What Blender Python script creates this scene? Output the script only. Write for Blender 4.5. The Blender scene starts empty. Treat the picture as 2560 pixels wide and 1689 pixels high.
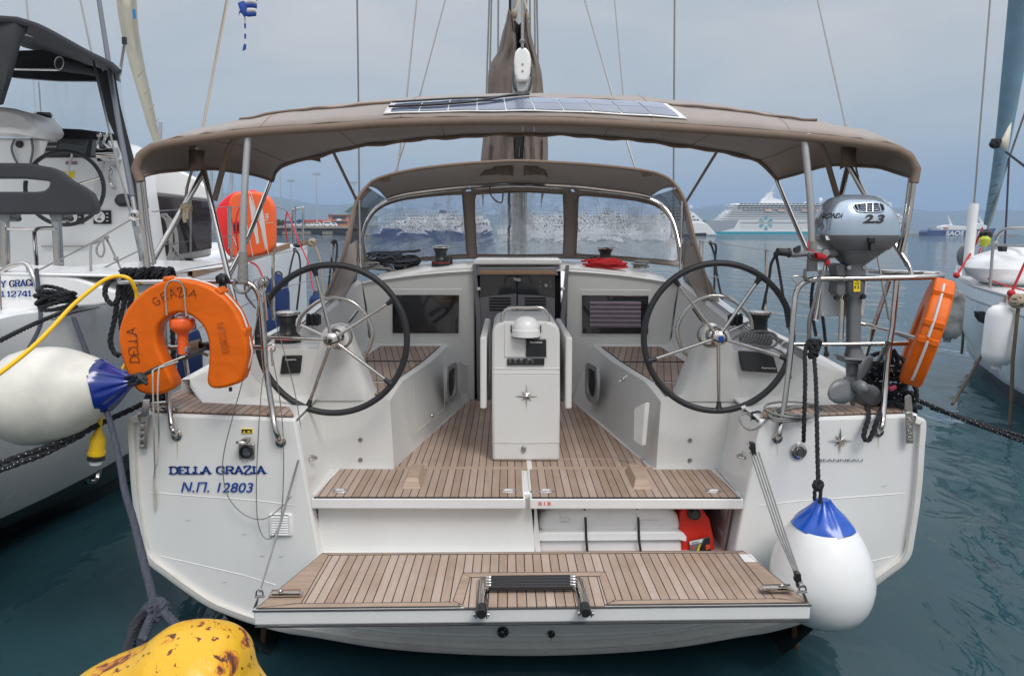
import bpy, bmesh, math, random
from mathutils import Vector, Matrix, noise
R = math.radians
random.seed(7)
sc = bpy.context.scene
COL = sc.collection

# ------------------------------------------------------------------ camera
CAMZ = 2.25; F = 1800.0; CX, CY = 1280.0, 694.0
PITCH, YAW, ROLL = R(3.6), R(0.37), R(0.2)
cp, sp = math.cos(PITCH), math.sin(PITCH); cy_, sy_ = math.cos(YAW), math.sin(YAW)
FW = Vector((sy_*cp, cy_*cp, -sp)); RT0 = Vector((cy_, -sy_, 0.0)); UP0 = Vector((sy_*sp, cy_*sp, cp))
RT = RT0*math.cos(ROLL) + UP0*math.sin(ROLL); UP = UP0*math.cos(ROLL) - RT0*math.sin(ROLL)
cam = bpy.data.cameras.new("camera"); cam_o = bpy.data.objects.new("camera", cam); COL.objects.link(cam_o)
m = Matrix((RT, UP, -FW)).transposed().to_4x4(); m.translation = Vector((0, 0, CAMZ)); cam_o.matrix_world = m
cam.sensor_width = 36.0; cam.sensor_fit = 'HORIZONTAL'; cam.lens = 36.0*F/2560.0
cam.shift_y = -(844.5-CY)/2560.0
cam.clip_start = 0.05; cam.clip_end = 60000.0
sc.camera = cam_o

# ------------------------------------------------------------------ world and sun
SUN_EL, SUN_AZ = R(52), R(150)
w = bpy.data.worlds.new("World"); sc.world = w; w.use_nodes = True
nt = w.node_tree; nt.nodes.clear()
wo = nt.nodes.new('ShaderNodeOutputWorld'); bg = nt.nodes.new('ShaderNodeBackground')
sky = nt.nodes.new('ShaderNodeTexSky'); sky.sky_type = 'NISHITA'; sky.sun_disc = False
sky.sun_elevation = SUN_EL; sky.sun_rotation = SUN_AZ; sky.altitude = 0; sky.air_density = 1.2; sky.dust_density = 2.5; sky.ozone_density = 2.0
tc = nt.nodes.new('ShaderNodeTexCoord'); mp = nt.nodes.new('ShaderNodeMapping'); mp.inputs['Scale'].default_value = (1.0, 1.0, 3.2)
n1 = nt.nodes.new('ShaderNodeTexNoise'); n1.inputs['Scale'].default_value = 1.7; n1.inputs['Detail'].default_value = 5; n1.inputs['Roughness'].default_value = .5; n1.inputs['Distortion'].default_value = .6
r1 = nt.nodes.new('ShaderNodeValToRGB'); r1.color_ramp.elements[0].position = .36; r1.color_ramp.elements[1].position = .62
r1.color_ramp.elements[0].color = (5.2, 6.3, 7.9, 1); r1.color_ramp.elements[1].color = (7.6, 8.1, 8.9, 1)
sx = nt.nodes.new('ShaderNodeSeparateXYZ'); hr = nt.nodes.new('ShaderNodeValToRGB'); e = hr.color_ramp.elements
e[0].position = 0.0; e[0].color = (.62, .69, .67, 1); e[1].position = 1.0; e[1].color = (2.6, 2.38, 2.2, 1)
x = e.new(.10); x.color = (.68, .71, .665, 1); x = e.new(.36); x.color = (.99, .89, .78, 1); x = e.new(.62); x.color = (2.0, 1.9, 1.82, 1)
mul = nt.nodes.new('ShaderNodeVectorMath'); mul.operation = 'MULTIPLY'
mx = nt.nodes.new('ShaderNodeMix'); mx.data_type = 'RGBA'; mx.inputs['Factor'].default_value = .92
L = nt.links.new
L(tc.outputs['Generated'], mp.inputs['Vector']); L(mp.outputs['Vector'], n1.inputs['Vector']); L(n1.outputs['Fac'], r1.inputs['Fac'])
L(tc.outputs['Generated'], sx.inputs['Vector']); L(sx.outputs['Z'], hr.inputs['Fac'])
L(r1.outputs['Color'], mul.inputs[0]); L(hr.outputs['Color'], mul.inputs[1])
L(sky.outputs['Color'], mx.inputs['A']); L(mul.outputs['Vector'], mx.inputs['B']); L(mx.outputs['Result'], bg.inputs['Color'])
bg.inputs['Strength'].default_value = 0.078; L(bg.outputs['Background'], wo.inputs['Surface'])
sun = bpy.data.lights.new("sun", 'SUN'); sun.energy = 1.5; sun.angle = R(22); sun.color = (1.0, .96, .9)
sun_o = bpy.data.objects.new("sun", sun); COL.objects.link(sun_o)
sd = Vector((math.sin(SUN_AZ)*math.cos(SUN_EL), math.cos(SUN_AZ)*math.cos(SUN_EL), math.sin(SUN_EL)))
sun_o.rotation_euler = sd.to_track_quat('Z', 'Y').to_euler(); sun_o.location = (20, -20, 40)
sc.view_settings.view_transform = 'Standard'; sc.view_settings.look = 'None'; sc.view_settings.exposure = 0.33; sc.view_settings.gamma = 1.0
sc.render.engine = 'CYCLES'
sc.cycles.max_bounces = 10; sc.cycles.transparent_max_bounces = 24; sc.cycles.caustics_reflective = False; sc.cycles.caustics_refractive = False
sc.cycles.use_denoising = True; sc.cycles.volume_bounces = 0

# ------------------------------------------------------------------ measuring helpers
X0 = 0.115
WZ = -0.12          # sea level
def ray(px, py): return FW + RT*((px-CX)/F) - UP*((py-CY)/F)
def P(px, py, Y):
    d = ray(px, py); t = Y/d.y; return Vector((d.x*t, Y, CAMZ+d.z*t))
def PZ(px, py, Z):
    d = ray(px, py); t = (Z-CAMZ)/d.z; return Vector((d.x*t, d.y*t, Z))
def M(p): return Vector((2*X0-p[0], p[1], p[2]))
def side(s): return (lambda px, py, Y: P(px, py, Y)) if s < 0 else (lambda px, py, Y: M(P(px, py, Y)))
def B(x, y, z): return Vector((x+X0, y, z))
def Ps(lst, Y=None): return [P(q[0], q[1], q[2] if len(q) > 2 else Y) for q in lst]

def cr(pts, n=6, closed=False):
    pts = [Vector(p) for p in pts]; out = []; N = len(pts)
    if N < 3 and not closed: return pts
    for i in range(N if closed else N-1):
        if closed: p0, p1, p2, p3 = pts[i-1], pts[i], pts[(i+1) % N], pts[(i+2) % N]
        else: p0, p1, p2, p3 = pts[max(i-1, 0)], pts[i], pts[i+1], pts[min(i+2, N-1)]
        for k in range(n):
            t = k/n
            out.append(.5*((2*p1)+(p2-p0)*t+(2*p0-5*p1+4*p2-p3)*t*t+(3*p1-p0-3*p2+p3)*t**3))
    if not closed: out.append(pts[-1])
    return out
def resample(pts, n):
    pts = [Vector(p) for p in pts]; d = [0]
    for a, b in zip(pts, pts[1:]): d.append(d[-1]+(b-a).length)
    out = []; j = 0
    for i in range(n):
        s = d[-1]*i/(n-1)
        while j < len(pts)-2 and d[j+1] < s: j += 1
        t = (s-d[j])/max(d[j+1]-d[j], 1e-9); out.append(pts[j].lerp(pts[j+1], min(max(t, 0), 1)))
    return out
def plen(pts): return sum((b-a).length for a, b in zip(pts, pts[1:]))

class MB:
    def __init__(s): s.v = []; s.f = []
    def add(s, vs, fs):
        o = len(s.v); s.v += [Vector(v) for v in vs]; s.f += [[o+i for i in f] for f in fs]; return s
    def poly(s, pts): return s.add(pts, [list(range(len(pts)))])
    def prism(s, pts, d):
        n = len(pts); pts = [Vector(p) for p in pts]; d = Vector(d)
        fs = [list(range(n)), list(range(2*n-1, n-1, -1))]+[[i, i+n, (i+1) % n+n, (i+1) % n] for i in range(n)]
        return s.add(pts+[p+d for p in pts], fs)
    def box(s, a, b):
        x0, y0, z0 = a; x1, y1, z1 = b
        return s.prism([(x0, y0, z0), (x1, y0, z0), (x1, y1, z0), (x0, y1, z0)], (0, 0, z1-z0))
    def obox(s, c, ax, ay, az):
        c = Vector(c); ax, ay, az = Vector(ax)/2, Vector(ay)/2, Vector(az)/2
        return s.prism([c-ax-ay-az, c+ax-ay-az, c+ax+ay-az, c-ax+ay-az], az*2)
    def grid(s, rows, closed=False):
        n = len(rows[0]); o = []
        vs = [p for r in rows for p in r]; fs = []
        for i in range(len(rows)-1):
            for j in range(n if closed else n-1):
                k = (j+1) % n; fs.append([i*n+j, i*n+k, (i+1)*n+k, (i+1)*n+j])
        return s.add(vs, fs)
    def tube(s, pts, r, seg=8, closed=False, caps=True, flat=1.0):
        pts = [Vector(p) for p in pts]; n = len(pts)
        rr = r if isinstance(r, (list, tuple)) else [r]*n
        rows = []; u = None
        for i in range(n):
            t = (pts[(i+1) % n]-pts[i-1]) if closed else (pts[min(i+1, n-1)]-pts[max(i-1, 0)])
            if t.length < 1e-9: t = Vector((0, 0, 1))
            t.normalize()
            if u is None:
                u = t.cross(Vector((0, 0, 1)));
                if u.length < .1: u = t.cross(Vector((0, 1, 0)))
            u = u-t*u.dot(t)
            if u.length < 1e-6: u = t.orthogonal()
            u.normalize(); w = t.cross(u)
            rows.append([pts[i]+(u*math.cos(a)+w*math.sin(a)*flat)*rr[i] for a in [2*math.pi*k/seg for k in range(seg)]])
        o = len(s.v)
        if closed: rows.append(rows[0])
        s.grid(rows, True)
        if caps and not closed:
            s.f.append([o+k for k in range(seg-1, -1, -1)]); s.f.append([o+(n-1)*seg+k for k in range(seg)])
        return s
    def lathe(s, prof, org, ax, seg=24, ref=None):
        org = Vector(org); ax = Vector(ax).normalized(); u = Vector(ref) if ref else ax.orthogonal(); u = (u-ax*u.dot(ax)).normalized(); w = ax.cross(u)
        rows = [[org+ax*h+(u*math.cos(2*math.pi*k/seg)+w*math.sin(2*math.pi*k/seg))*max(r, 1e-4) for k in range(seg)] for r, h in prof]
        return s.grid(rows, True)
    def ball(s, c, r, seg=16, rings=10):
        c = Vector(c); rx, ry, rz = (r, r, r) if not isinstance(r, (list, tuple)) else r
        rows = []
        for i in range(rings+1):
            a = math.pi*(i/rings) ; q = max(math.sin(a), 1e-3)
            rows.append([c+Vector((rx*q*math.cos(2*math.pi*k/seg), ry*q*math.sin(2*math.pi*k/seg), rz*math.cos(a))) for k in range(seg)])
        return s.grid(rows, True)
    def rope(s, pts, r, pitch=None, seg=5, closed=False):
        pitch = pitch or r*7; Ln = plen(pts); n = max(int(Ln/pitch*7), 4); c = resample(pts, n)
        ph = 0; u = None; strands = [[], [], []]
        for i in range(n):
            t = (c[min(i+1, n-1)]-c[max(i-1, 0)]).normalized()
            if u is None: u = t.orthogonal()
            u = (u-t*u.dot(t)).normalized(); w = t.cross(u); a = 2*math.pi*(Ln*i/(n-1))/pitch
            for k in range(3): strands[k].append(c[i]+(u*math.cos(a+k*2.094)+w*math.sin(a+k*2.094))*r*.52)
        for k in range(3): s.tube(strands[k], r*.56, seg)
        return s
    def build(s, name, mat, parent=None, smooth=True, bevel=0, seg=2, sol=0, angle=40, sub=0, label=None):
        me = bpy.data.meshes.new(name); off = Vector((0, 0, 0)); q = parent
        while q is not None: off += q.location; q = q.parent
        me.from_pydata([tuple(v-off) for v in s.v], [], s.f); me.validate()
        bm = bmesh.new(); bm.from_mesh(me); bmesh.ops.recalc_face_normals(bm, faces=bm.faces[:]); bm.to_mesh(me); bm.free()
        for mm in (mat if isinstance(mat, (list, tuple)) else [mat]): me.materials.append(mm)
        if smooth: me.shade_smooth(); me.set_sharp_from_angle(angle=R(angle))
        o = bpy.data.objects.new(name, me); COL.objects.link(o); o.parent = parent
        if sol: md = o.modifiers.new("solid", 'SOLIDIFY'); md.thickness = sol; md.offset = 0
        if sub: md = o.modifiers.new("sub", 'SUBSURF'); md.levels = sub; md.render_levels = sub
        if bevel: md = o.modifiers.new("bevel", 'BEVEL'); md.width = bevel; md.segments = seg; md.limit_method = 'ANGLE'; md.angle_limit = R(35); md.harden_normals = False
        if label: o['label'] = label
        return o
def tag(o, label, cat, group=None):
    o['label'] = label; o['category'] = cat
    if group: o['group'] = group
    return o
def thing(name, loc, label, cat, group=None):
    o = bpy.data.objects.new(name, None); COL.objects.link(o); o.location = Vector(loc); o.empty_display_size = .2
    return tag(o, label, cat, group)
def struct(o, kind='structure'):
    o['kind'] = kind; return o
def seat(o):
    """give a top-level mesh an origin at the base of its own geometry"""
    vs = [v.co for v in o.data.vertices]
    c = Vector(((min(v.x for v in vs)+max(v.x for v in vs))/2, (min(v.y for v in vs)+max(v.y for v in vs))/2, min(v.z for v in vs)))
    o.data.transform(Matrix.Translation(-c)); o.location = c; return o

def text(body, name, mat, org, right, up, height, parent=None, ext=.001, offset=0.0, shear=0.0, align='CENTER', width=None, space=1.0):
    cu = bpy.data.curves.new("t", 'FONT'); cu.body = body; cu.align_x = align; cu.align_y = 'BOTTOM_BASELINE'; cu.size = 1.0; cu.shear = shear; cu.offset = offset; cu.space_character = space
    o = bpy.data.objects.new("t", cu); COL.objects.link(o); dg = bpy.context.evaluated_depsgraph_get(); dg.update()
    me = bpy.data.meshes.new_from_object(o.evaluated_get(dg)); bpy.data.objects.remove(o)
    xs = [v.co.x for v in me.vertices]; ys = [v.co.y for v in me.vertices]
    sy = height/max(max(ys), 1e-6); sx_ = width/(max(xs)-min(xs)) if width else sy
    right = Vector(right).normalized(); up = Vector(up).normalized(); nrm = right.cross(up); org = Vector(org)
    mb = MB(); mb.add([org+right*(v.co.x*sx_)+up*(v.co.y*sy)+nrm*ext for v in me.vertices], [list(p.vertices) for p in me.polygons])
    return mb.build(name, mat, parent, smooth=False)

# stroke lettering: each glyph is polylines in a box 1 high; used for slab serif and hand-written words
GL = {
 'D': (.8, [[(.15, 0), (.15, 1)], [(.15, 1), (.45, 1), (.7, .8), (.75, .5), (.7, .2), (.45, 0), (.15, 0)]], [(.15, 0), (.15, 1)]),
 'E': (.72, [[(.15, 0), (.15, 1)], [(.15, 1), (.65, 1), (.65, .82)], [(.15, .5), (.5, .5)], [(.15, 0), (.68, 0), (.68, .2)]], [(.15, 0), (.15, 1)]),
 'L': (.7, [[(.15, 1), (.15, 0)], [(.15, 0), (.66, 0), (.66, .25)]], [(.15, 1), (.15, 0)]),
 'A': (.82, [[(.08, 0), (.4, 1)], [(.4, 1), (.74, 0)], [(.2, .35), (.6, .35)]], [(.08, 0), (.74, 0)]),
 'G': (.85, [[(.74, .75), (.65, .95), (.42, 1), (.18, .85), (.1, .5), (.18, .15), (.42, 0), (.7, .08), (.7, .42)], [(.5, .42), (.8, .42)]], []),
 'R': (.82, [[(.15, 0), (.15, 1)], [(.15, 1), (.5, 1), (.68, .88), (.68, .65), (.5, .52), (.15, .52)], [(.42, .52), (.72, 0)]], [(.15, 0), (.72, 0)]),
 'Z': (.76, [[(.12, .82), (.12, 1), (.66, 1), (.1, 0), (.68, 0), (.68, .2)]], []),
 'I': (.42, [[(.2, 0), (.2, 1)]], [(.2, 0), (.2, 1)]),
 'C': (.8, [[(.72, .72), (.64, .95), (.42, 1), (.18, .85), (.1, .5), (.18, .15), (.42, 0), (.64, .06), (.74, .28)]], []),
 'Y': (.8, [[(.08, 1), (.38, .5)], [(.7, 1), (.38, .5)], [(.38, .5), (.38, 0)]], [(.38, 0), (.08, 1), (.7, 1)]),
 'N': (.85, [[(.12, 0), (.12, 1)], [(.12, 1), (.7, 0)], [(.7, 0), (.7, 1)]], [(.12, 0), (.12, 1), (.7, 1)]),
 'P': (.8, [[(.12, 0), (.12, 1)], [(.68, 0), (.68, 1)], [(.12, 1), (.68, 1)]], [(.12, 0), (.68, 0)]),
 '.': (.35, [[(.12, .02), (.16, .02)]], []), ' ': (.45, [], []),
 '1': (.5, [[(.1, .78), (.28, 1), (.28, 0)]], [(.28, 0)]),
 '2': (.72, [[(.1, .75), (.2, .95), (.4, 1), (.6, .85), (.58, .62), (.1, 0), (.64, 0)]], []),
 '3': (.7, [[(.1, .88), (.3, 1), (.56, .88), (.54, .62), (.3, .54)], [(.3, .54), (.6, .4), (.6, .12), (.35, 0), (.08, .12)]], []),
 '7': (.68, [[(.08, 1), (.62, 1), (.25, 0)]], []),
 '4': (.72, [[(.5, 0), (.5, 1), (.06, .3), (.66, .3)]], [(.5, 0)]),
 '8': (.7, [[(.35, .54), (.12, .72), (.18, .94), (.35, 1), (.52, .94), (.58, .72), (.35, .54), (.08, .3), (.14, .06), (.35, 0), (.56, .06), (.62, .3), (.35, .54)]], []),
 '0': (.72, [[(.35, 0), (.12, .15), (.08, .5), (.12, .85), (.35, 1), (.58, .85), (.62, .5), (.58, .15), (.35, 0)]], []),
}
def strokes(mb, body, org, right, up, h, wt, serif=True, ks=1.0, path=None, italic=0.0, jit=0.0):
    """flat ribbons just proud of the surface; path(s) -> (origin, right, up) lets a word follow a curve"""
    right = Vector(right).normalized(); up = Vector(up).normalized(); x = 0.0; org = Vector(org)
    for ch in body:
        wd, st, sf = GL[ch]
        if path: o, r_, u_ = path(x); 
        else: o, r_, u_ = org+right*x, right, up
        n_ = r_.cross(u_)
        jx = [(random.uniform(-jit, jit), random.uniform(-jit, jit)) for _ in range(40)]
        def at(q, i=0): return o+r_*((q[0]+italic*q[1]+jx[i % 40][0])*h*ks)+u_*((q[1]+jx[i % 40][1])*h)
        ci = 0
        for pl in st:
            pl2 = [at(q, ci+i) for i, q in enumerate(pl)]; ci += len(pl)
            if len(pl2) > 3: pl2 = cr(pl2, 3)
            for a, b in zip(pl2, pl2[1:]):
                d = (b-a);
                if d.length < 1e-6: continue
                vert = abs(d.normalized().dot(u_)); hw = wt*(1.0 if not serif else (.55+.5*vert))/2
                nn = d.normalized().cross(n_)*hw; e = d.normalized()*hw*.5
                mb.poly([a-e+nn, b+e+nn, b+e-nn, a-e-nn])
        if serif:
            for q in sf:
                c = at(q); sg = 1 if q[1] < .5 else -1; k = .2*h*ks
                mb.poly([c-r_*k, c+r_*k, c+r_*k+u_*sg*wt*.5, c-r_*k+u_*sg*wt*.5])
        x += wd*h*ks
    return x

# ------------------------------------------------------------------ materials
def node_mat(name, base, rough=.5, metal=0.0, var=.0, vscale=6.0, bump=0.0, bscale=40.0, coat=0.0, spec=.5, stretch=(1, 1, 1), col2=None, trans=None, sheen=0.0, dist=0.002, coords='Object'):
    m = bpy.data.materials.new(name); m.use_nodes = True; nt = m.node_tree; b = nt.nodes['Principled BSDF']
    b.inputs['Base Color'].default_value = (*base, 1); b.inputs['Roughness'].default_value = rough; b.inputs['Metallic'].default_value = metal
    b.inputs['Coat Weight'].default_value = coat; b.inputs['Coat Roughness'].default_value = .08; b.inputs['Specular IOR Level'].default_value = spec
    if sheen: b.inputs['Sheen Weight'].default_value = sheen; b.inputs['Sheen Roughness'].default_value = .5
    tc = nt.nodes.new('ShaderNodeTexCoord'); mp = nt.nodes.new('ShaderNodeMapping'); mp.inputs['Scale'].default_value = stretch
    nt.links.new(tc.outputs[coords], mp.inputs['Vector'])
    if var or col2:
        n = nt.nodes.new('ShaderNodeTexNoise'); n.inputs['Scale'].default_value = vscale; n.inputs['Detail'].default_value = 6; n.inputs['Roughness'].default_value = .6
        nt.links.new(mp.outputs['Vector'], n.inputs['Vector'])
        rp = nt.nodes.new('ShaderNodeValToRGB'); rp.color_ramp.elements[0].position = .3; rp.color_ramp.elements[1].position = .7
        c2 = col2 if col2 else tuple(c*(1-var) for c in base)
        rp.color_ramp.elements[0].color = (*c2, 1); rp.color_ramp.elements[1].color = (*base, 1)
        nt.links.new(n.outputs['Fac'], rp.inputs['Fac']); nt.links.new(rp.outputs['Color'], b.inputs['Base Color'])
        rr = nt.nodes.new('ShaderNodeMapRange'); rr.inputs['To Min'].default_value = max(rough*.85, .02); rr.inputs['To Max'].default_value = min(rough*1.25, 1)
        nt.links.new(n.outputs['Fac'], rr.inputs['Value']); nt.links.new(rr.outputs['Result'], b.inputs['Roughness'])
    if bump:
        n = nt.nodes.new('ShaderNodeTexNoise'); n.inputs['Scale'].default_value = bscale; n.inputs['Detail'].default_value = 3
        nt.links.new(mp.outputs['Vector'], n.inputs['Vector'])
        bp = nt.nodes.new('ShaderNodeBump'); bp.inputs['Strength'].default_value = bump; bp.inputs['Distance'].default_value = dist
        nt.links.new(n.outputs['Fac'], bp.inputs['Height']); nt.links.new(bp.outputs['Normal'], b.inputs['Normal'])
    return m
def math_n(nt, op, a, b=None, c=None):
    n = nt.nodes.new('ShaderNodeMath'); n.operation = op
    for i, v in enumerate([a, b, c]):
        if v is None: continue
        if isinstance(v, (int, float)): n.inputs[i].default_value = v
        else: nt.links.new(v, n.inputs[i])
    return n.outputs[0]
def teak_mat(name, base=(.405, .295, .228), ang=0.0, pitch=.045, seam=.105, y_off=0.0, dark=(.012, .013, .015)):
    m = bpy.data.materials.new(name); m.use_nodes = True; nt = m.node_tree; b = nt.nodes['Principled BSDF']; b.inputs['Roughness'].default_value = .62; b.inputs['Specular IOR Level'].default_value = .3
    tc = nt.nodes.new('ShaderNodeTexCoord'); mp = nt.nodes.new('ShaderNodeMapping'); mp.vector_type = 'POINT'; mp.inputs['Rotation'].default_value = (0, 0, ang)
    nt.links.new(tc.outputs['Object'], mp.inputs['Vector']); s = nt.nodes.new('ShaderNodeSeparateXYZ'); nt.links.new(mp.outputs['Vector'], s.inputs[0])
    q = math_n(nt, 'DIVIDE', s.outputs['X'], pitch); q = math_n(nt, 'ADD', q, 100.5); fl = math_n(nt, 'FLOOR', q); fr = math_n(nt, 'SUBTRACT', q, fl)
    lt = math_n(nt, 'LESS_THAN', fr, seam)
    wn = nt.nodes.new('ShaderNodeTexWhiteNoise'); wn.noise_dimensions = '1D'; nt.links.new(fl, wn.inputs['W'])
    gm = nt.nodes.new('ShaderNodeMapping'); gm.inputs['Scale'].default_value = (90, 3.5, 90); gm.inputs['Rotation'].default_value = (0, 0, 0)
    nt.links.new(mp.outputs['Vector'], gm.inputs['Vector'])
    ad = nt.nodes.new('ShaderNodeVectorMath'); ad.operation = 'ADD'; nt.links.new(gm.outputs['Vector'], ad.inputs[0])
    cb = nt.nodes.new('ShaderNodeCombineXYZ'); nt.links.new(math_n(nt, 'MULTIPLY', wn.outputs['Value'], 50), cb.inputs['Y']); nt.links.new(cb.outputs[0], ad.inputs[1])
    g = nt.nodes.new('ShaderNodeTexNoise'); g.inputs['Scale'].default_value = 1.0; g.inputs['Detail'].default_value = 5; nt.links.new(ad.outputs[0], g.inputs['Vector'])
    big = nt.nodes.new('ShaderNodeTexNoise'); big.inputs['Scale'].default_value = 3.2; big.inputs['Detail'].default_value = 7; big.inputs['Roughness'].default_value = .65; nt.links.new(tc.outputs['Object'], big.inputs['Vector'])
    rp = nt.nodes.new('ShaderNodeValToRGB'); e = rp.color_ramp.elements; e[0].position = .2; e[1].position = .85
    e[0].color = (base[0]*.72, base[1]*.68, base[2]*.63, 1); e[1].color = (base[0]*1.18, base[1]*1.24, base[2]*1.34, 1)
    f = math_n(nt, 'ADD', math_n(nt, 'MULTIPLY', wn.outputs['Value'], .42), math_n(nt, 'MULTIPLY', g.outputs['Fac'], .42)); f = math_n(nt, 'ADD', f, math_n(nt, 'MULTIPLY', big.outputs['Fac'], .75)); f = math_n(nt, 'SUBTRACT', f, .30)
    nt.links.new(f, rp.inputs['Fac'])
    st = nt.nodes.new('ShaderNodeTexNoise'); st.inputs['Scale'].default_value = 1.7; st.inputs['Detail'].default_value = 8; nt.links.new(tc.outputs['Object'], st.inputs['Vector'])
    sr = nt.nodes.new('ShaderNodeMapRange'); sr.inputs['From Min'].default_value = .6; sr.inputs['From Max'].default_value = .72; nt.links.new(st.outputs['Fac'], sr.inputs['Value'])
    stx = nt.nodes.new('ShaderNodeMix'); stx.data_type = 'RGBA'; nt.links.new(math_n(nt, 'MULTIPLY', sr.outputs['Result'], .35), stx.inputs['Factor']); nt.links.new(rp.outputs['Color'], stx.inputs['A']); stx.inputs['B'].default_value = (.3, .17, .09, 1)
    mxn = nt.nodes.new('ShaderNodeMix'); mxn.data_type = 'RGBA'; nt.links.new(lt, mxn.inputs['Factor']); nt.links.new(stx.outputs['Result'], mxn.inputs['A']); mxn.inputs['B'].default_value = (*dark, 1)
    nt.links.new(mxn.outputs['Result'], b.inputs['Base Color'])
    bp = nt.nodes.new('ShaderNodeBump'); bp.inputs['Strength'].default_value = .35; bp.inputs['Distance'].default_value = .001; nt.links.new(math_n(nt, 'SUBTRACT', g.outputs['Fac'], lt), bp.inputs['Height']); nt.links.new(bp.outputs['Normal'], b.inputs['Normal'])
    return m

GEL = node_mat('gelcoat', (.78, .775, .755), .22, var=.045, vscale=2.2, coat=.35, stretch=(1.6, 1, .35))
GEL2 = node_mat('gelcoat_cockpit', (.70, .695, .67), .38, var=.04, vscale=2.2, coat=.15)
GELG = node_mat('gelcoat_neighbour', (.84, .84, .83), .25, var=.05, vscale=.8, coat=.3)
GELS = node_mat('stained_gelcoat', (.73, .72, .69), .35, col2=(.63, .60, .55), vscale=7, var=.2, coat=.15)
GELD = node_mat('weathered_gelcoat', (.62, .60, .54), .5, var=.25, vscale=22)
NONSK = node_mat('nonskid', (.70, .70, .69), .75, bump=.5, bscale=300)
CHR = node_mat('stainless', (.60, .565, .53), .10, metal=1.0, var=.12, vscale=18)
CHR2 = node_mat('brushed_steel', (.47, .45, .43), .3, metal=1.0, var=.2, vscale=30)
ALU = node_mat('anodised_aluminium', (.46, .47, .47), .42, metal=.45, var=.08)
TEAK = teak_mat('teak_planking')
TEAKL = teak_mat('teak_seat_left', (.33, .24, .185), R(-12), pitch=.05)
TEAKR = teak_mat('teak_seat_right', (.33, .24, .185), R(12), pitch=.05)
TEAKP = teak_mat('teak_platform', (.46, .345, .27), pitch=.045)
TMARG = node_mat('teak_margin', (.47, .34, .25), .6, var=.35, vscale=5, stretch=(1, 12, 12), bump=.2, bscale=60)
TRAIL = node_mat('teak_rail', (.42, .24, .13), .55, var=.3, vscale=6, stretch=(10, 1, 10))
BLUD = node_mat('dark_blue_vinyl', (.003, .025, .24), .22, var=.6, vscale=5, coat=.4)
BLK = node_mat('black_plastic', (.018, .019, .021), .38, var=.3, vscale=30)
LEATH = node_mat('black_leather', (.022, .023, .026), .5, bump=.5, bscale=260, var=.3, vscale=9)
RUB = node_mat('rubber', (.02, .02, .022), .6)
CAULK = node_mat('caulking', (.02, .021, .024), .6)
CANV = node_mat('taupe_canvas', (.31, .262, .23), .85, var=.16, vscale=3.0, bump=.35, bscale=700, sheen=.25)
CANVD = node_mat('taupe_canvas_trim', (.225, .165, .125), .8, var=.18, vscale=5.0, bump=.3, bscale=500)
CANG = node_mat('charcoal_canvas', (.030, .032, .038), .88, var=.25, vscale=4.0, bump=.3, bscale=500, sheen=.06)
BAG = node_mat('sail_bag_canvas', (.205, .165, .14), .8, var=.2, vscale=3.5, bump=.7, bscale=7, dist=.03)
ORG = node_mat('orange_vinyl', (.76, .135, .002), .45, var=.16, vscale=7, bump=.6, bscale=11, dist=.010, spec=.3)
ORG2 = node_mat('orange_plastic', (.90, .13, .02), .3)
WTAPE = node_mat('white_webbing', (.62, .60, .57), .8, bump=.4, bscale=300)
ROPEB = node_mat('black_rope', (.017, .019, .024), .75, var=.5, vscale=60, bump=.4, bscale=300)
ROPEN = node_mat('navy_grey_rope', (.055, .062, .085), .8, var=.4, vscale=50, bump=.5, bscale=240)
ROPEG = node_mat('grey_rope', (.28, .28, .27), .8, var=.4, vscale=80, bump=.4, bscale=300)
ROPET = node_mat('tan_rope', (.42, .35, .25), .8, var=.3, vscale=80)
ROPEW = node_mat('white_cord', (.6, .56, .5), .8, var=.3, vscale=60)
RED = node_mat('red_rope', (.55, .015, .02), .6, var=.3, vscale=60)
WIRE = node_mat('wire_rope', (.30, .29, .27), .35, metal=.7, var=.2, vscale=200)
YEL = node_mat('yellow_cable', (.85, .52, .01), .4, var=.08)
FWH = node_mat('white_fender_vinyl', (.83, .825, .81), .33, var=.05, vscale=5, coat=.15)
FWD = node_mat('dirty_fender_vinyl', (.72, .70, .62), .42, var=.22, vscale=6)
BLU = node_mat('blue_vinyl', (.001, .085, .50), .28, var=.35, vscale=4, coat=.3)
NAVY = node_mat('navy_cloth', (.012, .035, .13), .85, var=.2, vscale=8, bump=.3, bscale=200)
GLS2 = node_mat('brown_tinted_window', (.045, .038, .045), .06, spec=.7, coat=.5, var=.4, vscale=1.2)
GLS = node_mat('dark_tinted_acrylic', (.012, .013, .017), .05, spec=.6, coat=.4)
BLIND = node_mat('pleated_blind', (.24, .19, .23), .5, var=.1)
SMOKE = node_mat('smoked_grey_acrylic', (.17, .17, .185), .15, coat=.3)
MOT = node_mat('silver_blue_paint', (.42, .50, .58), .16, metal=.55, coat=.9, var=.05)
MOTG = node_mat('grey_motor_casting', (.15, .157, .165), .38, var=.12, vscale=14, coat=.1)
PLG = node_mat('grey_board', (.66, .67, .68), .45, var=.08)
INK = node_mat('black_ink', (.015, .013, .014), .6)
BINK = node_mat('blue_lettering', (.004, .055, .30), .4)
WINK = node_mat('white_print', (.8, .8, .8), .5)
RINK = node_mat('red_print', (.75, .07, .02), .5)
YST = node_mat('yellow_sticker', (.85, .62, .02), .5)
PINK = node_mat('locker_lining', (.50, .40, .39), .5, var=.06)
DARK = node_mat('dark_void', (.01, .01, .012), .9)
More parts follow.
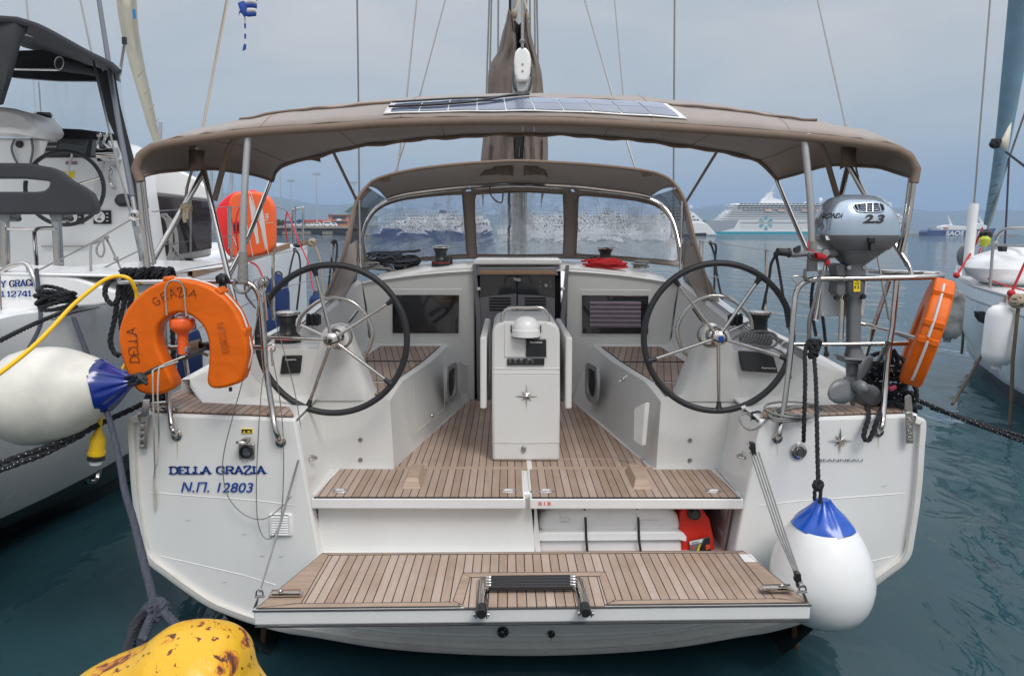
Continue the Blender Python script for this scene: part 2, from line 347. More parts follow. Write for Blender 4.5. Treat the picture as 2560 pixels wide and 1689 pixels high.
# ------------------------------------------------------------------ special materials
def clear_mat(name, wob=.6, tint=(.93, .95, .97), gloss=.13, scale=5.0, haze=.10):
    m = bpy.data.materials.new(name); m.use_nodes = True; nt = m.node_tree; nt.nodes.clear(); L = nt.links.new
    out = nt.nodes.new('ShaderNodeOutputMaterial'); tr = nt.nodes.new('ShaderNodeBsdfRefraction'); tr.inputs['Color'].default_value = (*tint, 1); tr.inputs['IOR'].default_value = 1.055; tr.inputs['Roughness'].default_value = .012
    t2 = nt.nodes.new('ShaderNodeBsdfTransparent'); t2.inputs['Color'].default_value = (*tint, 1)
    gl = nt.nodes.new('ShaderNodeBsdfGlossy'); gl.inputs['Roughness'].default_value = .06; df = nt.nodes.new('ShaderNodeBsdfDiffuse'); df.inputs['Color'].default_value = (.75, .8, .85, 1)
    tc = nt.nodes.new('ShaderNodeTexCoord'); mp = nt.nodes.new('ShaderNodeMapping'); mp.inputs['Scale'].default_value = (1, 1, 1.6)
    n = nt.nodes.new('ShaderNodeTexNoise'); n.inputs['Scale'].default_value = scale; n.inputs['Detail'].default_value = 2; n.inputs['Distortion'].default_value = 1.0
    bp = nt.nodes.new('ShaderNodeBump'); bp.inputs['Strength'].default_value = wob; bp.inputs['Distance'].default_value = .03
    L(tc.outputs['Object'], mp.inputs['Vector']); L(mp.outputs['Vector'], n.inputs['Vector']); L(n.outputs['Fac'], bp.inputs['Height'])
    for q in (tr, gl): L(bp.outputs['Normal'], q.inputs['Normal'])
    m0 = nt.nodes.new('ShaderNodeMixShader'); m0.inputs[0].default_value = .25; L(tr.outputs[0], m0.inputs[1]); L(t2.outputs[0], m0.inputs[2])
    m1 = nt.nodes.new('ShaderNodeMixShader'); m1.inputs[0].default_value = gloss; L(m0.outputs[0], m1.inputs[1]); L(gl.outputs[0], m1.inputs[2])
    m2 = nt.nodes.new('ShaderNodeMixShader'); L(m1.outputs[0], m2.inputs[1]); L(df.outputs[0], m2.inputs[2])
    n2 = nt.nodes.new('ShaderNodeTexNoise'); n2.inputs['Scale'].default_value = 3.2; n2.inputs['Detail'].default_value = 4; n2.inputs['Roughness'].default_value = .55; mp2 = nt.nodes.new('ShaderNodeMapping'); mp2.inputs['Scale'].default_value = (2.2, 1, .8); L(tc.outputs['Object'], mp2.inputs['Vector']); L(mp2.outputs['Vector'], n2.inputs['Vector'])
    r2 = nt.nodes.new('ShaderNodeMapRange'); r2.inputs['From Min'].default_value = .45; r2.inputs['From Max'].default_value = .75; r2.inputs['To Min'].default_value = haze*.4; r2.inputs['To Max'].default_value = haze*3
    L(n2.outputs['Fac'], r2.inputs['Value']); L(r2.outputs['Result'], m2.inputs[0]); L(m2.outputs[0], out.inputs['Surface'])
    return m
VINYL = clear_mat('wavy_clear_vinyl', 1.0, haze=.26, gloss=.12, scale=2.6); VINYL2 = clear_mat('clear_vinyl_flat', .08, haze=.03, gloss=.06)

def water_mat():
    m = bpy.data.materials.new('sea_water'); m.use_nodes = True; nt = m.node_tree; nt.nodes.clear(); L = nt.links.new
    out = nt.nodes.new('ShaderNodeOutputMaterial'); tr = nt.nodes.new('ShaderNodeBsdfTransparent'); tr.inputs['Color'].default_value = (.30, .62, .62, 1)
    df = nt.nodes.new('ShaderNodeBsdfDiffuse'); df.inputs['Color'].default_value = (.034, .098, .118, 1)
    gl = nt.nodes.new('ShaderNodeBsdfGlossy'); gl.inputs['Roughness'].default_value = .03
    fr = nt.nodes.new('ShaderNodeFresnel'); fr.inputs['IOR'].default_value = 1.42
    tc = nt.nodes.new('ShaderNodeTexCoord'); hs = []
    for sc_, st, wt in ((.5, (1, .55, 1), 1.7), (1.9, (1, .6, 1), .26), (7.0, (1, .5, 1), .030)):
        mp = nt.nodes.new('ShaderNodeMapping'); mp.inputs['Scale'].default_value = st; mp.inputs['Rotation'].default_value = (0, 0, .4)
        n = nt.nodes.new('ShaderNodeTexNoise'); n.inputs['Scale'].default_value = sc_; n.inputs['Detail'].default_value = 3; n.inputs['Distortion'].default_value = 1.1
        L(tc.outputs['Object'], mp.inputs['Vector']); L(mp.outputs['Vector'], n.inputs['Vector']); hs.append(math_n(nt, 'MULTIPLY', n.outputs['Fac'], wt))
    h = math_n(nt, 'ADD', math_n(nt, 'ADD', hs[0], hs[1]), hs[2])
    bp = nt.nodes.new('ShaderNodeBump'); bp.inputs['Strength'].default_value = .55; bp.inputs['Distance'].default_value = .16; L(h, bp.inputs['Height'])
    L(bp.outputs['Normal'], gl.inputs['Normal']); L(bp.outputs['Normal'], fr.inputs['Normal'])
    m0 = nt.nodes.new('ShaderNodeMixShader'); m0.inputs[0].default_value = .55; L(tr.outputs[0], m0.inputs[1]); L(df.outputs[0], m0.inputs[2])
    m1 = nt.nodes.new('ShaderNodeMixShader'); L(fr.outputs[0], m1.inputs[0]); L(m0.outputs[0], m1.inputs[1]); L(gl.outputs[0], m1.inputs[2]); L(m1.outputs[0], out.inputs['Surface'])
    return m
WATER = water_mat()
BED = node_mat('sea_bed', (.004, .03, .032), .9, var=.4, vscale=.4)
def rust_paint():
    m = node_mat('rusty_yellow_paint', (.70, .39, .008), .5, bump=.9, bscale=38, dist=.004); nt = m.node_tree; b = nt.nodes['Principled BSDF']; L = nt.links.new
    tc = nt.nodes.new('ShaderNodeTexCoord')
    n = nt.nodes.new('ShaderNodeTexNoise'); n.inputs['Scale'].default_value = 17; n.inputs['Detail'].default_value = 10; n.inputs['Roughness'].default_value = .68; n.inputs['Distortion'].default_value = .8; L(tc.outputs['Object'], n.inputs['Vector'])
    big = nt.nodes.new('ShaderNodeTexNoise'); big.inputs['Scale'].default_value = 3.4; big.inputs['Detail'].default_value = 4; L(tc.outputs['Object'], big.inputs['Vector'])
    s = nt.nodes.new('ShaderNodeSeparateXYZ'); L(tc.outputs['Object'], s.inputs[0])
    ed = nt.nodes.new('ShaderNodeMapRange'); ed.inputs['From Min'].default_value = .10; ed.inputs['From Max'].default_value = .24; ed.inputs['To Max'].default_value = .12; L(s.outputs['X'], ed.inputs['Value'])
    f = math_n(nt, 'ADD', math_n(nt, 'ADD', n.outputs['Fac'], math_n(nt, 'MULTIPLY', big.outputs['Fac'], .42)), ed.outputs['Result'])
    sp = nt.nodes.new('ShaderNodeTexNoise'); sp.inputs['Scale'].default_value = 62; sp.inputs['Detail'].default_value = 3; sp.inputs['Distortion'].default_value = .5; L(tc.outputs['Object'], sp.inputs['Vector'])
    f = math_n(nt, 'ADD', f, math_n(nt, 'MULTIPLY', math_n(nt, 'MAXIMUM', math_n(nt, 'SUBTRACT', sp.outputs['Fac'], .585), 0), 2.3))
    rp = nt.nodes.new('ShaderNodeValToRGB'); e = rp.color_ramp.elements; e[0].position = .755; e[0].color = (.70, .39, .008, 1); e[1].position = .845; e[1].color = (.10, .035, .018, 1)
    x = rp.color_ramp.elements.new(.79); x.color = (.60, .22, .01, 1); x = rp.color_ramp.elements.new(.815); x.color = (.33, .09, .02, 1)
    L(f, rp.inputs['Fac']); L(rp.outputs['Color'], b.inputs['Base Color'])
    rr = nt.nodes.new('ShaderNodeMapRange'); rr.inputs['From Min'].default_value = .78; rr.inputs['From Max'].default_value = .84; rr.inputs['To Min'].default_value = .35; rr.inputs['To Max'].default_value = .85; L(f, rr.inputs['Value']); L(rr.outputs['Result'], b.inputs['Roughness'])
    return m
RUST = rust_paint()
HILL = node_mat('hillside_scrub', (.10, .105, .06), .95, col2=(.055, .075, .035), vscale=.002, var=.3)
CONC = node_mat('quay_concrete', (.36, .31, .25), .9, var=.3, vscale=.08)
CONC2 = node_mat('near_quay_concrete', (.36, .34, .31), .9, var=.3, vscale=6, bump=.5, bscale=80)

# ------------------------------------------------------------------ sea, sea bed, hills, haze
mb = MB(); mb.poly([(-20000, -400, WZ), (20000, -400, WZ), (20000, 20000, WZ), (-20000, 20000, WZ)]); o = struct(mb.build('sea', WATER, smooth=False))
mb = MB(); mb.poly([(-20000, -400, -4.5), (20000, -400, -4.5), (20000, 20000, -4.5), (-20000, 20000, -4.5)]); struct(mb.build('seabed', BED, smooth=False))
RIDGE = [(-900, 505), (-300, 488), (200, 480), (460, 484), (545, 481), (620, 483), (679, 491), (731, 498), (784, 511), (847, 512), (889, 508), (960, 500), (1060, 512), (1180, 520), (1300, 512), (1420, 522), (1560, 530), (1680, 527), (1730, 523), (1786, 513), (1832, 515), (1900, 512), (2000, 515), (2100, 512), (2228, 519), (2269, 520), (2353, 530), (2430, 524), (2560, 526), (2800, 515), (3400, 520)]
RY = 7500.0
top = resample([P(x, y, RY) for x, y in RIDGE], 150); rows = []
for k, (dy, hz) in enumerate([(-2300, -.01), (-1900, .12), (-1400, .36), (-900, .62), (-450, .86), (0, 1.0), (700, .8)]):
    rw = []
    for i, p in enumerate(top):
        nz = noise.noise(Vector((p.x*.0012, (RY+dy)*.0022, k*.7)))*.16*(hz if 0 < hz < 1 else 0); nz2 = noise.noise(Vector((p.x*.004, dy*.01, 3)))*7*(1 if 0 < hz else 0)
        rw.append(Vector((p.x*(1+dy/RY), RY+dy, p.z*(hz+nz)+nz2*min(max(hz, 0), .9)+(WZ if hz < 0 else 0))))
    rows.append(rw)
mb = MB(); mb.grid(rows); struct(mb.build('hills', HILL, angle=80))
hm = bpy.data.materials.new('sea_haze'); hm.use_nodes = True; hn = hm.node_tree; hn.nodes.clear()
ho = hn.nodes.new('ShaderNodeOutputMaterial'); pv = hn.nodes.new('ShaderNodeVolumePrincipled'); pv.inputs['Color'].default_value = (.50, .70, .98, 1); pv.inputs['Density'].default_value = 0.00017; pv.inputs['Anisotropy'].default_value = .1
hn.links.new(pv.outputs[0], ho.inputs['Volume'])
mb = MB(); mb.box((-21000, -420, -5.6), (21000, 21000, 520)); ho_ = mb.build('haze', hm, smooth=False); struct(ho_, 'stuff'); ho_.display_type = 'WIRE'

# ------------------------------------------------------------------ far quay (left) with its buildings, lamp masts and vans
QY = 600.0
k = QY/1800.0
def qbox(mb, x0, y0, x1, y1, Y=QY, d=12):
    a = P(x0, y1, Y); c = P(x1, y0, Y); mb.box((a.x, Y, a.z), (c.x, Y+d, c.z))
WBLD = node_mat('far_render_tan', (.62, .27, .14), .8, var=.1, vscale=.1); WBL2 = node_mat('far_grey_cladding', (.20, .22, .25), .6); FGRN = node_mat('far_green_trim', (.10, .30, .10), .6)
FRED = node_mat('far_red_tile', (.45, .08, .05), .8); FWIN = node_mat('far_window', (.05, .07, .09), .2); FBLU = node_mat('far_blue_sheet', (.02, .06, .18), .6); FGRY = node_mat('far_galvanised', (.42, .44, .46), .5, metal=.3)
FWHT = node_mat('far_white_paint', (.78, .79, .8), .4, var=.08, vscale=.15); TREEM = node_mat('far_foliage', (.05, .075, .035), .9, var=.5, vscale=.6)
mb = MB(); qbox(mb, 430, 566, 1190, 584, QY, 160); struct(mb.build('far_quay', CONC, smooth=False))
q = thing('harbour_quay_wall_face', P(815, 584, QY-3.4), 'dark berth fenders along the far pale quay edge', 'quay fender'); mbq = MB()
for x0, x1 in ((690, 702), (778, 803), (832, 862), (930, 950), (1010, 1040)): qbox(mbq := MB(), x0, 577, x1, 584, QY-3.2, 3); mbq.build('rubber_fender', DARK, q, smooth=False); qbox(mbz := MB(), 690, 572, 1100, 574, QY-1.2, 1); mbz.build('kerb', CONC, q, smooth=False)
def far_thing(name, px, py, label, cat, grp=None, Y=QY): return thing(name, P(px, py, Y), label, cat, grp)
b = far_thing('harbour_building', 845, 566, 'two storey orange brick harbour building with a dark window band', 'building')
mb = MB(); qbox(mb, 821, 537, 870, 566, QY+20, 30); mb.build('wall', WBLD, b, smooth=False)
mb = MB(); qbox(mb, 831, 541.5, 864, 546.5, QY+19.2, .8); mb.build('window', FWIN, b, smooth=False)
mb = MB(); qbox(mb, 842, 547, 852, 552, QY+17, 3); mb.build('balcony', FWHT, b, smooth=False)
mb = MB(); qbox(mb, 826, 553, 868, 558, QY+19.2, .8); mb.build('window', FWIN, b, smooth=False); mb = MB(); qbox(mb, 819.5, 535.5, 871.5, 537.2, QY+18, 34); mb.build('parapet', CONC, b, smooth=False)
b = far_thing('warehouse', 880, 566, 'grey clad warehouse with a green roof edge beside the orange building', 'warehouse')
Yw = QY+25; a = [P(869, 566, Yw), P(905, 566, Yw), P(905, 519, Yw), P(884, 516, Yw), P(869, 524, Yw)]; mb = MB(); mb.prism(a, (0, 30, 0)); mb.build('wall', WBL2, b, smooth=False)
mb = MB(); mb.prism([P(861, 528, Yw-1), P(869, 525, Yw-1), P(869, 521.5, Yw-1), P(884, 513.5, Yw-1), P(907, 517, Yw-1), P(907, 519.5, Yw-1), P(884, 516.6, Yw-1), P(870, 526, Yw-1), P(862, 530, Yw-1)], (0, 32, 0)); mb.build('roof_trim', FGRN, b, smooth=False)
b = far_thing('harbour_shed', 775, 566, 'long low harbour shed with a red tiled roof', 'shed')
mb = MB(); qbox(mb, 762, 555, 806, 566, QY+14, 20); mb.build('wall', CONC, b, smooth=False)
mb = MB(); mb.prism([P(756, 556, QY+12), P(808, 556, QY+12), P(802, 549.5, QY+12), P(760, 549.5, QY+12)], (0, 26, 0)); mb.build('roof', FRED, b, smooth=False)
b = far_thing('harbour_canopy', 735, 566, 'low dark blue sheeted canopy left of the red roofed shed', 'canopy')
mb = MB(); qbox(mb, 707, 553, 757, 558, QY+16, 14); mb.prism([P(740, 553, QY+15), P(760, 553, QY+15), P(756, 548.5, QY+15), P(746, 548.5, QY+15)], (0, 14, 0)); mb.build('roof', FBLU, b, smooth=False)
mb = MB(); [qbox(mb, x, 558, x+1.5, 566, QY+17, .6) for x in (708, 724, 740, 754)]; mb.build('post', FGRY, b, smooth=False)
vl = {730: 'leftmost white van on the far quay', 748: 'white van below the left end of the red shed roof', 772: 'low white box van below the red roofed shed', 792: 'pale van just right of the red roofed shed', 818: 'large white van in front of the orange harbour building', 833: 'white van at the right foot of the orange harbour building', 880: 'pale van in front of the grey warehouse'}
for i, (vx, sz) in enumerate([(730, .8), (748, 1), (772, 1), (792, 1.25), (818, 1.5), (833, 1.1), (880, .9)]):
    v = far_thing('parked_van', vx, 566, vl[vx], 'van', 'vans parked on the far quay', QY+4+i*.5); Yv = QY+4+i*.5
    mb = MB(); pr = [(-8, 0), (-8, -4), (-6.5, -7), (5, -7.5), (7.5, -4), (9, -3), (9, 0)]
    mb.prism([P(vx+a*sz, 565+c*sz, Yv) for a, c in pr], (0, 2.2, 0)); mb.build('body', FWHT, v, smooth=False, bevel=.15)
    mb = MB(); mb.prism([P(vx+a*sz, 565+c*sz, Yv-.05) for a, c in [(-5.5, -6.4), (4.4, -6.6), (6, -4.4), (-6, -4.2)]], (0, .04, 0)); mb.build('window', FWIN, v, smooth=False)
    for wx in (-5, 5):
        mb = MB(); c = P(vx+wx*sz, 565-.6*sz, Yv-.1); mb.lathe([(0, 0), (.45*sz, 0), (.45*sz, .3), (0, .3)], c, (0, 1, 0), 10); mb.build('wheel', RUB, v)
lm = [(703, 428, 'tall bare steel mast left of the twin headed lamp masts'), (729, 452, 'lamp mast with a small flat head left of the tallest quay lamp'), (793, 435, 'tallest quay lamp mast above the red shed roof'), (886, 457, 'lamp mast with cross head above the grey warehouse')]
for i, (lx, ly, lb) in enumerate(lm):
    t = far_thing('lamp_mast', lx, 566, lb, 'lamp mast', 'lamp masts on the far quay', QY+8); mb = MB(); a = P(lx, 566, QY+8); c = P(lx, ly, QY+8); c.x = a.x
    mb.tube([a, c], [.55, .3], 8); mb.build('pole', FGRY, t)
    if i:
        mb = MB(); w_ = 2.6; mb.box((c.x-w_, c.y-.3, c.z-.9), (c.x+w_, c.y+.3, c.z-.5)); mb.build('crossarm', FGRY, t, smooth=False)
        for dx in (-w_, -w_*.4, w_*.4, w_):
            mb = MB(); mb.box((c.x+dx-.55, c.y-.5, c.z-.5), (c.x+dx+.55, c.y+.5, c.z+(.5 if abs(dx) > 2 else 1.2))); mb.build('lamp_head', FGRY, t, smooth=False)
for i, (tx, sz) in enumerate([(694, 15), (706, 10)]):
    mb = MB()
    for j in range(240):
        p = P(tx+random.gauss(0, sz*.28), 556+random.gauss(0, sz*.2), QY+7+random.uniform(-3, 3)); r_ = random.uniform(.5, 1.1); v1 = Vector([random.uniform(-1, 1) for _ in range(3)]).normalized()*r_; v2 = v1.orthogonal().normalized()*r_; mb.poly([p-v1, p+v2, p+v1, p-v2])
    t = far_thing('shrub', tx, 566, ['larger dark green tree at the left end of the far quay', 'smaller dark bush beside the blue canopy on the far quay'][i], 'tree', None, QY+7)
    mb.build('crown', TREEM, t, smooth=False); m2 = MB(); m2.tube([P(tx, 567, QY+7), P(tx, 556, QY+7)], [.5, .25], 6); m2.build('trunk', DARK, t)

# ------------------------------------------------------------------ ships
SH = node_mat('ship_white', (.80, .80, .80), .4, var=.05, vscale=.05); SHB = node_mat('ship_teal_band', (.02, .30, .40), .4); SHT = node_mat('ship_teal_emblem', (.10, .42, .50), .5); SHG = node_mat('ship_grey_bow', (.33, .36, .40), .4, var=.05, vscale=.05)
SHW = node_mat('ship_window', (.07, .09, .11), .2); SHR = node_mat('ship_red', (.55, .07, .06), .5); SHN = node_mat('ship_navy', (.02, .045, .16), .4, var=.1, vscale=.1); SHO = node_mat('ship_orange', (.7, .22, .05), .5)
def px_prism(mb, pts, Y, d): mb.prism([P(x, y, Y) for x, y in pts], (0, d, 0))
SY = 640.0
s = thing('cruise_ship', P(1950, 586, SY), 'white cruise liner with teal waterline band and blue windmill emblem', 'cruise ship')
mb = MB(); px_prism(mb, [(1785, 583), (1762, 551), (1800, 548.5), (1880, 546), (2262, 546), (2275, 552), (2270, 583)], SY, 22); mb.build('hull', SH, s, bevel=.4)
mb = MB(); px_prism(mb, [(1782, 583.0), (1761, 550.5), (1800, 549.5), (1848, 549), (1835, 570), (1800, 579)], SY-.15, 22.3); mb.build('bow_plating', SHG, s, smooth=False)
mb = MB(); px_prism(mb, [(1786, 583.5), (1783, 579), (2271, 579), (2270, 586), (1790, 586)], SY-.35, 22.7); mb.build('boot_stripe', SHB, s, smooth=False)
dk = [(1808, 546, 2262, 540), (1812, 540, 2250, 534.5), (1818, 534.5, 2240, 529), (1826, 529, 2236, 523.5), (1832, 523.5, 2226, 518), (1834, 518, 2100, 512.5), (1838, 512.5, 2090, 508)]
for i, (x0, y0, x1, y1) in enumerate(dk):
    mb = MB(); px_prism(mb, [(x0, y0), (x0+1, y1+1.2), (x0+4, y1), (x1, y1), (x1, y0)], SY+.5+i*.3, 20-i*.5); px_prism(mb, [(x0-3, y0+.2), (x0-3, y0-1.2), (x1+2, y0-1.2), (x1+2, y0+.2)], SY-.4, 22); mb.build('deck_tier', SH, s, smooth=False)
    mb = MB(); xx = x0+(12 if i != 3 else 30)
    while xx < x1-6:
        if i in (0, 1, 2): px_prism(mb, [(xx, y0-1.8), (xx, y0-3.0), (xx+1.0, y0-3.0), (xx+1.0, y0-1.8)], SY-.1+i*.3, .3); xx += 3.4
        else: px_prism(mb, [(xx, y0-1.6), (xx, y0-4.2), (xx+8, y0-4.2), (xx+8, y0-1.6)], SY+.2+i*.3, .2); xx += 10
    mb.build('window_row', SHW, s, smooth=False)
for yy in (550.5, 555, 560, 565.5, 570.5):
    mb = MB(); xx = 1850
    while xx < 2255: px_prism(mb, [(xx, yy), (xx, yy-1.1), (xx+1.1, yy-1.1), (xx+1.1, yy)], SY-.25, .2); xx += 4.3
    mb.build('porthole_row', SHW, s, smooth=False)
mb = MB(); px_prism(mb, [(1850, 556.8), (1850, 557.6), (2255, 557.6), (2255, 556.8)], SY-.2, .15); mb.build('rubbing_strake', SHW, s, smooth=False)
cxp, cyp = 1915, 557
for j in range(6):
    a0 = R(90+60*j); mb = MB()
    for r0, r1 in ((7, 9.5), (10.5, 13), (14, 17.5)):
        q_ = [(r0, -.2), (r1, -.26), (r1, .26), (r0, .2)]; px_prism(mb, [(cxp+r*math.cos(a0+t), cyp+r*math.sin(a0+t)*1.02) for r, t in q_], SY-.45, .1)
    mb.build('windmill_blade', SHT, s, smooth=False)
mb = MB(); px_prism(mb, [(1905, 508), (1912, 497), (1921, 490), (1924, 482), (1930, 482), (1934, 496), (1955, 500), (1962, 508)], SY+6, 8); mb.build('bridge_house', SH, s, bevel=.3)
mb = MB(); mb.tube([P(1925, 486, SY+9), P(1937, 463, SY+9)], [.5, .15], 6); mb.tube([P(1918, 484, SY+9), P(1936, 483, SY+9)], .3, 6); mb.build('mast', SH, s)
for (x, y, r_) in ((2052, 499, 1.6), (1947, 501, .8), (2013, 507, .9)):
    mb = MB(); c = P(x, y, SY+8); mb.ball(c, r_, 12, 8); mb.tube([c-Vector((0, 0, 3)), c], .4, 6); mb.build('radome', SH, s)
for i, x in enumerate((1913, 1945, 2005, 2038, 2075)):
    mb = MB(); px_prism(mb, [(x, 526.5), (x+1.5, 529), (x+17, 529), (x+19, 526.5)], SY-1.5, 2.5); mb.build('lifeboat', SH, s, bevel=.3)
    mb = MB(); px_prism(mb, [(x+.5, 526.3), (x+2, 524), (x+16, 524), (x+18, 526.3)], SY-1.5, 2.4); mb.build('lifeboat_canopy', SHR if i != 0 else SHO, s, bevel=.3)
mb = MB(); px_prism(mb, [(2196, 520), (2197, 510), (2212, 506), (2228, 506), (2231, 518)], SY+6, 8); mb.build('funnel', SH, s, bevel=.3)
# second white ship, its raked bow just right of the spray hood
s = thing('passenger_ship', P(1600, 586, 560), 'white passenger ship whose raked bow shows right of the spray hood', 'passenger ship')
Y2 = 560.0
mb = MB(); px_prism(mb, [(1240, 588), (1236, 562), (1680, 560), (1745, 555), (1766, 558), (1793, 587)], Y2, 20); mb.build('hull', SH, s, bevel=.4)
for i, (x0, x1, y0, y1) in enumerate([(1250, 1764, 562, 553), (1262, 1757, 553, 545), (1275, 1748, 545, 537), (1290, 1740, 537, 530), (1330, 1728, 530, 524), (1400, 1722, 524, 518)]):
    mb = MB(); px_prism(mb, [(x0, y0), (x0, y1), (x1-8, y1), (x1-3, y1+2), (x1, y0)], Y2+.5+i*.4, 18-i); mb.build('deck_tier', SH, s, smooth=False)
    mb = MB(); xx = x0+8
    while xx < x1-12: px_prism(mb, [(xx, y0-2), (xx, y0-5), (xx+5, y0-5), (xx+5, y0-2)], Y2+.2+i*.4, .2); xx += 8
    mb.build('window_row', SHW, s, smooth=False)
mb = MB(); px_prism(mb, [(1726, 519), (1728, 512), (1733, 518)], Y2+5, 3); mb.build('radar_mast', SH, s, smooth=False)
mb = MB(); px_prism(mb, [(1736, 590), (1736, 583), (1766, 582), (1766, 590)], Y2-8, 6); o = tag(seat(mb.build('mooring_pontoon', DARK, smooth=False)), 'dark low pontoon against the bow of the white passenger ship', 'pontoon')
# blue hulled ferry, seen wavy through the left vinyl window
s = thing('blue_ferry', P(1060, 588, 540), 'blue hulled white ferry seen through the left vinyl window', 'ferry'); Y3 = 540.0
mb = MB(); px_prism(mb, [(925, 590), (905, 563), (1225, 563), (1228, 590)], Y3, 20); mb.build('hull', SHN, s, bevel=.4)
for i, (x0, x1, y0, y1) in enumerate([(930, 1224, 563, 552), (945, 1220, 552, 543), (965, 1214, 543, 534), (1000, 1200, 534, 526)]):
    mb = MB(); px_prism(mb, [(x0, y0), (x0+4, y1), (x1, y1), (x1, y0)], Y3+.5+i*.4, 18-i); mb.build('deck_tier', SH, s, smooth=False)
    mb = MB(); xx = x0+8
    while xx < x1-10: px_prism(mb, [(xx, y0-3), (xx, y0-6), (xx+5, y0-6), (xx+5, y0-3)], Y3+.2+i*.4, .2); xx += 8
    mb.build('window_row', SHW, s, smooth=False)
mb = MB(); px_prism(mb, [(1080, 526), (1083, 508), (1108, 508), (1112, 526)], Y3+6, 6); mb.build('funnel', SHN, s, bevel=.3)
# small navy ferry by the long breakwater (right)
FY = 900.0
s = thing('car_ferry', P(2405, 590, FY), 'navy blue car ferry lettered in white behind the right yacht', 'ferry')
mb = MB(); px_prism(mb, [(2319, 591), (2316, 581), (2321, 575), (2450, 575.5), (2468, 573), (2491, 570), (2480, 591)], FY, 18); mb.build('hull', SHN, s, bevel=.4)
mb = MB(); px_prism(mb, [(2352, 575), (2356, 565), (2373, 562), (2390, 564), (2424, 566), (2424, 575)], FY+2, 12); mb.build('superstructure', SH, s, bevel=.3)
mb = MB(); px_prism(mb, [(2436, 574), (2438, 562), (2450, 558), (2466, 561), (2468, 573)], FY+2, 12); mb.build('bridge_house', SH, s, bevel=.3)
for a_, b_ in (((2378, 564), (2369, 538)), ((2456, 560), (2446, 541))): mb = MB(); mb.tube([P(*a_, FY+6), P(*b_, FY+6)], [1.6, .6], 6); mb.build('crane_mast', SH, s)
mb = MB(); px_prism(mb, [(2328, 575), (2328, 570), (2350, 571), (2350, 575)], FY+4, 8); mb.build('deck_house', SHG, s, smooth=False); mb = MB(); px_prism(mb, [(2360, 571), (2360, 568), (2371, 568), (2371, 571)], FY+1, 1); mb.build('lifeboat', SHO, s, smooth=False)
a = P(2365, 587.5, FY-.5); text('SAOS FERRIES', 'lettering', WINK, P(2420, 588.2, FY-.6), (1, 0, 0), (0, 0, 1), 5.6, s, offset=.03, width=P(2478, 587, FY).x-P(2364, 587, FY).x, shear=.2)
mb = MB(); px_prism(mb, [(2228, 591), (2228, 584), (2545, 586), (2545, 592)], FY+30, 12); struct(mb.build('breakwater', CONC, smooth=False))
# ================================================================== the yacht in the middle
Y = thing('sailing_yacht', B(0, 3.85, WZ), 'large white sailing yacht moored stern to us, teak swim platform down and taupe bimini up', 'yacht')
# ---- hull, lofted forward from the transom outline
OL = [(350, 1034), (332, 1039), (324, 1054), (327, 1110), (334, 1220), (349, 1330), (364, 1392), (418, 1437), (470, 1475), (527, 1512), (580, 1534), (630, 1552), (711, 1574), (794, 1587), (953, 1613), (1130, 1627), (1310, 1632)]
half = [P(x, y, 3.85)-Vector((X0, 0, 0)) for x, y in OL]; half[-1].x = 0
def full(hf): return [Vector((X0+p.x, p.y, p.z)) for p in hf]+[Vector((X0-p.x, p.y, p.z)) for p in reversed(hf[:-1])]
rows = []
for yy, kx, kz, dz in ((3.85, 1, 1, 0), (4.6, 1.012, 1, -.05), (6, 1.03, 1, -.16), (9, 1.0, 1, -.3), (11.5, .82, 1, -.33), (14, .48, 1, -.3), (15.8, .17, 1, -.1), (16.7, .012, 1, .3)):
    hf = []
    for p in half:
        t = (p.z+.1)/1.35; hf.append(Vector((p.x*kx*(1 if yy < 9 else 1-(1-max(t, 0))*.25*(yy-9)/7), yy, p.z+dz*(1-t)+.25*t*max(0, (yy-8)/8))))
    rows.append(full(hf))
mb = MB(); mb.grid(rows); mb.build('hull', GEL, Y, angle=25)
mb = MB(); rows2 = [[p for p in r[8:-8]] for r in rows[:6]]; mb.grid([[Vector((X0+(p.x-X0)*.96, p.y+.05, p.z-.015-.55*(1-((p.x-X0)/1.9)**2))) for p in r] for r in rows2]); mb.build('underbody', node_mat('antifouled_bottom', (.008, .022, .026), .7), Y)
# rim of the transom (proud band)
mb = MB(); o_ = full(half)
def inset(pts, d):
    c = Vector((X0, 3.85, .6)); out = []
    for i, p in enumerate(pts):
        a, b = pts[max(i-1, 0)], pts[min(i+1, len(pts)-1)]; t = (b-a).normalized(); n = Vector((-t.z, 0, t.x))
        if n.dot(c-p) < 0: n = -n
        out.append(p+n*d)
    return out
fine = cr(o_, 4); i1 = inset(fine, .034)
off = Vector((0, -.03, 0)); mb.grid([fine, [p+off*.8 for p in fine], [p+off for p in inset(fine, .008)], [p+off for p in i1], i1]); mb.build('hull_rim', GELS, Y, angle=50)
mb = MB(); mb.tube([p+off for p in inset(fine, .036)], .0025, 5); mb.build('rim_sealant', GELD, Y)
